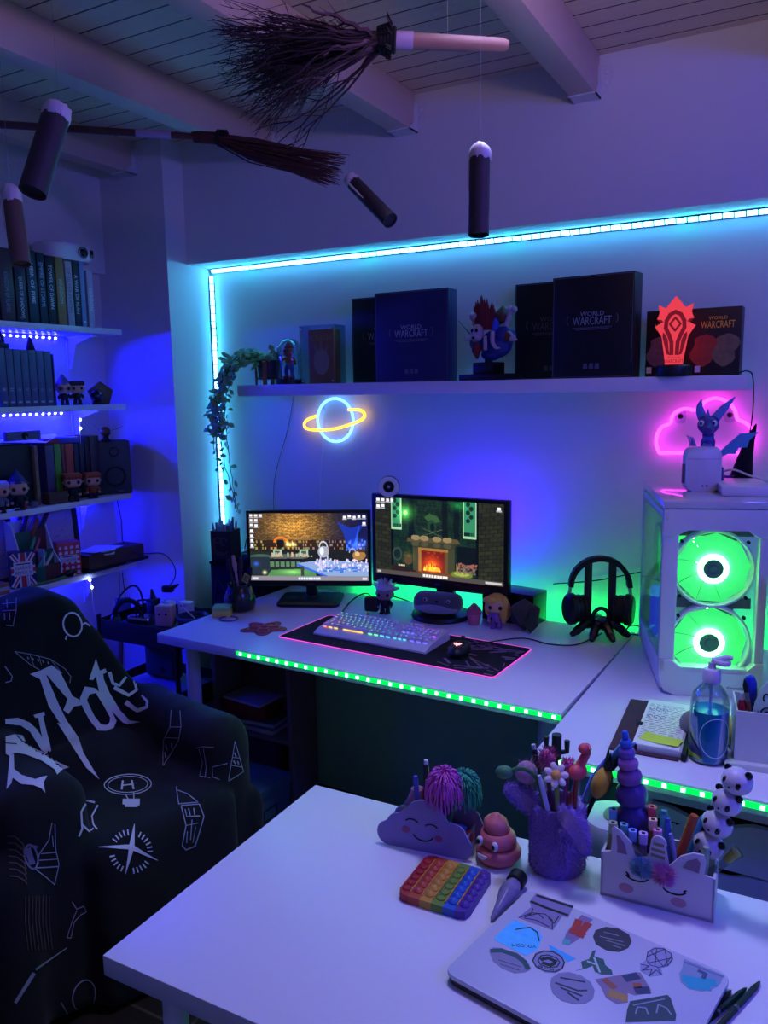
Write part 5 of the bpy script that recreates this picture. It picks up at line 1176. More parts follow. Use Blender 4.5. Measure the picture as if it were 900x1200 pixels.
for k in range(6500):
    a_ = rf.uniform(0, 2*PI); z = rf.uniform(.003, CH+.002); fur(m, Vector((CR*math.cos(a_), CR*math.sin(a_), z)), Vector((math.cos(a_), math.sin(a_), 0)))
m.build('cup', mfu, fu)
def ear(pts, wid, nrm):
    m = MB(); P = spline(pts, 5); n = Vector(nrm).normalized(); N = len(P); inn = MB()
    for i in range(N-1):
        t0 = i/(N-1); t1_ = (i+1)/(N-1)
    ws = [wid*math.sin(PI*min(1, .22+.78*i/(N-1)))**.7+.002 for i in range(N)]
    vs = []
    for i, p in enumerate(P):
        d = ((P[min(i+1, N-1)]-P[max(i-1, 0)])).normalized(); s_ = d.cross(n).normalized(); nn = s_.cross(d)
        for k in range(10):
            an = 2*PI*k/10; vs.append(p+s_*math.cos(an)*ws[i]+nn*math.sin(an)*.006)
        if 1 < i:
            for k in range(50): 
                an = rf.uniform(0, 2*PI); fur(m, p+s_*math.cos(an)*ws[i]+nn*math.sin(an)*.006+d*rf.uniform(-.004, .004), (s_*math.cos(an)+nn*math.sin(an)*.6), .009)
    m.add(vs, [(i*10+k, i*10+(k+1) % 10, (i+1)*10+(k+1) % 10, (i+1)*10+k) for i in range(N-1) for k in range(10)]+[list(range(10)), list(range((N-1)*10, N*10))])
    e = m.build('ear', mfu, fu)
    iv = []
    for i, p in enumerate(P[1:-1]):
        d = ((P[i+2]-P[i])).normalized(); s_ = d.cross(n).normalized(); nn = s_.cross(d)
        if nn.dot(n) < 0: nn = -nn
        iv += [p+nn*.0068-s_*ws[i+1]*.6, p+nn*.0075, p+nn*.0068+s_*ws[i+1]*.6]
    inn.add(iv, [(3*i+k, 3*i+k+1, 3*i+k+4, 3*i+k+3) for i in range(N-3) for k in range(2)]); inn.build('inner_ear', mfi, e)
ear([(-.036, -.01, .105), (-.052, -.014, .125), (-.074, -.016, .142), (-.090, -.016, .146)], .016, (-.2, -1, .3))
ear([(.004, -.044, .122), (.018, -.062, .124), (.034, -.068, .104), (.046, -.068, .070)], .020, (.1, -1, .1))
FM_ = fu.matrix_world @ T(0, 0, .022)
rfl = random.Random(31)
def flower_pen(lab, b, t, stem, build):
    g = stick('flower_pen', lab, 'pen', b, t, [('stem', mat('pen_'+stem, stem, .5), [(.0045, 0), (.0042, .96), (.003, 1), (0, 1)])], 'novelty pens in the furry cup', FM_)
    L = (FM_ @ Vector(t)-FM_ @ Vector(b)).length; build(g, L); return g
def petals(g, L, col, n, r, w, cen_, tilt=55, cr=.009):
    Mx = g.matrix_world.inverted().to_3x3(); nrm = Mx @ Vector((.25, -.8, .45)).normalized()
    A = Matrix.Translation((0, 0, L)) @ nrm.to_track_quat('Z', 'Y').to_matrix().to_4x4()
    for k in range(n): MB().ball((r*.58, 0, 0), (r*.5, w, .0035), 12, A @ RZ(2*PI*k/n) @ RY(R(-12))).build('petal', mat('petal_'+col, col, .6), g)
    MB().ball((0, 0, .004), (cr, cr, .006), 14, A).build('flower_centre', mat('petal_'+cen_, cen_, .6), g)
flower_pen('pen topped by a white daisy with yellow centre in the furry cup', (.004, -.02, .02), (-.004, -.03, .165), '8a9a3c', lambda g, L: petals(g, L, 'd8c8c8', 7, .021, .0065, 'd8a050'))
def puff(col, r, n=260, w=.0016):
    def f(g, L):
        m = MB().ball((0, 0, L), r*.6, 12)
        for k in range(n):
            d = Vector((rfl.uniform(-1, 1), rfl.uniform(-1, 1), rfl.uniform(-1, 1))).normalized(); s_ = d.orthogonal().normalized()*w
            q = Vector((0, 0, L))+d*r*.5; m.add([q-s_, q+s_, Vector((0, 0, L))+d*r*rfl.uniform(.85, 1.1)], [(0, 1, 2)])
        m.build('puff', mat('puff_'+col, col, .8, sheen=.4), g)
    return f
flower_pen('pen with a dark pink feathery puff behind the daisy in the furry cup', (-.006, .0, .02), (-.02, .0, .18), '6a3050', puff('b03c74', .026))
flower_pen('pen with a bright pink puff right of the daisy in the furry cup', (.006, -.01, .02), (.016, -.01, .175), 'a04a8a', puff('d060a8', .017))
flower_pen('pen with a pale spiky tuft at the left of the furry cup', (-.02, -.004, .02), (-.055, -.0, .150), 'a06a8a', puff('a87898', .034, 150, .0006))
def flam(g, L):
    mf_ = mat('flamingo_red', 'd04a54', .5)
    MB().ball((0, 0, L), (.02, .014, .014), 14).tube([(0, 0, L), (.008, 0, L+.014), (.020, 0, L+.030), (.014, 0, L+.043)], [.010, .008, .0075, .009], 10).ball((.010, 0, L+.041), (.011, .009, .009), 12).build('bird', mf_, g)
    MB().tube([(.016, 0, L+.040), (.026, 0, L+.034), (.028, 0, L+.024)], [.006, .0045, .001], 8).build('beak', M_DARK, g)
flower_pen('pen topped by a small red flamingo in the furry cup', (.02, -.01, .02), (.032, -.02, .170), '9a3428', flam)
def bud(g, L): MB().lathe([(0, -.012), (.012, -.006), (.016, .006), (.010, .018), (0, .026)], 14, T(0, 0, L) @ RX(R(70))).build('bud', mat('bud_green', '3c7a4c', .6), g)
g = thing('flower_pen', 'bent green stem pen with a round bud drooping left from the furry cup', 'pen', FM_, group='novelty pens in the furry cup', M=FM_.copy())
MB().tube(spline([(-.012, -.025, .02), (-.022, -.028, .10), (-.036, -.03, .155), (-.060, -.03, .172), (-.082, -.03, .165)], 5), .0042, 8).build('stem', mat('stem_green', '2e6a40', .6), g)
MB().ball((-.092, -.03, .162), (.016, .012, .012), 14).build('bud', mat('bud_green', '3c7a4c', .6), g)
pen('white slanted pen at the front of the furry cup', (.0, -.03, .03), (-.032, -.036, .165), 'c0b4d8', FM_, .0042, 'pen', 'pen')
pen('dark pen with silver clip at the back of the furry cup', (-.01, .02, .02), (-.045, .03, .19), '1a1a22', FM_, .0052, 'pen', 'pen', 'b8b8c0')
pen('lilac pen at the right of the furry cup', (.022, .005, .02), (.030, .0, .14), '8a70b0', FM_, .006, 'pen', 'pen')
pen('brown red pen below the flamingo in the furry cup', (.012, -.022, .02), (.022, -.03, .135), '8c3424', FM_, .0045, 'pen', 'pen')
cc_ = thing('cactus_pen', 'dark green cactus topped pen at the back of the furry cup', 'pen', M=FM_ @ T(.0, .02, .02))
MB().tube([(0, 0, 0), (-.004, .004, .15)], .004, 8).build('stem', M_DARK, cc_); MB().tube([(-.004, .004, .15), (-.004, .004, .195)], .009, 10).tube([(-.004, .004, .165), (-.022, .004, .17), (-.022, .004, .19)], .005, 8).tube([(-.004, .004, .16), (.014, .004, .165), (.014, .004, .185)], .005, 8).build('cactus', mat('cactus_green', '1c3a2a', .6), cc_)
# pineapple pen leaning right
pn = stick('pineapple_pen', 'pen topped by a yellow netted pineapple with dark leaves leaning right from the furry cup', 'pen', (.03, .0, .03), (.066, .0, .125), [('stem', M_DARK, [(.0045, 0), (.004, 1), (0, 1)])], None, FM_)
L = .1; m = MB().ball((0, 0, L+.022), (.022, .016, .030), 18); m.build('fruit', mat('pineapple_yellow', 'c89a30', .55), pn)
m = MB()
for k in range(-3, 4):
    for sg in (-1, 1):
        pts = []
        for i in range(9):
            u = -1+2*i/8; x = u*.7+k*.28*sg*0; z_ = u*sg*.75+k*.3
            if u*u+z_*z_*.9 < .95: pts.append((.022*u*.99, -.0163*math.sqrt(max(0, 1-u*u-z_*z_)), L+.022+.030*z_))
        if len(pts) > 1: m.tube(pts, .0009, 4)
m.build('netting', mat('net_brown', '4a3414', .6), pn)
m = MB()
for k in range(14):
    a_ = R(360*k/14*3); t_ = .35+.5*(k % 3)/2; d = Vector((math.cos(a_)*t_, math.sin(a_)*t_*.6, 1)).normalized(); m.lathe([(.005, 0), (.006, .012), (0, .038)], 6, Matrix.Translation((0, 0, L+.046)) @ d.to_track_quat('Z', 'Y').to_matrix().to_4x4())
m.build('leaves', mat('pine_leaf', '14301e', .6), pn)
tl = thing('mermaid_pen', 'glittery blue fin tipped pen leaning right behind the pineapple', 'pen', M=FM_.copy())
MB().tube([(.02, .01, .03), (.06, .008, .15), (.085, .006, .19)], [.005, .005, .004], 8).build('stem', mat('glitter_blue', '4a70a8', .3, .3, noise='9ac0e0', scale=200), tl)
MB().prism([(.078, .18), (.10, .215), (.128, .222), (.112, .205), (.13, .190), (.098, .190)], -.003, .003, RX(PI/2)).build('fin', mat('glitter_cyan', '6ab8e0', .3, .3, noise='3a70b0', scale=200), tl)
# ---- unicorn pencil box
u0, u1 = tz(689, 1056), tz(821, 1094)
ub = thing('pencil_holder', 'white unicorn faced pencil box full of markers on the table', 'pencil holder', u0, math.atan2(u1.y-u0.y, u1.x-u0.x))
UW = (u1-u0).length; UH, UD = .088, .085
muw = mat('unicorn_white', 'c4c0cc', .55); mpk = mat('blush_pink', 'b08098', .6)
def earp(cx, tilt): return [(cx+x*math.cos(tilt)-z*math.sin(tilt), UH-.004+x*math.sin(tilt)+z*math.cos(tilt)) for x, z in ((-.024, 0), (-.022, .02), (-.012, .040), (.002, .050), (.010, .044), (.016, .024), (.019, 0))]
fp = [(0, 0), (UW, 0), (UW, UH-.012), (UW-.014, UH-.010)]+[(UW-.035+x, UH-.012+z) for x, z in ((.017, .0), (.020, .024), (.016, .036), (.0, .036), (-.018, .026), (-.032, .008))]+[(UW*.60, UH-.010), (UW*.57, UH+.020)]+arc(UW*.51, UH+.026, .0125, .014, 0, 180, 8)+[(UW*.43, UH+.002), (UW*.32, UH-.006)]+[(.034+x, UH-.006+z) for x, z in ((.022, .0), (.014, .024), (-.002, .040), (-.014, .046), (-.018, .04), (-.016, .018), (-.018, 0))]+[(0, UH-.008)]
MB().prism(fp, 0, .004, FRONT, .001).build('face_board', muw, ub, T(0, .004, 0))
m = MB()
for c, d in (((UW/2, UD, UH/2-.004), (UW, .004, UH-.008)), ((.002, UD/2, UH/2-.006), (.004, UD, UH-.012)), ((UW-.002, UD/2, UH/2-.006), (.004, UD, UH-.012)), ((UW/2, UD/2, .003), (UW, UD, .005)), ((UW*.5, UD*.5, .03), (.003, UD-.014, .056))): m.box(c, d)
m.build('box', muw, ub)
for pts in ([(.034+x, UH-.006+z) for x, z in ((.008, .002), (.004, .018), (-.006, .032), (-.010, .032), (-.008, .012), (-.008, .002))], [(UW-.035+x, UH-.012+z) for x, z in ((.010, .004), (.012, .022), (.006, .028), (-.008, .020), (-.014, .008))]):
    MB().prism(pts, 0, .001, FRONT).build('inner_ear', mat('inner_ear_mauve', '8a6c84', .6), ub, T(0, -.0001, 0))
m = MB(); strokes(m, [[(UW*.45, UH+.006), (UW*.56, UH+.004)], [(UW*.455, UH+.016), (UW*.56, UH+.014)], [(UW*.47, UH+.026), (UW*.55, UH+.025)]], .005, .0006); m.build('horn_stripes', mat('stripe_gold', '8a8068', .5), ub, T(0, -.0001, 0) @ FRONT)
m = MB(); strokes(m, [arc(UW*.33, UH*.58, .018, .010, 200, 345, 10), [(UW*.255, UH*.56), (UW*.235, UH*.60)], [(UW*.265, UH*.53), (UW*.245, UH*.555)], arc(UW*.66, UH*.50, .018, .010, 195, 340, 10), [(UW*.74, UH*.48), (UW*.76, UH*.51)]], .0026, .0006); m.build('drawn_eyelashes', M_DARK, ub, T(0, -.0001, 0) @ FRONT)
for x, z in ((UW*.235, UH*.27), (UW*.70, UH*.24)): MB().prism([(x+q[0], z+q[1]) for q in arc(0, 0, .012, .008, n=18)[:-1]], 0, .0006).build('printed_cheek', mpk, ub, T(0, -.0001, 0) @ FRONT)
def tuft(name, cx, cz, r, col, flat=.5):
    m = MB().ball((cx, -.006, cz), (r*.6, r*.35, r*.6), 12); rr = random.Random(int(cx*1e4))
    for k in range(500):
        d = Vector((rr.uniform(-1, 1), rr.uniform(-1, .2), rr.uniform(-1, 1))).normalized(); s_ = d.orthogonal().normalized()*.0012; q = Vector((cx, -.006, cz))+d*r*.4
        m.add([q-s_, q+s_, Vector((cx, -.006, cz))+Vector((d.x, d.y*flat, d.z))*r*rr.uniform(.85, 1.15)], [(0, 1, 2)])
    m.build(name, mat('tuft_'+col, col, .85, sheen=.4), ub)
tuft('blue_tuft', UW*.375, UH*.80, .021, '5a88a8'); tuft('pink_tuft', UW*.565, UH*.76, .022, 'c060a8')
UM = ub.matrix_world.copy()
def marker(lab, x, y, h, body, cap):
    r = thing('marker', lab, 'marker', M=UM @ T(x, y, .006) @ RZ(R(8)), group='twin tip markers in the unicorn box')
    MB().rbox((0, 0, h/2), (.0125, .0115, h), .003).build('barrel', mat('pen_'+body, body, .45), r)
    c_ = MB().rbox((0, 0, h+.009), (.0138, .0125, .018), .003, .0012).build('cap', mat('pen_'+cap, cap, .4), r); MB().box((0, -.001, h+.0185), (.0055, .005, .001)).build('cap_hole', M_DARK, c_)
for lab, x, y, h, b_, c_ in (('olive green marker with pale cap at the far left of the unicorn box', .014, .024, .098, '8c8a4c', 'a8b890'), ('teal marker with blue cap second from left in the unicorn box', .031, .030, .096, '3a6c7c', '6ab0c8'),
        ('blue capped marker at the back left of the unicorn box', .010, .05, .108, '5a4a70', '7ab0e8'), ('red capped marker in the back row of the unicorn box', .024, .053, .110, '7a3050', 'e06078'), ('rose capped marker right of the red one in the back row of the unicorn box', .040, .055, .112, '6a3a48', 'd86a70'),
        ('blue marker with sky blue cap in the front row of the unicorn box', .047, .020, .094, '3c4a9c', '7ea4f0'), ('lilac marker right of the blue one in the front row of the unicorn box', .064, .018, .094, '6a5890', 'c0a8e8'), ('brown marker with peach cap left of the horn of the unicorn box', .076, .036, .112, '8a5a44', 'e8b8a0'),
        ('mauve marker with pink cap behind the horn of the unicorn box', .085, .028, .100, '7c4c6c', 'e090c0'), ('red tipped marker behind the peach one in the unicorn box', .072, .055, .124, '5a3a40', 'e05060')):
    marker(lab, x, y, h, b_, c_)
pen('teal pen left of centre in the unicorn box', (.095, .03, .006), (.092, .05, .148), '3a8a9c', UM, .0065, 'pen', 'pen')
pen('blue pen leaning left of centre in the unicorn box', (.108, .03, .006), (.098, .045, .138), '3c5ab0', UM, .006, 'pen', 'pen')
pen('lilac thin pen leaning left in the unicorn box', (.128, .03, .006), (.105, .03, .12), '8a90c8', UM, .004, 'pen', 'pen')
pen('blue pen leaning right beside the orange one in the unicorn box', (.110, .05, .006), (.152, .055, .148), '3c8ac0', UM, .0055, 'pen', 'pen')
op = stick('crayon_pen', 'orange patterned pen leaning right in the unicorn box', 'pen', (.104, .035, .02), (.140, .035, .158), [('barrel', mat('pen_b8502c', 'b8502c', .5, noise='8c3418', scale=90), [(.0075, 0), (.0075, .95), (.006, 1), (0, 1)])], None, UM)
pen('pale green pen at the right end of the unicorn box', (.158, .025, .006), (.160, .022, .115), '8cb090', UM, .0062, 'pen', 'pen')
# unicorn horn squishy standing behind the markers
b_, t_ = UM @ Vector((.045, .062, .095)), UM @ Vector((.022, .066, .268))
hn = thing('horn_pen', 'tall purple blue spiral horn topped pen rising from the unicorn box', 'pen', M=along(b_, t_)); L = (t_-b_).length
prof = []; segs = [(.0, .045, .029, '3c2c80'), (.045, .082, .026, '4a3080'), (.082, .108, .021, '7a4a90'), (.108, .128, .017, '9a60a0'), (.128, .146, .0135, '7050a8'), (.146, .160, .010, '3a60c0'), (.160, .174, .006, '2a5ac0')]
for z0, z1, r, c in segs:
    k = L/.174; MB().lathe([(r*.72, z0*k), (r*.98, (z0+.2*(z1-z0))*k), (r*1.02, (z0+.5*(z1-z0))*k), (r*.92, (z0+.8*(z1-z0))*k), (r*.66, z1*k)], 22).build('coil', mat('horn_'+c, c, .4), hn)
MB().cyl((0, 0, -.088), (0, 0, .004), .004).build('stem', M_GLASS, hn)
# four stacked panda heads on a pen
pd = thing('panda_pen', 'pen topped by a leaning stack of four white panda heads in the unicorn box', 'pen', M=UM.copy())
MB().tube([(.150, .045, .01), (.146, .047, .09)], .004, 8).build('stem', M_GLASS, pd)
rowp = [at_y(x, y, (UM @ Vector((.14, .05, 0))).y) for x, y in ((818, 1001), (829, 977), (841, 952), (854, 928))]
mpw = mat('panda_white', 'c4bcd0', .4)
Ui = UM.inverted()
for k, pw in enumerate(rowp):
    c = Ui @ pw; r = (.0228, .0228, .0222, .0228)[k]
    A = Matrix.Translation(c) @ RZ(R(-32)) @ RY(R((20, 12, 8, 0)[k]))
    h_ = MB().ball((0, 0, 0), (r*1.08, r, r*.95), 22, A).build('panda_head', mpw, pd)
    for x, y, z, sx_, sz in ((-.010, -.018, .002, .0045, .0065), (.012, -.0175, .004, .0045, .0065)): MB().ball((x, y*r/.023, z), (sx_, .004, sz), 10, A @ RY(R(15))).build('eye_patch', M_EYE, h_)
    for x in (-.017, .019): MB().ball((x, 0, .0165), (.0068, .0055, .0062), 10, A).build('ear', M_EYE, h_)
    MB().ball((.001, -.0225*r/.023, -.004), (.0022, .0018, .0016), 8, A).build('nose', M_EYE, h_)
    for x in (-.004, .004): pass
sc_ = thing('glass_vial', 'small clear vial with yellow content sticking out at the right of the unicorn box', 'vial', M=along(at_y(832, 1025, 1.285), at_y(853, 1009, 1.285)))
MB().lathe([(.006, -.03), (.007, .0), (.0095, .030), (.0115, .037), (.0, .037)], 16).build('vial', thin('vial_clear', 'd8e4e0'), sc_); MB().lathe([(.0, .010), (.0066, .012), (.0085, .035), (0, .0375)], 12).build('content', mat('note_yellow'), sc_)
# ---- laptop with stickers
lq = [tz(524, 1131, .757), tz(840, 1157, .757), tz(606, 1047, .757)]
ax = lq[1]-lq[0]; la = math.atan2(ax.y, ax.x)
lc = lq[0]
lp = thing('laptop', 'closed silver laptop covered with stickers on the table', 'laptop', (lc.x, lc.y, ZA), la)
LW, LD = .385, .245
# plan runs from the left corner along the back right, then towards the viewer
YB = (lq[2]-lq[0]); yd = Matrix.Rotation(-la, 3, 'Z') @ YB
LAP = T(yd.x*0, 0, 0)
hx = .365; hy = .235
d1_ = (lq[0]-lq[2]).normalized(); d2_ = (lq[1]-lq[2]).normalized()
lang = math.atan2(d2_.y, d2_.x); org = Vector((lq[2].x, lq[2].y, ZA))
lp.matrix_world = Matrix.Translation(org) @ RZ(lang)        # origin at the far left corner, +X along the far edge, -Y towards the viewer
LW = (lq[1]-lq[2]).length+.0; LD = .245
msil = mat('silver_lid', 'c0c2d0', .5, .1)
MB().rbox((LW/2, -LD/2, .006), (LW-.004, LD-.004, .009), .012, .002).build('base', mat('laptop_dark', '2a2c34', .4), lp)
MB().rbox((LW/2, -LD/2, .0145), (LW, LD, .007), .014, .002).build('lid', msil, lp)
for x, y in ((.03, -.03), (LW-.03, -.03), (.03, -LD+.03), (LW-.03, -LD+.03)): MB().cyl((x, y, 0), (x, y, .002), .006).build('foot', M_RUBBER, lp)
LI = lp.matrix_world.inverted()
def lpx(x, y): v = LI @ at_z(x, y, ZA+.0182); return (v.x, v.y)
def sticker(label, pts, col, extra=(), noise=None, px=True):
    P = [lpx(*q) for q in pts] if px else pts
    o = MB().prism(P, 0, .0003).build('sticker', mat('sticker_'+col, col, .4, noise=noise, scale=90), lp, T(0, 0, .0181), label=label)
    for k, (c, lines, w) in enumerate(extra):
        m = MB(); strokes(m, [[lpx(*q) for q in L] for L in lines], w, .0002); m.build('print', mat('ink_'+c, c, .5), o, T(0, 0, .0003))
    return o
def zz(x0, y0, pts, s): return [(x0+x/s, y0+y/s) for x, y in pts]
A5 = lambda pts: zz(520, 1030, pts, 5); B4 = lambda pts: zz(680, 1050, pts, 4.09)
def txt_on(o, s, x0, y0, x1, y1, h, c):
    a, b = Vector(lpx(x0, y0)), Vector(lpx(x1, y1)); mid = (a+b)/2; d = b-a
    lettering(s, mat('ink_'+c, c, .5), o, T(mid.x, mid.y, .0003) @ RZ(math.atan2(d.y, d.x)), h=h, w=d.length)
ink = '20242c'
o = sticker('pale sticker with a black double banner', A5([(470, 112), (690, 190), (655, 260), (620, 250), (562, 330), (360, 250), (440, 190), (432, 160)]), '8a84a8', [(ink, [A5([(478, 125), (560, 155), (680, 198)])], .0055), (ink, [A5([(440, 158), (520, 195), (650, 245)])], .0055), (ink, [A5([(370, 250), (440, 225), (520, 235), (560, 270), (560, 325)]), A5([(400, 255), (470, 270), (540, 310)]), A5([(450, 200), (440, 230), (400, 250)]), A5([(600, 250), (570, 290), (540, 260)]), A5([(430, 240), (480, 230), (510, 260)])], .0016)])
o = sticker('glittering cyan sticker with curved lettering', A5([(300, 290), (340, 262), (480, 330), (500, 370), (470, 440), (400, 475), (215, 372)]), '3cc0f0', [(ink, [A5([(345, 320), (380, 315), (430, 310), (470, 340), (480, 390)])], .0022)], noise='70e0ff')
txt_on(o, 'VOLCOM', *A5([(462, 425)])[0], *A5([(320, 410)])[0], .006, ink)
o = sticker('dark green and pink oval sticker with fine writing', A5([(185, 440), (210, 420), (260, 425), (290, 440), (350, 455), (390, 490), (420, 530), (420, 560), (390, 572), (330, 575), (260, 545), (205, 500)]), '8a88a0', [('2c5a58', [A5([(200, 440), (260, 440), (340, 470), (390, 510), (410, 550)])], .008), ('4a4a60', [A5([(240, 495), (370, 540)]), A5([(250, 520), (360, 560)])], .001)])
o = sticker('round black ringed badge sticker with an emblem', A5([(435, 500), (455, 460), (500, 445), (560, 450), (610, 480), (630, 520), (615, 560), (570, 582), (510, 575), (455, 545)]), '8c94b4', [(ink, [A5([(440, 505), (460, 468), (505, 452), (560, 458), (608, 488), (624, 522), (610, 556), (570, 574), (510, 568), (458, 540), (440, 505)]), A5([(470, 505), (490, 478), (530, 475), (580, 495), (598, 520), (580, 545), (530, 548), (485, 530), (470, 505)])], .0018), (ink, [A5([(490, 500), (530, 492), (575, 515)]), A5([(500, 520), (540, 535), (565, 525)])], .006)])
txt_on(o, 'LET IT BE', *A5([(575, 565)])[0], *A5([(470, 540)])[0], .004, ink)
sticker('clear blue square sticker behind the round badge', A5([(535, 412), (695, 502), (640, 520), (600, 470), (545, 448)]), '48b8e8')
o = sticker('round grey sticker with handwritten lines at the front', A5([(535, 650), (545, 610), (590, 582), (650, 578), (720, 600), (775, 640), (797, 690), (785, 740), (740, 766), (680, 768), (600, 745), (550, 700)]), '8a88a4', [('303448', [A5([(600, 610), (740, 640)]), A5([(570, 640), (700, 690), (750, 690)]), A5([(600, 670), (720, 720)]), A5([(640, 700), (700, 745)])], .0028)])
o = sticker('red flame potion sticker', A5([(735, 245), (800, 275), (770, 300), (745, 360), (690, 400), (650, 420), (620, 405), (640, 350), (680, 300), (715, 265)]), '8a789c', [('b04038', [A5([(715, 280), (700, 320), (680, 350)]), A5([(770, 300), (735, 340), (720, 370)]), A5([(680, 330), (710, 350), (740, 350)])], .012), ('5ab0a8', [A5([(630, 400), (650, 405)])], .012)])
o = sticker('round dark grey sticker with white handwriting', B4([(-3, 225), (10, 195), (60, 180), (120, 190), (170, 220), (182, 255), (165, 285), (120, 303), (60, 293), (10, 262)]), '40444c', [('9098a0', [B4([(50, 205), (120, 225)]), B4([(30, 225), (140, 255)]), B4([(60, 245), (150, 275)]), B4([(90, 270), (130, 285)])], .0016)])
o = sticker('green three-headed emblem sticker', A5([(790, 460), (810, 455), (800, 490), (855, 510), (865, 545), (900, 575), (905, 600), (840, 598), (800, 580), (790, 545), (750, 560), (690, 572), (730, 560), (722, 520), (770, 505)]), '38685c', [('b8d0c8', [A5([(800, 500), (815, 540), (830, 585)]), A5([(760, 520), (810, 540)])], .003)])
o = sticker('outline sticker of a geometric pineapple', B4([(248, 345), (255, 305), (290, 285), (335, 290), (370, 315), (378, 345), (355, 378), (320, 385), (325, 420), (260, 425), (218, 395), (220, 362)]), '9898bc', [(ink, [B4([(250, 345), (258, 308), (292, 290), (335, 294), (368, 318), (374, 345), (352, 374), (310, 382), (270, 372), (250, 345)]), B4([(270, 300), (330, 380), (372, 330)]), B4([(252, 330), (340, 296), (350, 374)]), B4([(300, 290), (290, 376)]), B4([(258, 360), (370, 340)]), B4([(222, 365), (260, 375), (228, 395), (275, 390), (262, 422), (295, 395), (320, 418), (300, 380)])], .0011)])
o = sticker('four-panel orange and blue picture sticker', B4([(0, 430), (200, 402), (220, 405), (268, 490), (255, 505), (190, 512), (155, 500), (155, 545), (100, 550), (50, 520), (30, 470)]), '8a7890', [('b0884a', [B4([(75, 500), (140, 525)])], .014), ('344066', [B4([(150, 430), (200, 420)]), B4([(200, 490), (250, 490)])], .013), ('a05a40', [B4([(50, 435), (90, 470)]), B4([(190, 465), (215, 468)])], .009)])
o = sticker('dark sketched portrait sticker at the front edge', B4([(165, 540), (345, 515), (360, 530), (385, 612), (380, 640), (140, 640), (150, 580)]), '3a4654', [('8a98a8', [B4([(180, 560), (330, 535)]), B4([(190, 600), (200, 570), (240, 575), (250, 605)]), B4([(290, 600), (300, 560), (340, 580), (360, 610)])], .002)])
o = sticker('teal wave sticker in a clear rounded frame', B4([(430, 345), (620, 430), (600, 470), (560, 495), (510, 505), (450, 490), (410, 455), (405, 415), (420, 390)]), '8a9ab4', [('2ca8b8', [B4([(430, 440), (500, 455), (570, 465)]), B4([(450, 470), (540, 485)])], .014), ('48587a', [B4([(500, 405), (530, 420), (520, 440)])], .006), ('68789c', [B4([(432, 360), (615, 438)])], .002)])
# ---- pens at the lower right corner
pens = [((820, 1200), (858, 1170)), ((842, 1196), (874, 1163)), ((800, 1215), (840, 1172))]
for (a_, b_), lab, r in zip(pens, ('dark green pen in the middle of three at the lower right of the table', 'dark green pen nearest the right edge of the three beside the laptop', 'dark pen closest to the laptop of the three at lower right'), (.0045, .0045, .0042)):
    A_, B_ = tz(*a_, ZA+r), tz(*b_, ZA+r); A_ = A_-(B_-A_).normalized()*.05
    t = thing('pen', lab, 'pen', M=along(A_, B_), group='dark pens by the laptop'); L = (B_-A_).length
    MB().lathe([(r*.9, 0), (r, .004), (r, L-.02), (r*.9, L-.018), (r*.55, L-.006), (0, L)], 6).build('barrel', mat('dark_green_pen', '12261e', .35), t)
    MB().cyl((0, 0, L*.4), (0, 0, L*.44), r*1.06).build('band', M_STEEL, t)
# ================================================================ shelves on the left wall
XF, XB, YE = -2.64, XL-.04, 2.51
SH = []
for k, (zt, where) in enumerate(((1.857, 'topmost white shelf on the left wall, carrying the upright novels'), (1.544, 'second white shelf on the left wall, carrying the matching grey book set'), (1.158, 'third white shelf on the left wall, carrying the black speaker'), (.853, 'lowest white shelf on the left wall, carrying the red tins'))):
    s = thing('wall_shelf', where, 'shelf', (XB, YE, zt), group='left wall shelves')
    MB().box(((XF-XB)/2, -.95, -.012), (XF-XB, 1.9, .024), .002).build('board', M_WHITE, s)
    for yb in (-.10, -.85, -1.6):
        b = MB().box((.004, yb, -.105), (.006, .028, .16), .001).box((.085, yb, -.029), (.17, .028, .008), .001)
        b.prism([(.006, -.03), (.13, -.03), (.13, -.036), (.05, -.06), (.014, -.16), (.006, -.16)], -.002, .002, T(0, yb, 0) @ FRONT)
        b.build('bracket', M_WPLAST, s)
    SH.append(zt)
def strip_blue(zt, lab, y0, y1, n):
    t = thing('led_strip', lab, 'led strip', (XB, y0, zt-.035))
    led_run(t, (0, 0, 0), (0, y1-y0, 0), (1, 0, -.35), n, lambda i: LED_B, B_TAPE, .010, (.009, .007), .002)
    for ch in t.children: ch.location.x += .006
strip_blue(1.857, 'blue light strip with bright dots along the wall under the topmost left shelf', 1.75, 2.36, 20)
strip_blue(1.544, 'blue light strip along the wall under the second left shelf', 1.75, 2.36, 20)
strip_blue(1.158, 'blue light strip along the wall under the third left shelf', 1.75, 2.47, 22)
strip_blue(.853, 'blue light strip along the wall under the lowest left shelf', 1.75, 2.40, 20)
M_PAGES = mat('page_edges', 'c8c0b0', .8)
SPINE = Matrix(((0, 0, 1, 0), (0, 1, 0, 0), (-1, 0, 0, 0), (0, 0, 0, 1)))   # lettering reads downwards, facing +X
SPINE = Matrix(((0, 0, 1, 0), (0, 0, 0, 0), (0, 0, 0, 0), (0, 0, 0, 1)))
def spine_frame(x, y, z):   # text x-axis -> -Z, text up -> +Y?, normal -> +X
    return Matrix(((0, 0, 1, x), (0, 1, 0, y), (-1, 0, 0, z), (0, 0, 0, 1)))
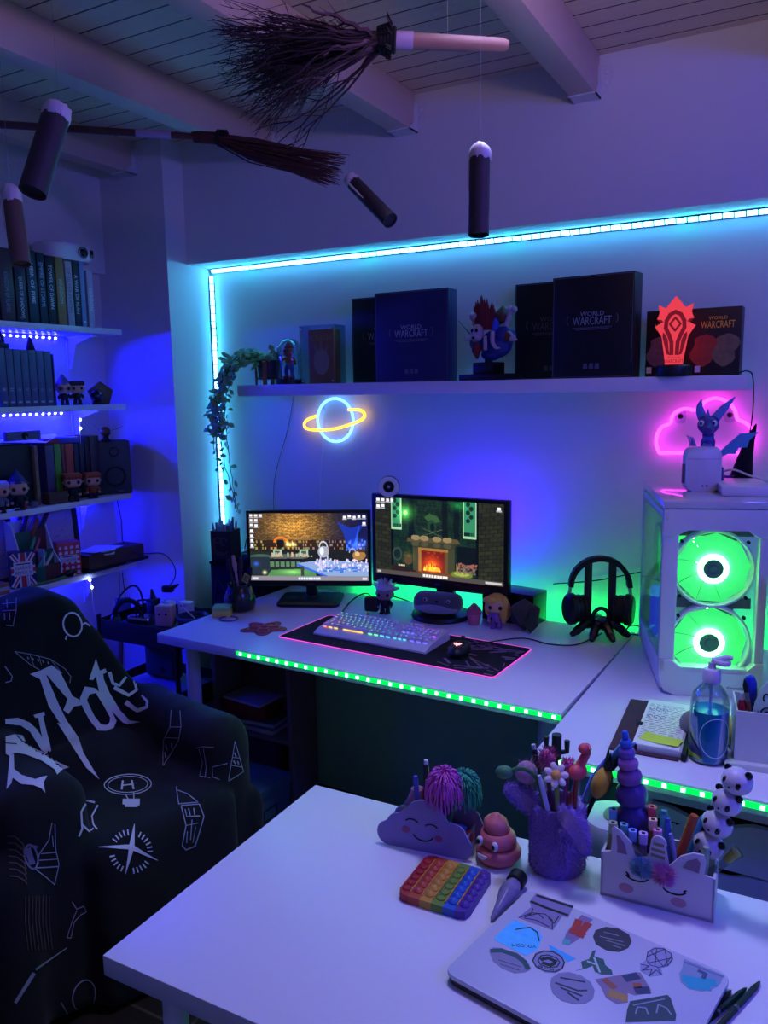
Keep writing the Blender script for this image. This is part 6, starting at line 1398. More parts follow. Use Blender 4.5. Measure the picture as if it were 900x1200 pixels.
def book(lab, y0, y1, z, h, col, dep=.15, x=-2.665, title=None, tcol='d8dce4', tz_=.5, tl=.55, noise=None, group='novels on the top left shelf', band=None, rough=.45):
    w = y1-y0; r = thing('book', lab, 'book', (x, (y0+y1)/2, z), group=group)
    mc_ = mat('cover_'+col+(noise or ''), col, rough, noise=noise, scale=18)
    m = MB(); m.box((-.001, 0, h/2), (.004, w-.0008, h), .0012); m.box((-dep/2, -w/2+.0012, h/2), (dep, .0016, h)); m.box((-dep/2, w/2-.0012, h/2), (dep, .0016, h)); m.build('cover', mc_, r)
    MB().box((-dep/2-.002, 0, h/2), (dep-.006, w-.003, h-.006)).build('pages', M_PAGES, r)
    if title: lettering(title, mat('ink_'+tcol, tcol, .5), r, spine_frame(.0012, 0, h*tz_), h=min(w*.5, .016), w=h*tl, depth=.0003)
    if band: MB().box((.0012, 0, h*.08), (.0006, w*.5, h*.03)).build('spine_mark', mat('ink_'+band, band, .5), r)
    return r
def yz(x, y, X=-2.665): v = at_x(x, y, X); return v.y, v.z
def bk(lab, x0, x1, ytop, shelf, col, **k):
    ym = 340 if shelf == 0 else 430 if shelf == 1 else 540
    X = -2.70 if shelf == 2 else -2.665
    y0, y1 = yz(x0, ym, X)[0], yz(x1, ym, X)[0]; z = SH[shelf]+.0005
    return book(lab, y0+.0006, y1-.0006, z, yz((x0+x1)/2, ytop, X)[1]-z, col, x=X, dep=k.pop('dep', .14), **k)
bk('dark teal novel at the left edge of the top shelf', 0, 6.8, 275, 0, '16303c', noise='0e1c24')
bk('thick charcoal novel with two red-tinted title lines near the left end', 8.2, 25.6, 277, 0, '2c2c40', noise='5a2c2c', title='KINGDOM OF FLAMES', tcol='8088a0', tz_=.40)
bk('dark novel with white lettering under the hanging candle', 26.6, 40, 298, 0, '1c2434', title='QUEEN OF SHADOWS', tz_=.45, tl=.72, band='5a6070')
bk('dark green novel with bold white lettering', 41.4, 53, 281, 0, '143038', noise='1e4048', title='HEIR OF FIRE', tz_=.55, tl=.55)
bk('dark blue slim novel with pale lettering', 54, 63, 284, 0, '142634', noise='1e3444', title='EMPIRE OF STORMS', tcol='a8b8d0', tz_=.55, tl=.62)
bk('dark novel with tall white lettering left of the gold one', 63.8, 74, 288, 0, '101c28', title='TOWER OF DAWN', tz_=.55, tl=.64)
bk('gold yellow novel in the row under the projector', 75, 85, 290, 0, 'a88a4c', noise='80683c', title='KINGDOM', tcol='c8d8d0', tz_=.5, tl=.35)
bk('white novel with grey scroll lettering right of the gold one', 86.3, 94.4, 295, 0, 'b4b0b8', title='OF SILVER FLAMES', tcol='70707c', tz_=.55, tl=.7)
bk('dark grey green novel with white lettering under the projector', 94.8, 102, 296, 0, '20343c', title='A WAR OF RUIN', tz_=.5, tl=.6)
bk('pale blue slim novel under the right end of the projector', 102.6, 108.4, 296, 0, '7c98c0', band='d0d8e8')
bk('shorter white novel at the right end of the top shelf', 110.5, 118, 307, 0, 'b8b8c8', title='ERAGON', tcol='f0f4fc', tz_=.5, tl=.4)
# projector lying across the books
pa, pb = yz(67, 290), yz(121, 290)
zt = max(o.location.z+.0 for o in bpy.data.objects if o.name.startswith('book'))
ztop = SH[0]+.2125
pj = thing('projector', 'small white rounded projector lying on the books at the end of the top shelf', 'projector', (-2.735, (pa[0]+pb[0])/2+.01, 0))
hb = [o for o in bpy.data.objects if o.name.startswith('book')]
ztop = yz(100, 296)[1]+.001
pj.location.z = ztop
MB().rbox((0, 0, .036), (.15, .215, .066), .05, .012).build('body', M_WPLAST, pj)
a = MB().lathe([(.022, 0), (.023, .006), (.019, .008), (.017, .002), (.0, .001)], 24).build('lens_ring', M_STEEL, pj, T(.075, .035, .038) @ RY(PI/2)); MB().ball((0, 0, .002), (.015, .015, .006), 16).build('lens', M_EYE, a)
MB().box((.0745, .083, .038), (.004, .014, .030), .002).build('sensor_window', M_EYE, pj)
MB().cyl((.04, -.05, -.0), (.04, -.05, .006), .01).cyl((-.04, .05, -.0), (-.04, .05, .006), .01).build('foot', M_RUBBER, pj)
# ---- second shelf: boxed set of seven, toys
for k in range(7):
    x0 = 4.5+8.9*k; bk(('leftmost', 'second', 'third', 'fourth', 'fifth', 'sixth', 'rightmost')[k]+' of the seven matching grey castle-print books on the second shelf', x0, x0+8.7, 394+.9*k, 1, '3a4660', noise='56688c', group='matching book set on the second shelf', band='a8b0c0', title=('I', 'II', 'III', 'IV', 'V', 'VI', 'VII')[k], tcol='8890a8', tz_=.3, tl=.05)
ys = yz(67.3, 430)[0]
cs = thing('slipcase', 'violet end panel of the slipcase at the right of the seven matching books', 'book case', (-2.665, ys+.006, SH[1]))
MB().box((-.08, 0, .10), (.16, .005, .20)).build('panel', mat('violet_card', '3c2c6c', .5), cs)
yl = yz(4, 430)[0]
cst = thing('castle_ornament', 'dark castle silhouette ornament on top of the matching books', 'ornament', (-2.72, yz(8, 394)[0], yz(20, 396)[1]+.004))
m = MB().box((0, 0, .010), (.05, .11, .02), .003)
for y, w, h in ((-.04, .016, .034), (-.02, .012, .046), (.0, .02, .03), (.018, .012, .042), (.04, .016, .028)): m.box((0, y, .02+h/2), (.02, w, h)).lathe([(w*.6, 0), (0, .02)], 8, T(0, y, .02+h))
m.build('castle', mat('dark_resin', '1a1620', .6), cst)
sh_ = thing('pointed_hat', 'small dark pointed hat ornament on top of the matching books', 'ornament', (-2.70, yz(49, 397)[0], yz(49, 400)[1]+.002))
MB().lathe([(.034, 0), (.034, .003), (.018, .005), (.012, .03), (.006, .05), (0, .06)], 18).build('hat', mat('dark_hat', '241a20', .8), sh_)
mrh = mat('ginger_hair', 'a8481e', .55); mbh = mat('brown_hair', '3a2418', .6); mdk = mat('dark_robe', '18181e', .6)
def toy_at(lab, x, y, shelf, rz, *a, X=-2.68, **k):
    v = at_x(x, y, X); return toy('toy_figurine', lab, (X, v.y, SH[shelf]+.0005), rz, *a, **k)
t = toy_at('small toy figure with dark striped hat and round glasses on the second shelf', 80, 455, 1, R(60), mat('striped_hat', '3a3038', .6, noise='8a7a80', scale=60), mdk, mdk, .98, style='hat', X=-2.70, group=None)
m = MB()
for sg in (-1, 1): m.tube([(sg*.0145+.009*math.cos(R(a)), -.0255, .067+.009*math.sin(R(a))) for a in range(0, 360, 30)], .0012, 5, closed=True)
m.build('glasses', M_DARK, t)
toy_at('small brown haired toy figure next to the pentagonal box on the second shelf', 95, 456, 1, R(60), mbh, mdk, mdk, 1.0)
v = at_x(127, 460, -2.66)
pb_ = thing('pentagonal_box', 'gold patterned five sided box standing on edge on the second shelf', 'box', (-2.675, v.y-.012, SH[1]+.0005), R(62))
pent = [(.052*math.cos(R(90+72*k)), .052*math.sin(R(90+72*k))+.042) for k in range(5)]
MB().prism(pent, 0, .03, FRONT, .002).build('box', mat('antique_gold', '6a5a3c', .4, .4, noise='3a3020', scale=40), pb_)
m = MB(); inn_ = [(x*.86, (z-.042)*.86+.042) for x, z in pent]; strokes(m, [inn_+[inn_[0]], arc(0, .042, .028, .028), arc(0, .042, .02, .02)]+[[(x*.3, (z-.042)*.3+.042), (x, z)] for x, z in inn_], .0022, .0008); m.build('raised_pattern', mat('pale_gold', 'a8946a', .4, .3), pb_, T(0, 0, 0) @ FRONT)
pr_ = thing('crystal_ball', 'dark glass ball in front of the pentagonal box on the second shelf', 'ornament', (-2.655, v.y-.045, SH[1]+.0005))
MB().ball((0, 0, .036), .028, 20).build('ball', mat('dark_glass_ball', '1a1830', .08, coat=.6), pr_); MB().lathe([(.02, 0), (.022, .004), (.014, .01), (.012, .014), (0, .014)], 16).build('foot', M_DARK, pr_)
# ---- third shelf
Z3 = SH[2]+.0005
y0, y1 = yz(1, 540, -2.7)[0], yz(44, 540, -2.7)[0]
bb = thing('album_box', 'large dark green boxed album with gold edge standing at the left of the third shelf', 'book', (-2.70, (y0+y1)/2-.01, Z3), 0)
hB = yz(45, 507, -2.7)[1]-Z3
MB().box((-.07, 0, hB/2), (.13, y1-y0, hB), .003).build('box', mat('deep_green_card', '0e1a18', .5), bb)
MB().box((-.06, (y1-y0)/2+.008, hB/2-.004), (.14, .016, hB-.008), .002).build('spine', mat('ornate_spine', '2a2a26', .5, noise='b09a60', scale=45), bb)
def bk3(lab, x0, x1, yt, col, **k): return bk(lab, x0, x1, yt, 2, col, group='books on the third shelf', **k)
bk3('grey violet book right of the dark album on the third shelf', 56, 66, 510, '5a5070', noise='443c58')
bk3('bright green book on the third shelf', 66.6, 74.6, 508.5, '4c9a2c')
bk3('thin dark red book right of the green one', 75, 79, 508.5, '7c2a28')
bk3('orange red book in the middle of the third shelf', 79.4, 89, 508.5, 'a83c28')
bk3('dark blue book with a pale round mark on the third shelf', 89.6, 95.4, 509, '12203a', band='8aa0c0')
bk3('dark slate book with an orange dot on the third shelf', 96, 102, 508, '18202c', band='b0602c')
bk3('tall black book left of the brown one on the third shelf', 102.6, 108, 500, '0c0c12', dep=.12)
bk3('tall dark brown book with pale marks beside the speaker', 108.6, 119.5, 500, '2a1c22', noise='3a2a30')
ht_ = yz(75, 508.5, -2.7)[1]+.001
ya, yb_ = yz(55, 505, -2.7)[0], yz(95, 505, -2.7)[0]
fb_ = thing('book', 'book with red and blue spine lying flat on top of the upright books', 'book', (-2.702, (ya+yb_)/2, ht_))
MB().box((-.06, -.03, .011), (.12, yb_-ya-.06, .022), .001).build('red_cover', mat('cover_red_flat', '8c2838', .5), fb_); MB().box((-.06, .035, .0115), (.122, yb_-ya-.07, .023), .001).build('blue_cover', mat('cover_blue_flat', '24389c', .5), fb_); MB().box((-.06, (yb_-ya)/2-.01, .012), (.121, .022, .0235), .001).build('yellow_end', mat('cover_yel_flat', 'b89a50', .5), fb_)
ps3 = thing('paper_sheets', 'loose white sheets lying over the album box on the third shelf', 'paper', (-2.74, yz(40, 505, -2.74)[0], Z3+hB+.001))
MB().add([(-.07, -.16, .014), (.035, -.16, .012), (.06, .02, .0), (.03, .10, .024), (-.07, .17, .026), (-.08, 0, .02)], [(0, 1, 2, 5), (2, 3, 4, 5)]).add([(-.07, -.16, .009), (.03, -.17, .004), (.04, .0, .002), (-.07, .03, .012)], [(0, 1, 2, 3)]).build('sheets', M_PAPER, ps3)
acm = thing('camera_bar', 'grey rounded camera bar with a central lens on top of the album box', 'camera', (-2.69, yz(29, 495, -2.69)[0], Z3+hB+.016), 0)
MB().rbox((0, 0, .018), (.03, .155, .036), .012, .004).build('body', mat('camera_grey', '5a5a70', .4), acm)
a = MB().lathe([(.014, 0), (.014, .004), (.011, .006), (0, .003)], 20).build('lens', M_EYE, acm, T(.015, 0, .018) @ RY(PI/2))
spk = thing('speaker', 'black bookshelf speaker at the right end of the third shelf', 'speaker', (-2.672, yz(137, 540)[0]+.003, Z3), R(54))
hS = (yz(137, 511)[1]-Z3)*1.07
MB().box((0, .055, hS/2), (.135, .12, hS), .006).build('cabinet', mat('speaker_black', '15181c', .5), spk)
MB().box((0, -.0065, hS/2), (.128, .003, hS-.008), .001).build('front_baffle', mat('baffle_grey', '2c343c', .5), spk)
for z, r in ((hS*.34, .046), (hS*.80, .021)):
    a = MB().lathe([(r, -.002), (r, .003), (r*.86, .004), (r*.8, .0), (r*.35, -.008), (r*.3, -.003), (0, -.001)], 28, T(0, -.0085, z) @ FRONT).build('driver', mat('driver_black', '08080a', .5), spk)
lettering('EDIFIER', mat('ink_8890a8', '8890a8', .5), spk, T(.02, -.0085, hS*.06) @ FRONT, h=.005)
gl = thing('orb_ornament', 'small gold ball ornament on a dark foot on top of the black speaker', 'ornament', (-2.685, yz(131, 510)[0], Z3+hS))
MB().lathe([(.020, 0), (.020, .006), (.012, .012), (.013, .02), (0, .022)], 16).build('foot', M_DARK, gl); MB().ball((0, 0, .040), .022, 18).build('ball', mat('antique_brass', '5a4a30', .3, .6), gl)
m = MB(); m.tube([(.02, .012, .045), (.02, .05, .052), (.02, .085, .062)], [.001, .0012, .0005], 5); m.build('feather', mat('dark_feather', '2a2440', .8), gl)
m = MB(); m.prism([(0, 0), (-.05, .03), (-.085, .045), (-.05, .022)], 0, .001, T(0, -.01, .04) @ RZ(PI/2)@ FRONT); m.build('wing', mat('pale_wing', 'a0a8d0', .4), gl)
toy_at('toy figure with red hair and dark clothes in front of the orange book', 87, 572, 2, R(60), mrh, mdk, mdk, 1.18, X=-2.655)
toy_at('toy figure with red hair and orange top beside the speaker', 110, 570, 2, R(60), mrh, mat('orange_top', '9a4a24', .6), mdk, 1.12, X=-2.655)
toy_at('toy figure with a blue pointed hat in front of the dark album', 23, 577, 2, R(60), mat('blue_hat', '2c2c6c', .6), mdk, mdk, 1.2, style='hat', X=-2.65)
toy_at('toy figure with grey hair cut off by the left edge of the photo', 0, 575, 2, R(60), mgh, mat('grey_dress', '6a6a80', .6), mdk, 1.2, X=-2.65)
v = at_x(70, 576, -2.65)
wbx = thing('wooden_box', 'small brown dotted box in front of the books on the third shelf', 'box', (-2.672, v.y, Z3), R(0))
MB().box((0, 0, .021), (.045, .088, .042), .0015).build('body', mat('cork_brown', '6a4a38', .7, noise='3a261c', scale=160), wbx); MB().box((0, 0, .0435), (.046, .089, .004), .001).build('lid', mat('cork_brown'), wbx)
v = at_x(20, 580, -2.645)
wst = thing('lollipop_stick', 'thin stick with a round red end lying on the front of the third shelf', 'stick', (-2.648, at_x(27, 577, -2.645).y, Z3+.006), R(2))
MB().cyl((0, 0, 0), (0, -.16, 0), .0035, n=8).build('stick', M_PAPER, wst); MB().lathe([(.011, -.004), (.013, 0), (.011, .004)], 16, T(0, .012, .006) @ RY(R(90))).build('red_end', mat('pen_b02a40'), wst)
v = at_x(40, 573, -2.66)
solo(MB().ball((0, 0, .013), (.016, .018, .013), 14), 'pebble', mat('grey_pebble', '6a6878', .6), 'small grey pebble on the third shelf beside the red stick end', 'ornament', (-2.66, v.y, Z3))
# ---- lowest shelf
Z4 = SH[3]+.0005
def at4(x, y, X): v = at_x(x, y, X); return v.y
def frame(lab, x0, x1, ytop, X, w=None):
    ya, yb_ = at4(x0, 620, X), at4(x1, 620, X); w = yb_-ya; h = min(at_x((x0+x1)/2, ytop, X).z-Z4, .272)
    r = thing('picture_frame', lab, 'picture frame', (X, (ya+yb_)/2, Z4+.001), M=Matrix.Translation((X, (ya+yb_)/2, Z4+.001)) @ RY(R(-4)))
    m = MB(); t_ = .022
    m.box((0, 0, t_/2), (.014, w, t_), .002).box((0, 0, h-t_/2), (.014, w, t_), .002).box((0, -w/2+t_/2, h/2), (.014, t_, h), .002).box((0, w/2-t_/2, h/2), (.014, t_, h), .002)
    m.build('frame', M_BLACK, r); MB().box((-.002, 0, h/2), (.004, w-.03, h-.03)).build('print', mat('aged_print', 'c8bcb4', .7, noise='b4a89c', scale=12), r)
    m = MB(); rr = random.Random(int(x1))
    for k in range(18):
        y, z = rr.uniform(-w*.3, w*.3), h*.5+rr.uniform(-h*.28, h*.28); strokes(m, [[(y, z), (y+rr.uniform(.005, .03), z+rr.uniform(-.01, .01))]], .0014, .0004)
    m.build('print_lines', mat('sepia_ink', '4a3a38', .7), r, T(.0005, 0, 0) @ Matrix(((0, 0, 1, 0), (1, 0, 0, 0), (0, 1, 0, 0), (0, 0, 0, 1))))
frame('black framed aged print cut by the left edge of the lowest shelf', -36, 16, 588, -2.79)
frame('black framed aged print behind the pencil organizer on the lowest shelf', 24, 93, 581, -2.80)
yo = at4(20, 640, -2.70)
orz = thing('desk_organizer', 'white stepped pencil organizer with coloured compartments on the lowest shelf', 'organizer', (-2.715, yo+.004, Z4))
mow = mat('organizer_clear', 'dce4f0', .3)
m = MB(); m.prism([(-.06, 0), (.062, 0), (.062, .05), (.02, .085), (.0, .13), (-.02, .17), (-.06, .185)], 0, .004, Matrix(((1, 0, 0, 0), (0, 0, 1, 0), (0, 1, 0, 0), (0, 0, 0, 1)))); m.build('side_panel', mow, orz)
m = MB(); m.prism([(-.06, 0), (.062, 0), (.062, .05), (.02, .085), (.0, .13), (-.02, .17), (-.06, .185)], .135, .139, Matrix(((1, 0, 0, 0), (0, 0, 1, 0), (0, 1, 0, 0), (0, 0, 0, 1)))); m.build('side_panel', mow, orz)
for i, (x, z0, h, c) in enumerate(((.060, 0, .052, '2c6a54'), (.022, 0, .092, '7a2c3c'), (-.016, 0, .15, '3a6a5c'))):
    MB().box((x, .037, h/2), (.003, .064, h)).build('front_pane', mat('pane_'+c, c, .3, trans=.3), orz); MB().box((x, .102, h/2), (.003, .064, h)).build('front_pane', mat('pane_'+('7a2c3c' if i != 1 else '2c6a54'), '7a2c3c', .3, trans=.3), orz)
MB().box((0, .07, .002), (.12, .135, .004)).box((-.059, .07, .09), (.003, .135, .18)).box((0, .07, .05), (.12, .003, .1)).build('tray', mow, orz)
OM = Matrix.Translation((-2.715, yo+.004, Z4)) @ SC(1, 1.12, 1.36); orz.matrix_world = OM
for lab, b, t, c, r in (('violet pen lying highest in the pencil organizer', (-.035, .03, .09), (-.02, .125, .215), '6a5ab0', .007), ('dark violet pen left in the pencil organizer', (-.045, .03, .08), (-.03, .075, .20), '2c2468', .009), ('orange pen in the top of the pencil organizer', (-.03, .06, .08), (-.01, .105, .185), 'b0602c', .006),
                        ('dark brown thick pen at the right of the pencil organizer', (-.035, .08, .08), (-.02, .155, .20), '3a2c30', .010), ('green marker in the middle step of the pencil organizer', (.0, .02, .03), (.02, .065, .135), '3c9a6c', .007), ('pink marker in the middle step of the pencil organizer', (.0, .035, .03), (.02, .085, .13), 'c05a7a', .006),
                        ('teal marker at the front of the pencil organizer', (.04, .03, .02), (.05, .085, .088), '3a9a9a', .007), ('white marker at the front of the pencil organizer', (.04, .06, .02), (.05, .115, .085), 'c8c4b8', .006)):
    pen(lab, b, t, c, OM, r, 'pen', 'pen', group=None)
# union flag money tin and red patterned tin
def tin(lab, x0, x1, ytop, X, rz, sh, wrap_):
    ya, yb_ = at4(x0, 650, X), at4(x1, 650, X)
    r = thing('money_tin', lab, 'tin', (X, (ya+yb_)/2, Z4), R(rz)); return r
tg = tin('tin box with a union flag print and the words GREAT BRITAIN', 8, 42, 634, -2.665, 62, 0, 0)
TWd, TH = .092, .140
mrd_ = mat('tin_red', 'c83c44', .4); mwt = mat('tin_white', 'e0dce4', .4); mnv = mat('tin_navy', '20284c', .4)
MB().box((0, .03, TH/2), (TWd, .06, TH), .003).build('body', mnv, tg)
m = MB(); w2, c0 = TWd/2-.003, TH/2
def rect(m, x0, x1, z0, z1, t=.0004): m.prism([(x0, z0), (x1, z0), (x1, z1), (x0, z1)], 0, t)
strokes(m, [[(-w2+.006, .010), (w2-.006, TH-.010)], [(-w2+.006, TH-.010), (w2-.006, .010)]], .017, .0004); rect(m, -.015, .015, .003, TH-.003, .0006); rect(m, -w2, w2, c0-.016, c0+.016, .0006)
m.build('flag_white', mwt, tg, FRONT)
m = MB(); strokes(m, [[(-w2+.006, .008), (w2-.006, TH-.008)], [(-w2+.006, TH-.008), (w2-.006, .008)]], .006, .0008); rect(m, -.009, .009, .003, TH-.003, .001); rect(m, -w2, w2, c0-.009, c0+.009, .001); m.build('flag_red', mrd_, tg, FRONT)
m = MB(); rect(m, -.034, .034, .048, .102, .0014); m.build('plaque', mwt, tg, FRONT)
MB().box((0, -.0016, .094), (.05, .001, .004)).build('coin_slot', M_DARK, tg)
lettering('GREAT', mat('ink_44405c', '44405c', .5), tg, T(0, -.0014, .079) @ FRONT, h=.013, w=.055); lettering('BRITAIN', MATS['ink_44405c'], tg, T(0, -.0014, .060) @ FRONT, h=.013, w=.058)
tl_ = tin('red tin box with white bus and crown pictures and the word LONDON', 66, 94, 625, -2.675, 66, 0, 0)
MB().box((0, .03, TH/2), (TWd, .06, TH), .003).build('body', mrd_, tl_)
m = MB(); rr = random.Random(3)
for i in range(4):
    for j in range(6):
        x, z = -.034+.0225*i, .012+.021*j; w = rr.uniform(.005, .008)
        m.prism([(x-w, z-.006), (x+w, z-.006), (x+w, z+.003), (x+w*.3, z+.007), (x-w*.6, z+.005)], 0, .0005)
m.build('white_prints', mwt, tl_, FRONT); m = MB(); rect(m, -.036, .03, .055, .086, .0012); m.build('plaque', mwt, tl_, FRONT)
MB().box((-.002, -.0014, .08), (.05, .001, .004)).build('coin_slot', M_DARK, tl_); lettering('LONDON', MATS['ink_44405c'], tl_, T(-.003, -.0013, .065) @ FRONT, h=.012, w=.056)
v0, v1 = at4(97, 645, -2.68), at4(150, 645, -2.68)
old = thing('book', 'thick old brown book lying flat at the right end of the lowest shelf', 'book', (-2.69, (v0+v1)/2+.01, Z4+.016), R(0))
bw = v1-v0+.06
m = MB().box((0, 0, .028), (.115, bw-.01, .052), .001); m.build('pages', mat('old_pages', '8a6c4a', .8, noise='6a5238', scale=30), old)
MB().box((0, 0, .001), (.12, bw, .004)).box((0, 0, .055), (.12, bw, .004)).box((.059, 0, .028), (.004, bw, .056), .001).build('cover', mat('old_leather', '5a4430', .7, noise='46331f', scale=20), old)
dvc = thing('flat_device', 'flat black device under the old brown book on the lowest shelf', 'device', (-2.69, (v0+v1)/2+.02, Z4)); MB().box((0, 0, .007), (.125, bw+.03, .014), .003).build('body', M_BLACK, dvc); MB().box((.063, .05, .007), (.001, .03, .004)).build('port', M_STEEL, dvc)
pp4 = thing('paper_sheets', 'crumpled white papers lying on the old brown book', 'paper', (-2.69, (v0+v1)/2-.01, Z4+.0745))
MB().add([(-.05, -.09, 0), (.055, -.10, .006), (.06, -.02, .002), (.05, .07, .008), (-.04, .08, 0), (-.05, 0, .012)], [(0, 1, 2, 5), (2, 3, 4, 5)]).add([(.05, -.06, .003), (.066, -.05, -.012), (.066, .0, -.016), (.055, .02, .004)], [(0, 1, 2, 3)]).build('sheet', M_PAPER, pp4)
v = at4(74, 668, -2.65); sgl = thing('sunglasses', 'folded dark sunglasses at the front of the lowest shelf', 'glasses', (-2.655, v, Z4), R(80))
for sg in (-1, 1): MB().ball((sg*.028, 0, .016), (.027, .010, .016), 14).build('lens', M_EYE, sgl)
MB().tube([(-.055, 0, .02), (.055, 0, .02)], .003, 6).tube([(-.05, .008, .012), (.04, .012, .008)], .003, 6).build('frame', M_BLACK, sgl)
v = at4(52, 670, -2.65); solo(MB().tube(spline([(.01, -.10, .004), (.008, -.04, .005), (.012, .03, .006), (.004, .09, .008)], 5), [.004]*5+[.007]*11, 8), 'green_pencil_case', mat('sage_cloth', '5a7c4c', .8), 'narrow sage green pouch lying at the front of the lowest shelf', 'pouch', (-2.655, v, Z4))
for k, (c, lab) in enumerate((('a8544c', 'red paperback lying lowest at the left edge of the lowest shelf'), ('b8b0b4', 'white paperback lying in the middle of the small pile at the left edge'), ('a06050', 'salmon paperback lying topmost of the small pile at the left edge'))):
    t = thing('book', lab, 'book', (-2.68, at4(2, 660, -2.66)-.035, Z4+.014*k), group='flat paperbacks on the lowest shelf'); MB().box((0, 0, .0066), (.07, .09, .0132), .001).build('cover', mat('cover_'+c, c, .5), t); MB().box((.0, .0, .0066), (.068, .0905, .009)).build('pages', M_PAGES, t)
# ---- fairy light dots hanging by the bracket, with their string
fl = thing('fairy_lights', 'string of tiny blue white lights hanging down past the shelf brackets', 'string lights', (-2.70, 2.43, .9))
FLM = Matrix.Translation((2.70, -2.43, -.9))
pts = [at_x(97, 478, -2.70), at_x(97, 500, -2.70), at_x(99, 560, -2.75), at_x(99, 640, -2.72), at_x(103, 667, -2.66), at_x(105, 680, -2.64), at_x(107, 705, -2.64), at_x(114, 716, -2.62), at_x(126, 722, -2.60), at_x(134, 716, -2.58)]
MB().tube([FLM @ p for p in spline(pts, 5)], .0012, 5).build('string', M_WPLAST, fl)
FLG = glow('fairy_blue', (.35, .5, 1), 60)
for q in ((97.5, 481), (97.5, 491), (103, 669), (105, 677.5)): MB().ball(FLM @ at_x(*q, -2.685 if q[1] < 600 else -2.63), .005, 10).build('bulb', FLG, fl)
solo(MB().tube(spline([at_x(138, 577, -2.66), at_x(142, 600, -2.7), at_x(143, 625, -2.72), at_x(150, 636, -2.66), at_x(168, 640, -2.5), at_x(190, 641, -2.46), at_x(202, 655, -2.43), at_x(203, 668, -2.42), at_x(196, 679, -2.40)], 6), .0022, 6), 'wall_cable', M_RUBBER, 'black cord drooping from the third shelf past the pillar to the cart', 'cord')
# ================================================================ lower left corner: cart, dark cabinet, things under the desk
CT = T(-2.50, 2.16, 0) @ RZ(R(1))
CW, CD = .40, .30
ct = thing('utility_cart', 'black three tier utility cart between the left shelves and the desk', 'cart', M=CT)
mcb = mat('cart_black', '0c0c12', .5)
for z in (.62, .36, .10):
    m = MB().box((CW/2, CD/2, z+.003), (CW, CD, .006))
    for c, d in (((CW/2, 0, z+.04), (CW, .004, .08)), ((CW/2, CD, z+.04), (CW, .004, .08)), ((0, CD/2, z+.04), (.004, CD, .08)), ((CW, CD/2, z+.04), (.004, CD, .08))): m.box(c, d)
    m.build('tray', mcb, ct)
for x in (.0, CW):
    for y in (.0, CD): MB().cyl((x, y, .04), (x, y, .72), .009, n=10).build('post', mcb, ct); MB().cyl((x-.008, y, .022), (x+.008, y, .022), .022, n=14).build('wheel', M_RUBBER, ct)
ZT1 = .626
def cpos(x, y, z=ZT1+.03): return at_z(x, y, z)
# things in the top tray
def put(name, lab, cat, x, y, rz=0, z=ZT1): p = at_z(x, y, z+.03); return thing(name, lab, cat, (p.x, p.y, z), R(rz))
pbk = thing('power_bank', 'silver power bank lying on the black cart', 'power bank', (-2.33, 2.22, ZT1+.062), R(8)); MB().rbox((0, 0, .014), (.105, .05, .028), .012, .008).build('body', M_CHROME, pbk); MB().rbox((-.052, 0, .014), (.004, .04, .022), .001).build('end_cap', M_BLACK, pbk)
bxs = thing('notebook_stack', 'dark stack of notebooks in the cart top tray carrying the power bank', 'notebooks', (-2.31, 2.26, ZT1)); 
for k in range(3): MB().box((.004*k, .003*k, .010+.0203*k), (.26, .16, .019), .002).build('notebook', mat('dark_notebook_%d' % k, ('1a2036', '14141c', '202844')[k], .6), bxs)
dcb = thing('carton_toy', 'small pale pink carton toy with two dot eyes on the black cart', 'toy', (-2.215, 2.225, ZT1+.062), R(18))
MB().box((0, .02, .04), (.066, .05, .08), .003).build('body', mat('pale_carton', 'c09a94', .6), dcb)
for x in (-.014, .014): MB().lathe([(.0042, 0), (.0042, .001), (0, .001)], 10, T(x, -.005, .048) @ FRONT).build('eye', M_EYE, dcb)
MB().box((0, .02, .0805), (.05, .012, .002)).build('tape', M_PAPER, dcb)
for k, (x, y, z, sx_, lab) in enumerate(((-2.32, 2.36, ZT1, .07, 'white square charger plug standing left at the back of the cart'), (-2.24, 2.38, ZT1, .062, 'white square charger plug standing right at the back of the cart'))):
    t = thing('charger', lab, 'charger', (x, y, z), R(-10+20*k)); MB().rbox((0, 0, .06), (sx_, .035, .12), .01, .004).build('body', M_WPLAST, t); MB().tube([(-.008, -.02, .11), (-.008, -.03, .11)], .003, 6).tube([(.008, -.02, .11), (.008, -.03, .11)], .003, 6).build('prong', M_STEEL, t)
bw_ = thing('bowl', 'dark blue round tub at the right of the black cart', 'tub', (-2.135, 2.30, ZT1)); MB().lathe([(.045, 0), (.058, .09), (.061, .094), (.058, .096), (.054, .09), (.042, .006), (0, .006)], 28).build('body', mat('navy_tub', '1c2c5c', .4), bw_); MB().lathe([(.059, .088), (.063, .090), (.063, .097), (.058, .098)], 28, cap=False).build('rim', mat('blue_rim', '3c5090', .4), bw_)
hpb = thing('headphones', 'dark blue folded headphones lying at the left of the black cart', 'headphones', (-2.43, 2.25, ZT1+.01), R(30))
MB().tube([(.06*math.cos(R(a)), 0, .05+.075*math.sin(R(a))) for a in range(-20, 201, 14)], .010, 8).build('headband', M_DARK, hpb)
for sg in (-1, 1): MB().ball((sg*.055, 0, .035), (.022, .036, .036), 16).build('ear_cup', mat('navy_plastic', '1c2440', .4), hpb)
plg = thing('plug_adapter', 'black plug adapter standing among cables at the back of the cart', 'plug', (-2.40, 2.36, ZT1)); MB().box((0, 0, .06), (.045, .045, .12), .006).tube([(0, 0, .12), (-.006, 0, .16)], [.014, .004], 8).build('body', M_BLACK, plg)
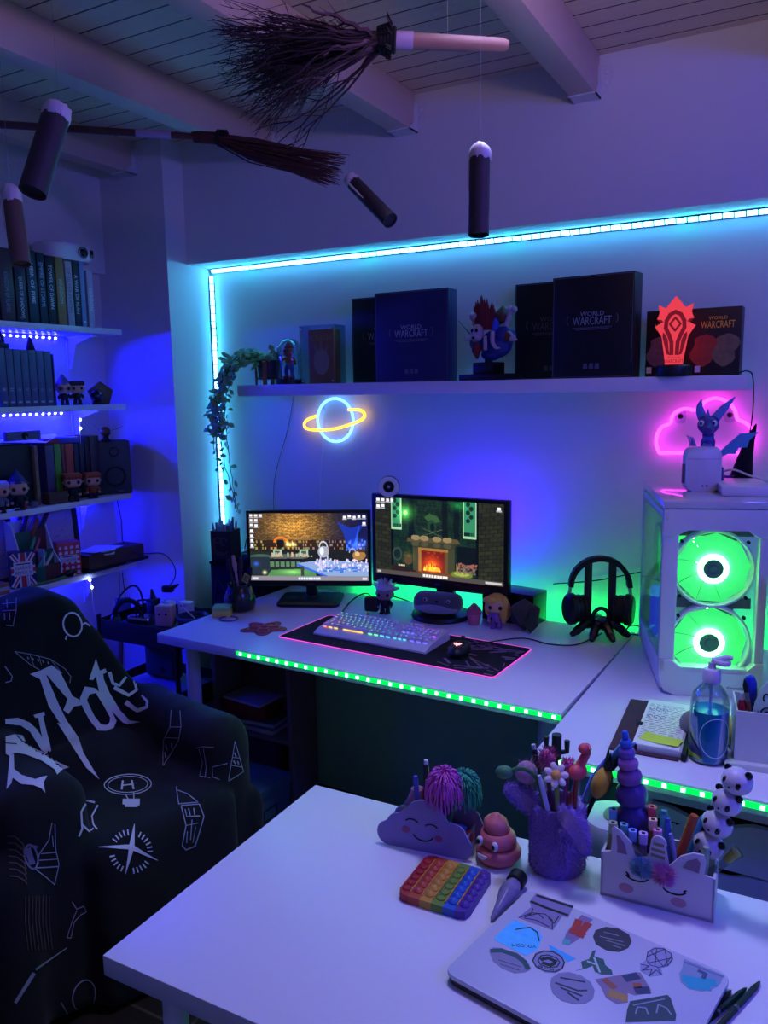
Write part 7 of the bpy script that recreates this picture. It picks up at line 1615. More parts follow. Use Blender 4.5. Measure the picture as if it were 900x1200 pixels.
plg2 = thing('plug_adapter', 'black plug lying on top of the white chargers where the cord ends', 'plug', tuple(at_x(194, 682, -2.40)), R(20)); MB().box((0, 0, 0), (.05, .03, .03), .008).tube([(.02, 0, .005), (.05, 0, .02)], [.010, .004], 8).build('body', M_BLACK, plg2)
for lab, pts in (('black cable arching over the left end of the cart', [(-2.46, 2.22, .66), (-2.465, 2.23, .76), (-2.43, 2.27, .815), (-2.39, 2.28, .80), (-2.37, 2.27, .72), (-2.41, 2.24, .67)]), ('thick black cable curled above the cart chargers', [(-2.44, 2.30, .70), (-2.40, 2.27, .755), (-2.33, 2.27, .765), (-2.29, 2.28, .72), (-2.31, 2.30, .70)]),
                 ('white cable looped over the chargers on the cart', [(-2.31, 2.32, .70), (-2.28, 2.30, .765), (-2.22, 2.31, .775), (-2.18, 2.31, .74), (-2.15, 2.33, .70)]), ('black cable at the right end of the cart', [(-2.20, 2.36, .70), (-2.14, 2.36, .735), (-2.09, 2.38, .73), (-2.10, 2.42, .70)]), ('thin black cable in a triangle against the lit wall', [(-2.16, 2.47, .70), (-2.155, 2.47, .80), (-2.14, 2.47, .825), (-2.09, 2.47, .76), (-2.07, 2.47, .71)])):
    thick = 'white' in lab
    solo(MB().tube(spline(pts, 6), .0042 if 'thick' in lab or 'arch' in lab else .0028, 6), 'cable', M_WPLAST if thick else M_RUBBER, lab, 'cable')
sls = thing('paper_stack', 'loose pile of papers and magazines on the middle tier of the cart', 'papers', (-2.30, 2.30, .366))
rr = random.Random(2)
for k in range(7): MB().box((rr.uniform(-.01, .03), rr.uniform(-.02, .01), .004+.009*k), (.30, .22, .007), 0, RZ(R(rr.uniform(-9, 9)))).build('sheet', mat('paper_tone_%d' % (k % 4), ('8a8a96', '6a6470', 'a09ca4', '5a5a68')[k % 4], .8), sls)
tb_ = thing('tote_bag', 'dark green cloth bag with a dark spot standing in the cart middle tier', 'bag', (-2.33, 2.33, .43)); MB().box((0, 0, .08), (.17, .06, .16), .02, seg=3).build('bag', mat('bottle_green_cloth', '2a4a48', .9), tb_); MB().lathe([(.014, 0), (.014, .002), (0, .002)], 14, T(.02, -.0305, .04) @ FRONT).build('spot', M_DARK, tb_)
rlr = thing('wooden_ruler', 'orange brown wooden strip leaning in the cart', 'ruler', (-2.455, 2.20, .366), 0); MB().box((0, 0, .12), (.022, .006, .24), .001, RX(R(-6))).build('strip', mat('orange_wood', '8a5a34', .6), rlr)
bls = thing('paper_bag', 'small blue lit bag hanging by the shelf bracket over the chair', 'bag', (-2.60, 2.38, .62)); MB().prism([(-.035, 0), (.035, .0), (.03, .10), (-.03, .10)], -.012, .012, RZ(R(40)) @ FRONT, .003).build('bag', mat('slate_bag', '3a3c6c', .7), bls); MB().tube([(-.012, 0, .10), (-.006, 0, .212), (.006, 0, .212), (.012, 0, .10)], .002, 6, RZ(R(40))).build('handle', M_RUBBER, bls)
# dark cabinet left behind the desk, with cups of pens
tw = thing('cabinet', 'black cabinet standing in the corner behind the left end of the desk', 'cabinet', (-2.295, 2.60, 0))
MB().box((.133, .13, .427), (.266, .26, .854), .004).build('body', mat('cabinet_black', '0a0b0f', .85, spec=.15), tw); MB().box((.133, -.003, .427), (.25, .008, .83), .002).build('door', mat('cabinet_door_black', '0d0e13', .85, spec=.15), tw); MB().box((.133, .13, .86), (.27, .268, .012), .002).build('top_board', mat('cabinet_black'), tw)
ZC_ = .8662
pc0 = at_y(260, 641, 2.60)
cup = thing('pen_cup', 'square dark cup with printed face pattern full of pens on the black cabinet', 'pen cup', (-2.262, 2.67, ZC_), R(12))
m = MB()
for c, d in (((0, -.045, .065), (.094, .004, .13)), ((0, .045, .065), (.094, .004, .13)), ((-.045, 0, .065), (.004, .09, .13)), ((.045, 0, .065), (.004, .09, .13)), ((0, 0, .003), (.09, .09, .006))): m.box(c, d)
m.build('cup', mat('dark_print_cup', '1c1a20', .5, noise='2c2426', scale=30), cup)
m = MB(); strokes(m, [arc(-.012, .09, .016, .012, 30, 300, 10), arc(.016, .085, .014, .016, 0, 280, 10), arc(0, .045, .028, .018, 180, 350, 12), arc(.0, .055, .02, .02, 200, 300, 8), [(-.03, .05), (-.034, .1)]], .005, .0006); m.build('printed_pattern', mat('print_rust', '5a4a48', .6), cup, T(0, -.0472, 0) @ FRONT)
CM = cup.matrix_world.copy(); rr = random.Random(14)
names = ['grey blue', 'white', 'sky blue', 'navy', 'lilac', 'green', 'teal', 'rose', 'cream', 'black', 'pale blue', 'steel blue', 'mint', 'violet', 'ivory', 'cobalt', 'slate', 'pink']
hexs = ['7a90a8', 'c8ccd4', '6ab0d8', '24304c', 'a898d0', '3a7a4c', '2c7a80', 'b06880', 'd0c8b0', '1a1a22', '9ac0e0', '4a78b0', '8ac8b0', '6a4aa0', 'd8d0c8', '2c48a0', '4a5468', 'd08aa8']
for k in range(18):
    x, y = -.034+.0136*(k % 6), -.030+.03*(k//6)
    pen(names[k]+' pen in the '+('front', 'middle', 'back')[k//6]+' row of the square dark cup', (x*.8, y*.8, .01), (x+rr.uniform(-.012, .012), y, .155+.008*(k//6)+rr.uniform(-.008, .012)), hexs[k], CM, .0052, 'pen', 'pen', 'd0d4dc' if k % 2 else None, group='pens in the square dark cup')
lt = thing('device', 'small black device with a blue light beside the pen cup on the cabinet', 'device', (-2.13, 2.67, ZC_)); MB().box((.01, 0, .018), (.07, .05, .036), .005).build('body', M_BLACK, lt); MB().ball((-.03, -.01, .05), .005, 10).build('blue_light', glow('small_blue_light', (.1, .25, 1), .8), lt); MB().tube(spline([(-.03, 0, .05), (-.02, .01, .10), (.02, .01, .12), (.06, .01, .11)], 4), .002, 6).build('wire', M_RUBBER, lt)
# shelving unit under the desk
su = thing('shelf_unit', 'low open shelf unit under the left end of the desk', 'shelf unit', (-2.09, 2.355, 0))
msu = mat('unit_wood', '8a7c70', .6, noise='70645a', scale=8)
SW, SD, SHH = .365, .172, .66
for c, d in (((0, SD/2, SHH/2), (.018, SD, SHH)), ((SW, SD/2, SHH/2), (.018, SD, SHH))): MB().box(c, d, .001).build('side_panel', msu, su)
for z in (.03, .25, SHH-.009): MB().box((SW/2, SD/2, z), (SW-.018, SD, .018), .001).build('shelf', msu, su)
MB().box((SW/2, SD-.004, SHH/2), (SW-.018, .006, SHH)).build('back', mat('unit_back', '5a524c', .7), su)
def flat(lab, x, y, z, w, d, h, c, rz=0, g='books under the desk', name='book', cat='book'):
    r = thing(name, lab, cat, (x, y, z), R(rz), g); MB().box((0, 0, h/2), (w, d, h), .002).build('cover', mat('flat_'+c, c, .5), r); MB().box((.002, -.001, h/2), (w-.002, d+.001, h*.6)).build('pages', M_PAGES, r)
flat('large pale album lying lowest on the shelf under the desk', -1.945, 2.44, .2595, .27, .155, .026, '6a7270'); flat('grey green book second from below on the shelf under the desk', -1.94, 2.435, .286, .25, .15, .022, '4a5a54', 4)
rb_ = thing('card_box', 'red cardboard box on the books under the desk', 'box', (-1.965, 2.435, .3085), R(5), None); MB().box((0, 0, .03), (.20, .13, .06), .002).build('box', mat('card_red', '8c2c1e', .6), rb_)
flat('white magazine with a red picture lying on the red box under the desk', -1.955, 2.432, .369, .20, .14, .012, 'b0a8a4', -6, None, 'magazine', 'magazine')
gbx = thing('gift_box', 'patterned dark red box on the floor level of the unit under the desk', 'box', (-1.94, 2.437, .04), R(2)); MB().box((0, 0, .08), (.26, .14, .16), .003).build('box', mat('brocade_card', '5a2430', .6, noise='3a2c50', scale=14), gbx); MB().box((0, 0, .172), (.265, .145, .03), .003).build('lid', mat('brocade_lid', '3c2c54', .6, noise='5a3048', scale=14), gbx)
stb = thing('storage_box', 'grey green lidded storage box with label holder on the floor by the armchair', 'box', (-1.80, 2.13, 0), R(-2))
mst = mat('box_sage', '3a6a64', .7)
MB().box((0, 0, .075), (.26, .28, .15), .003).build('body', mst, stb); MB().box((0, 0, .168), (.27, .29, .04), .003).build('lid', mst, stb)
A = T(.1302, .02, .085) @ RZ(PI/2); m = MB()
for c, d in (((0, 0, -.02), (.075, .003, .004)), ((0, 0, .02), (.075, .003, .004)), ((-.036, 0, 0), (.004, .003, .044)), ((.036, 0, 0), (.004, .003, .044))): m.box(c, d, 0, A)
m.build('label_holder', M_STEEL, stb)
# ================================================================ armchair under a dark printed blanket
CH = T(-1.75, 1.53, 0) @ RZ(R(76))          # the chair faces along its own -Y
def blob():
    m = MB()
    m.box((0, -.01, .235), (.44, .60, .47), .05, seg=3)                      # seat and front drop
    for sg, xo, h in ((1, .255, .64), (-1, -.29, .65)):
        m.box((xo, .03, h/2), (.15 if sg > 0 else .22, .56, h), .07, seg=4)                # arms
    m.box((.31, .02, .20), (.13, .54, .40), .06, seg=3)
    m.box((-.40, -.02, .25), (.16, .52, .50), .07, seg=3)
    back = [(-.30, .0), (.30, .0), (.29, .50), (.235, .62), (.175, .73), (.12, .84), (.06, .95), (-.01, 1.0), (-.12, .985), (-.24, .91), (-.31, .74)]
    m.prism(back, -.11, .11, T(0, .30, 0) @ RX(R(-4)) @ FRONT, .05)
    m.ball((.0, .16, .40), (.24, .18, .16), 20)
    return m
o = blob().build('throw_blanket', mat('dark_fleece', '090a0e', .95, sheen=.06), None, CH, ang=180)
md = o.modifiers.new('r', 'REMESH'); md.mode = 'VOXEL'; md.voxel_size = .013
sm = o.modifiers.new('s', 'SMOOTH'); sm.iterations = 14; sm.factor = .6
dg = bpy.context.evaluated_depsgraph_get(); me = bpy.data.meshes.new_from_object(o.evaluated_get(dg))
o.modifiers.clear(); old_ = o.data; o.data = me; me.name = 'throw_blanket'; bpy.data.meshes.remove(old_)
from mathutils import noise as mnoise
me.update()
nrm = [v.normal.copy() for v in me.vertices]
for v, n in zip(me.vertices, nrm):
    p = v.co
    k = mnoise.noise(Vector((p.x*7, p.y*7, p.z*2.2)))*.010+mnoise.noise(p*16)*.003
    k += .004*math.sin(p.z*9+p.x*26+4*mnoise.noise(p*5))*max(0, min(1, (.45-p.z)*3))
    v.co = p+n*k
    if v.co.z < .012: v.co.z = .012
me.polygons.foreach_set('use_smooth', [True]*len(me.polygons)); me.update()
tag(o, 'dark fleece throw blanket with white printed letters and symbols draped over the armchair', 'blanket')
blk = o
BV = BVHTree.FromPolygons([tuple(CH @ v.co) for v in me.vertices], [tuple(p.vertices) for p in me.polygons])
CHI = CH.inverted()
def hit(x, y):
    d = ray(x, y).normalized(); h, n, i, t = BV.ray_cast(CAM, d)
    return (h, n) if h else None
class Print:
    def __init__(s): s.m = MB()
    def strip(s, pts, w0, w1=None, f=lambda x, y: (x, y), sc_=1, curve=False):
        """a printed line on the cloth: points in photo pixels, widths in pixels"""
        w1 = w0 if w1 is None else w1
        P = [Vector(f(*p)) for p in pts]
        if curve: P = [Vector((p.x, p.y)) for p in spline([(p.x, p.y, 0) for p in P], 4)]
        Q = []
        for a, b in zip(P[:-1], P[1:]):
            n = max(1, int((b-a).length/3)); Q += [a+(b-a)*i/n for i in range(n)]
        Q.append(P[-1]); N = len(Q); rows_ = []
        for i, q in enumerate(Q):
            d = Q[min(i+1, N-1)]-Q[max(i-1, 0)]; n = Vector((-d.y, d.x)).normalized(); w = (w0+(w1-w0)*i/max(1, N-1))*sc_/2
            k = max(1, int(w/1.5)); row = []
            for j in range(-k, k+1):
                r = hit(*(q+n*w*j/k)); row.append(CHI @ (r[0]+r[1]*.003) if r else None)
            rows_.append(row)
        for A, B in zip(rows_[:-1], rows_[1:]):
            if len(A) != len(B): 
                A = [A[int(i*(len(A)-1)/2)] for i in range(3)]; B = [B[int(i*(len(B)-1)/2)] for i in range(3)]
            for j in range(len(A)-1):
                c = [A[j], A[j+1], B[j+1], B[j]]
                if None in c or max((c[i]-c[(i+1) % 4]).length for i in range(4)) > .05: continue
                s.m.quad(*c)
    def fill(s, pts, f, step=3):
        bm = bmesh.new(); fc = bm.faces.new([bm.verts.new((*f(*p), 0)) for p in pts]); bmesh.ops.triangulate(bm, faces=[fc])
        for _ in range(6):
            L = [e for e in bm.edges if e.calc_length() > step]
            if not L: break
            bmesh.ops.subdivide_edges(bm, edges=L, cuts=1); bmesh.ops.triangulate(bm, faces=[q for q in bm.faces if len(q.verts) > 3])
        P = {}
        for v in bm.verts:
            r = hit(v.co.x, v.co.y); P[v] = CHI @ (r[0]+r[1]*.003) if r else None
        for q in bm.faces:
            c = [P[v] for v in q.verts]
            if None in c or max((c[i]-c[i-1]).length for i in range(3)) > .05: continue
            s.m.add(c, [(0, 1, 2)])
        bm.free()
    def build(s, name, m, label=None):
        if s.m.v: s.m.build(name, m, blk, label=label)
M_PR = mat('fleece_white_print', 'd0d0d8', .85); M_PT = mat('fleece_thin_print', '9a9eb0', .85); M_PB = mat('fleece_brown_print', '5a4a42', .9)
fA = lambda x, y: (x/3.75, 660+y/3.75); fB = lambda x, y: (x/3, 900+y/3); fC = lambda x, y: (200+x/3.75, 700+y/3.75)
k = 1/3.75
for polys in (
    [[(108, 438), (150, 425), (178, 442), (232, 578), (264, 648), (315, 728), (298, 712), (335, 795), (322, 785), (400, 912), (345, 860), (290, 770), (222, 655), (235, 660), (185, 578), (200, 588), (152, 462)],
     [(150, 425), (205, 402), (240, 430), (292, 540), (330, 562), (325, 582), (298, 585), (272, 618), (250, 600), (262, 575), (270, 552), (205, 440), (185, 447)]],
    [[(348, 500), (325, 550), (335, 590), (365, 650), (400, 700), (440, 702), (440, 675), (415, 672), (385, 630), (355, 560), (368, 535), (395, 530), (390, 508)],
     [(390, 508), (395, 530), (430, 590), (455, 640), (452, 662), (440, 675), (440, 702), (470, 690), (482, 655), (450, 580), (415, 530)], [(318, 560), (335, 552), (342, 575), (325, 582)]],
    [[(400, 380), (368, 470), (385, 472), (398, 455), (410, 530), (455, 600), (510, 665), (535, 672), (592, 663), (545, 655), (500, 610), (455, 530), (432, 470), (430, 448), (447, 440), (440, 424), (415, 432)]],
    [[(118, 618), (165, 605), (168, 620), (160, 625), (175, 700), (195, 780), (190, 788), (165, 765), (150, 700), (138, 630), (125, 630)]],
    [[(-6, 632), (50, 628), (100, 650), (130, 680), (185, 770), (175, 795), (150, 775), (100, 690), (60, 662), (-6, 655)], [(175, 795), (150, 800), (60, 770), (66, 706), (82, 742), (140, 778)], [(-6, 715), (30, 705), (66, 706), (60, 770), (40, 745), (-6, 740)]],
    [[(-6, 745), (60, 752), (150, 780), (220, 830), (270, 855), (240, 865), (215, 888), (205, 865), (150, 825), (80, 795), (30, 785), (10, 800), (-6, 790)], [(10, 798), (28, 790), (20, 850), (28, 872), (15, 920), (-6, 945)], [(20, 850), (60, 885), (120, 905), (150, 895), (172, 892), (155, 920), (160, 965), (145, 945), (110, 930), (60, 925), (20, 895)]]):
    pr = Print()
    for q in polys: pr.fill(q, fA)
    pr.build('printed_letter', M_PR)
pr = Print(); pr.strip([(458, 440), (472, 490), (500, 500), (530, 464)], 16, 10, fA, k); pr.strip([(476, 508), (540, 545), (577, 525), (564, 482)], 18, 10, fA, k); pr.build('printed_letter', M_PR)
pr = Print(); pr.strip([(526, 574), (580, 614), (622, 600), (624, 576), (600, 550)], 22, 8, fA, k); pr.build('printed_letter', M_PR)
def sym(name, lines, f, s_, m=M_PT):
    pr = Print()
    for L in lines: pr.strip(L[0], L[1], L[2] if len(L) > 2 else None, f, s_*(.75 if m is M_PT else .9))
    pr.build(name, m)
el_ = lambda cx, cy, rx, ry, t=0, a0=0, a1=360: [(cx+rx*math.cos(R(a))*math.cos(R(t))-ry*math.sin(R(a))*math.sin(R(t)), cy+rx*math.cos(R(a))*math.sin(R(t))+ry*math.sin(R(a))*math.cos(R(t))) for a in range(a0, a1+1, 15)]
sym('printed_glasses', [(el_(302, 227, 40, 52, -10), 8), ([(345, 228), (358, 222), (378, 236)], 8), ([(275, 275), (270, 292)], 8)], fA, k, M_PR)
sym('printed_castle', [([(62, 105), (60, 150), (42, 225), (12, 222)], 4), ([(0, 130), (62, 125)], 4), ([(0, 160), (56, 158)], 4), ([(8, 170), (8, 200)], 6), ([(30, 168), (28, 200)], 6), ([(20, 110), (22, 150)], 5)], fA, k)
sym('printed_hat', [([(44, 337), (110, 350), (200, 375), (262, 418), (288, 455), (282, 482)], 4), ([(44, 337), (110, 395), (150, 420)], 4), ([(110, 350), (130, 410)], 3), ([(150, 362), (160, 400)], 3), ([(200, 376), (250, 440)], 3)]+[([(100+22*i, 362+6*i), (104+22*i, 372+6*i)], 7) for i in range(5)], fA, k)
sym('printed_card', [([(0, 400), (30, 445), (25, 465), (0, 472)], 6)], fA, k)
sym('printed_crest', [(el_(525, 940, 104, 45), 4), (el_(525, 940, 88, 36), 3), ([(503, 922), (497, 962)], 9), ([(543, 922), (550, 962)], 9), ([(500, 944), (546, 940)], 6)], fA, k, M_PR)
sym('printed_basket', [([(400, 92), (460, 96)], 22, 26), ([(408, 106), (452, 108)], 12), ([(412, 70), (420, 84)], 4), ([(440, 60), (440, 84)], 4)], fB, 1/3, M_PR)
sym('printed_star', [([(425, 250), (439, 172)], 22, 2), ([(425, 250), (514, 298)], 20, 2), ([(425, 250), (400, 342)], 20, 2), ([(425, 250), (312, 248)], 20, 2)], fB, 1/3, M_PR)
sym('printed_ring', [([(422+58*math.cos(R(a)), 266+56*math.sin(R(a))), (422+76*math.cos(R(a)), 266+76*math.sin(R(a)))], 5) for a in range(0, 360, 12) if min(abs((a-b+180) % 360-180) for b in (280, 20, 105, 190)) > 14], fB, 1/3, M_PR)
tower = [([(590, 45), (597, 108)], 4), ([(595, 58), (630, 72), (664, 102), (598, 106)], 4), ([(604, 112), (668, 108)], 4), ([(605, 115), (618, 180), (602, 248), (615, 264), (648, 252), (664, 205), (682, 150), (668, 108)], 5), ([(618, 125), (622, 150), (668, 148)], 5), ([(630, 122), (634, 146)], 6), ([(648, 122), (650, 144)], 6), ([(618, 180), (660, 172)], 3), ([(640, 160), (632, 230)], 4), ([(652, 185), (640, 240)], 3), ([(622, 200), (618, 240)], 4)]
sym('printed_tower', tower, fB, 1/3)
sym('printed_horn', [([(302, 92), (272, 84), (250, 120), (252, 180), (240, 206)], 7), ([(250, 162), (275, 190), (292, 182)], 7), ([(312, 102), (290, 140), (294, 172), (306, 186)], 6)], fB, 1/3, M_PR)
sym('printed_tower', [([(148, 155), (135, 215), (100, 262), (85, 318), (120, 345), (150, 372)], 4), ([(158, 160), (158, 250), (168, 300), (150, 372)], 4), ([(105, 262), (160, 258)], 4), ([(98, 285), (164, 282)], 4), ([(90, 312), (166, 308)], 5), ([(148, 200), (150, 240)], 3)], fB, 1/3)
sym('printed_egg', [(el_(72, 272, 22, 44, -8), 8), ([(60, 240), (75, 300)], 24), ([(70, 232), (95, 238)], 10)], fB, 1/3, mat('fleece_grey_print', '6a6480', .85))
sym('printed_bone', [([(210, 435), (225, 460), (252, 450), (262, 470), (240, 480), (215, 505), (202, 560), (190, 560)], 4), ([(225, 465), (205, 510), (188, 560)], 3)], fB, 1/3)
sym('printed_glasses', [(el_(243, 765, 40, 56, 18), 6), ([(208, 820), (188, 836), (174, 870)], 6), ([(188, 836), (160, 785)], 5)], fB, 1/3)
sym('printed_wand', [([(0, 782), (68, 680)], 14, 18), ([(74, 668), (186, 595)], 10, 4)], fB, 1/3)
pr = Print()
for i in range(7): pr.strip([(-6, 195+24*i), (20, 198+24*i), (46, 225+22*i), (52, 262+18*i)], 4, 4, fB, 1/3)
pr.build('printed_portrait', M_PB); pr = Print()
for i in range(8): pr.strip([(46+12*i, 410), (42+12*i, 500), (50+12*i, 600)], 2.5, 2.5, fB, 1/3)
pr.build('printed_ribs', M_PB)
sym('printed_tower', [([(728, 618), (722, 690), (692, 745), (682, 862)], 4), ([(766, 622), (770, 690), (758, 748), (720, 810), (684, 862)], 4), ([(722, 690), (770, 692)], 4), ([(700, 735), (762, 740)], 4), ([(700, 765), (706, 790)], 7), ([(725, 760), (728, 785)], 7), ([(695, 800), (698, 825)], 6)], fA, k)
sym('printed_swirl', [([(98, 405), (130, 432), (178, 441)], 9, 4), ([(118, 430), (138, 442)], 12)], fC, k, M_PR)
sym('printed_monogram', [([(80, 636), (110, 630), (160, 634)], 4), ([(95, 640), (110, 700), (95, 760), (140, 770)], 4), ([(115, 640), (125, 720), (118, 768)], 5), ([(215, 706), (150, 720), (150, 765), (180, 778)], 4)], fC, k)
sym('printed_pyramid', [([(250, 612), (216, 785), (282, 745), (250, 612)], 4), ([(236, 680), (266, 685)], 4), ([(230, 715), (276, 725)], 4), ([(246, 660), (252, 680)], 7), ([(240, 695), (250, 710)], 8), ([(258, 698), (262, 712)], 7)], fC, k)
# the armchair itself, seen only where the blanket ends
ac_ = thing('armchair', 'armchair hidden under the dark printed throw blanket', 'armchair', M=CH.copy())
mch = mat('chair_cloth', '2a2a30', .9)
MB().box((0, 0, .38), (.36, .5, .12), .04, seg=3).build('seat', mch, ac_)
MB().box((0, .30, .54), (.28, .10, .42), .04, seg=3).build('backrest', mch, ac_)
for sg in (-1, 1): MB().box((sg*.26, .04, .42), (.08, .48, .34), .035, seg=3).build('armrest', mch, ac_)
for x in (-.26, .26):
    for y in (-.16, .26): MB().lathe([(.014, 0), (.022, .2)], 12, T(x, y, .0)).build('leg', mat('chair_leg_wood', '4a3424', .5), ac_)
MB().box((0, .05, .25), (.56, .5, .12), .02).build('frame', mch, ac_)
# ================================================================ brooms and candles hanging from the ceiling
M_THR = mat('nylon_thread', 'c8c8d0', .4, alpha=.35)
M_TWIG = mat('dark_twig', '3a2630', .7, noise='281a22', scale=30); M_TWL = mat('reddish_twig', '6a3c34', .7, noise='4a2a28', scale=30); M_STK = mat('pale_stick', 'a8807c', .55, noise='8c6462', scale=12)
def thread(root, p, z1=ZC):
    Mi = root.matrix_world.inverted(); MB().tube([Mi @ Vector(p), Mi @ Vector((p[0], p[1], z1))], .0003, 4).build('thread', M_THR, root)
rb = random.Random(17)
K = at_y(470, 47, 1.6); H = at_y(613, 58, 1.72)
br1 = thing('broom', 'large twig broom hanging under the ceiling, dark bristles fanned to the left', 'broom', K); KI = Matrix.Translation(-K)
d = (H-K)
MB().tube([-d*.12, d*.0, d*.2, d*.6, d*.95, d], [.012, .015, .0165, .0155, .014, .009], 14).build('handle', M_STK, br1)
MB().tube([d*.05, d*.22], [.0185, .0185], 14).build('pale_wrap', mat('lilac_wrap', 'b8a0c8', .4), br1)
m = MB(); dn = d.normalized(); sd = dn.orthogonal().normalized(); up = dn.cross(sd)
for k_ in range(5): m.tube([dn*(-.012+.007*k_)+(sd*math.cos(a)+up*math.sin(a))*.022 for a in [2*PI*i/14 for i in range(14)]], .005, 6, closed=True)
for k_ in range(14):
    a = rb.uniform(0, 2*PI); q = (sd*math.cos(a)+up*math.sin(a))*.023; m.tube([q-dn*.02, q*1.5+dn*.01, q*1.9+Vector((0, 0, .01))], [.003, .0025, .001], 5)
m.build('binding', M_DARK, br1)
m = MB()
cdir = (at_y(318, 70, 1.55)-K)
def twig(m, tip, r0, bend, nb, start):
    P = [start, start*.4+tip*.30+bend*.5, tip*.68+bend, tip]
    S = spline(P, 4); S = [p+Vector((rb.uniform(-1, 1), rb.uniform(-1, 1), rb.uniform(-1, 1)))*.004*(i > 1) for i, p in enumerate(S)]
    n = len(S); m.tube(S, [r0*(1-.75*i/(n-1)) for i in range(n)], 5)
    for b in range(nb):
        i = rb.randint(n//3, n-3); p = S[i]; dd = (S[i+2]-p).normalized(); L = rb.uniform(.04, .11)
        q = Vector((rb.uniform(-1, 1), rb.uniform(-1, 1), rb.uniform(-1, 1)))*.55
        e = p+(dd+q).normalized()*L; mid = (p+e)/2+q*.012
        m.tube([p, mid, e], [r0*.45, r0*.35, r0*.15], 4)
        if L > .07: m.tube([mid, mid+(dd*.8-q).normalized()*.045], [r0*.3, r0*.12], 4)
for i in range(190):
    a = R(rb.triangular(-20, 42, 14)); rad = rb.uniform(135, 212)*(1-.12*max(0, math.sin(a)))
    Y = 1.6+rb.gauss(0, .085)
    tip = at_y(470-rad*math.cos(a), 47+rad*math.sin(a), Y)-K
    start = (sd*rb.uniform(-1, 1)+up*rb.uniform(-1, 1))*.012
    bend = Vector((0, rb.uniform(-.02, .02), .025*math.sin(a*1.5)+rb.uniform(-.012, .02)))
    twig(m, tip, rb.uniform(.0016, .0032), bend, 3, start)
for tipx in ((334, 166), (338, 150), (352, 168), (300, 128), (268, 18), (272, 28)):
    twig(m, at_y(*tipx, 1.55)-K, .0034, Vector((0, 0, -.012)), 3, Vector((0, 0, -.01)))
o = m.build('bristles', M_TWIG, br1); o['kind'] = 'stuff'
m = MB()
for tipx in ((380, 98), (395, 60), (330, 20), (372, 5)): twig(m, at_y(*tipx, 1.52)-K, .0075, Vector((0, 0, .005)), 1, Vector((0, -.01, -.006)))
m.build('thick_twigs', mat('mauve_twig', '6a4a58', .6), br1)
thread(br1, K+d*.5); thread(br1, K+cdir*.3)
# smaller broom further back
K2 = at_y(250, 154, 1.95); H2 = at_y(-40, 127, 1.62)
br2 = thing('broom', 'thin twig broom with long handle hanging at the left, reddish bristles to the right', 'broom', K2)
d = H2-K2; dn = d.normalized(); sd = dn.orthogonal().normalized(); up = dn.cross(sd)
MB().tube([-d*.05, d*.1, d*.5, d], [.007, .0095, .011, .0115], 12).build('handle', mat('red_brown_stick', '5c3834', .5), br2)
MB().tube([d*.12, d*.26], [.0115, .012], 12).build('pale_wrap', mat('lilac_wrap'), br2)
m = MB()
for k_ in range(4): m.tube([dn*(-.05-.008*k_)+(sd*math.cos(a)+up*math.sin(a))*.020 for a in [2*PI*i/12 for i in range(12)]], .0045, 6, closed=True)
m.build('binding', M_DARK, br2)
m = MB()
for i in range(130):
    t = rb.uniform(0, 1); ex = rb.uniform(398, 424)-14*t
    tip = at_y(ex, 180+36*t+rb.uniform(-3, 3), 2.02+rb.gauss(0, .035))-K2
    a = rb.uniform(0, 2*PI); s0 = (sd*math.cos(a)+up*math.sin(a))*rb.uniform(.004, .016)+dn*rb.uniform(-.0, .03)
    mid = tip*.45+Vector((0, 0, rb.uniform(-.012, .012)))+s0*.6
    m.tube([s0, s0*1.0-dn*.06, mid, tip], [.0022, .0022, .0018, .0008], 4)
o = m.build('bristles', M_TWL, br2); o['kind'] = 'stuff'
thread(br2, K2+d*.5); thread(br2, K2-d*.2)
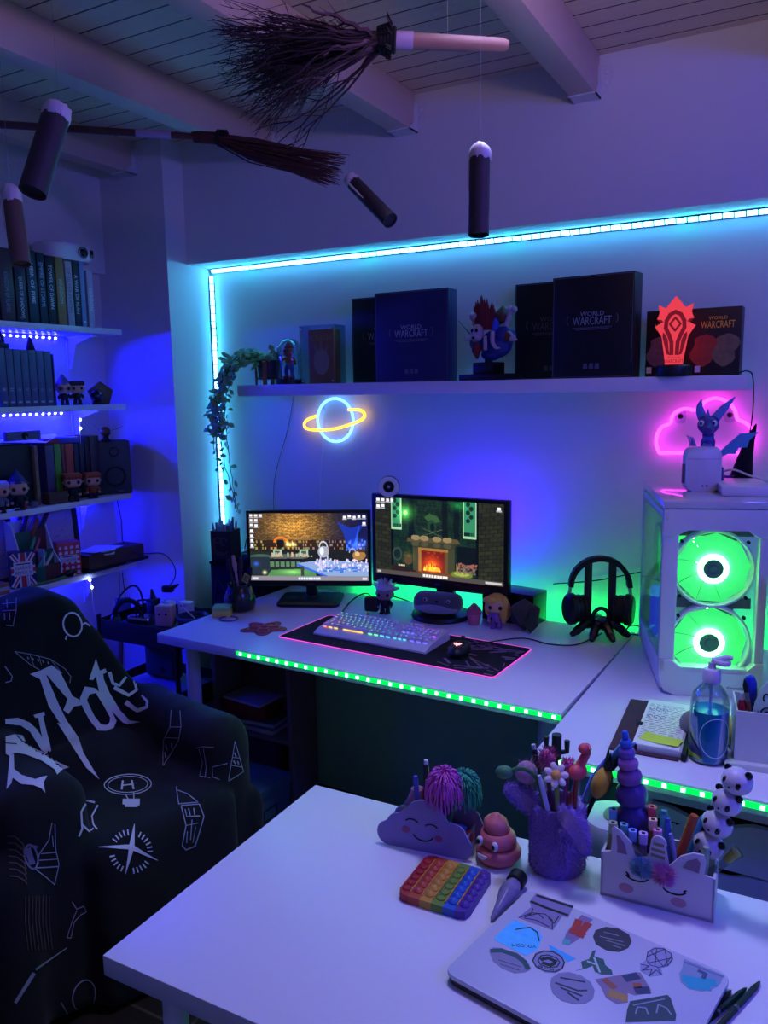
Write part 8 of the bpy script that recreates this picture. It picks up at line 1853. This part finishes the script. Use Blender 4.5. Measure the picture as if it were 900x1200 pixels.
# floating candles
M_TUBE = mat('dark_paper_tube', '3c3038', .6, noise='2c2230', scale=25); M_TUBE2 = mat('tan_paper_tube', '6a5448', .6, noise='58443c', scale=25); M_WAX = mat('white_wax', 'd0c4cc', .5)
def candle(lab, top, bot, Yt, Yb, r, mt, cap=.2):
    a, b = at_y(*bot, Yb), at_y(*top, Yt); L = (b-a).length
    c = thing('floating_candle', lab, 'candle', M=along(a, b), group='candles hung from the ceiling')
    MB().lathe([(r, 0), (r*1.01, .003), (r, L*(1-cap)), (r*.93, L*(1-cap)), (r*.93, .004), (0, .004)] if False else [(r*.9, .001), (r, 0), (r, L*(1-cap)), (r*.94, L*(1-cap)+.001)], 24, cap=False).lathe([(0, .006), (r*.9, .006)], 24, cap=False).lathe([(r*.92, .006), (r*.9, .001)], 24, cap=False).build('tube', mt, c)
    rr = random.Random(int(top[0])); m = MB(); n = 18; z0 = L*(1-cap)-.004; vs = []; fs = []
    prof = [(.95, z0), (1.03, z0+.006), (1.02, L-.012), (.92, L-.003), (.6, L), (.25, L-.004)]
    for q, (f, z) in enumerate(prof):
        for i in range(n):
            w = 1+.05*math.sin(i*2.1+q)+rr.uniform(-.02, .02); zz = z+(rr.uniform(-.008, .003) if q == 1 else rr.uniform(-.003, .003) if q > 2 else 0)
            vs.append((r*f*w*math.cos(2*PI*i/n), r*f*w*math.sin(2*PI*i/n), zz))
    for q in range(len(prof)-1):
        for i in range(n): fs.append([q*n+i, q*n+(i+1) % n, (q+1)*n+(i+1) % n, (q+1)*n+i])
    fs += [list(range(n))[::-1], list(range((len(prof)-1)*n, len(prof)*n))]
    m.add(vs, fs).tube([(r*1.0, 0, z0+.004), (r*1.03, 0, z0-L*.25), (r*1.0, 0, z0-L*.34)], [.003, .0025, .001], 5).build('wax', M_WAX, c, ang=60)
    MB().cyl((0, 0, L-.005), (.001, 0, L+.008), .0012, n=6).build('wick', M_DARK, c); thread(c, b)
candle('thick dark candle tube tilted to the right, hanging largest at upper left', (84, 113), (50, 213), .92, .86, .0205, M_TUBE, .14)
candle('tan candle tube hanging upright in front of the left bookshelf', (24, 206), (34, 297), 1.05, 1.03, .0175, M_TUBE2, .20)
candle('small dark candle tube tilted steeply beside the tip of the thin broom', (421, 208), (468, 259), 1.75, 1.70, .0185, M_TUBE, .14)
candle('dark candle tube hanging upright near the middle under the ceiling', (576, 174), (571, 279), 1.35, 1.33, .0178, M_TUBE, .15)
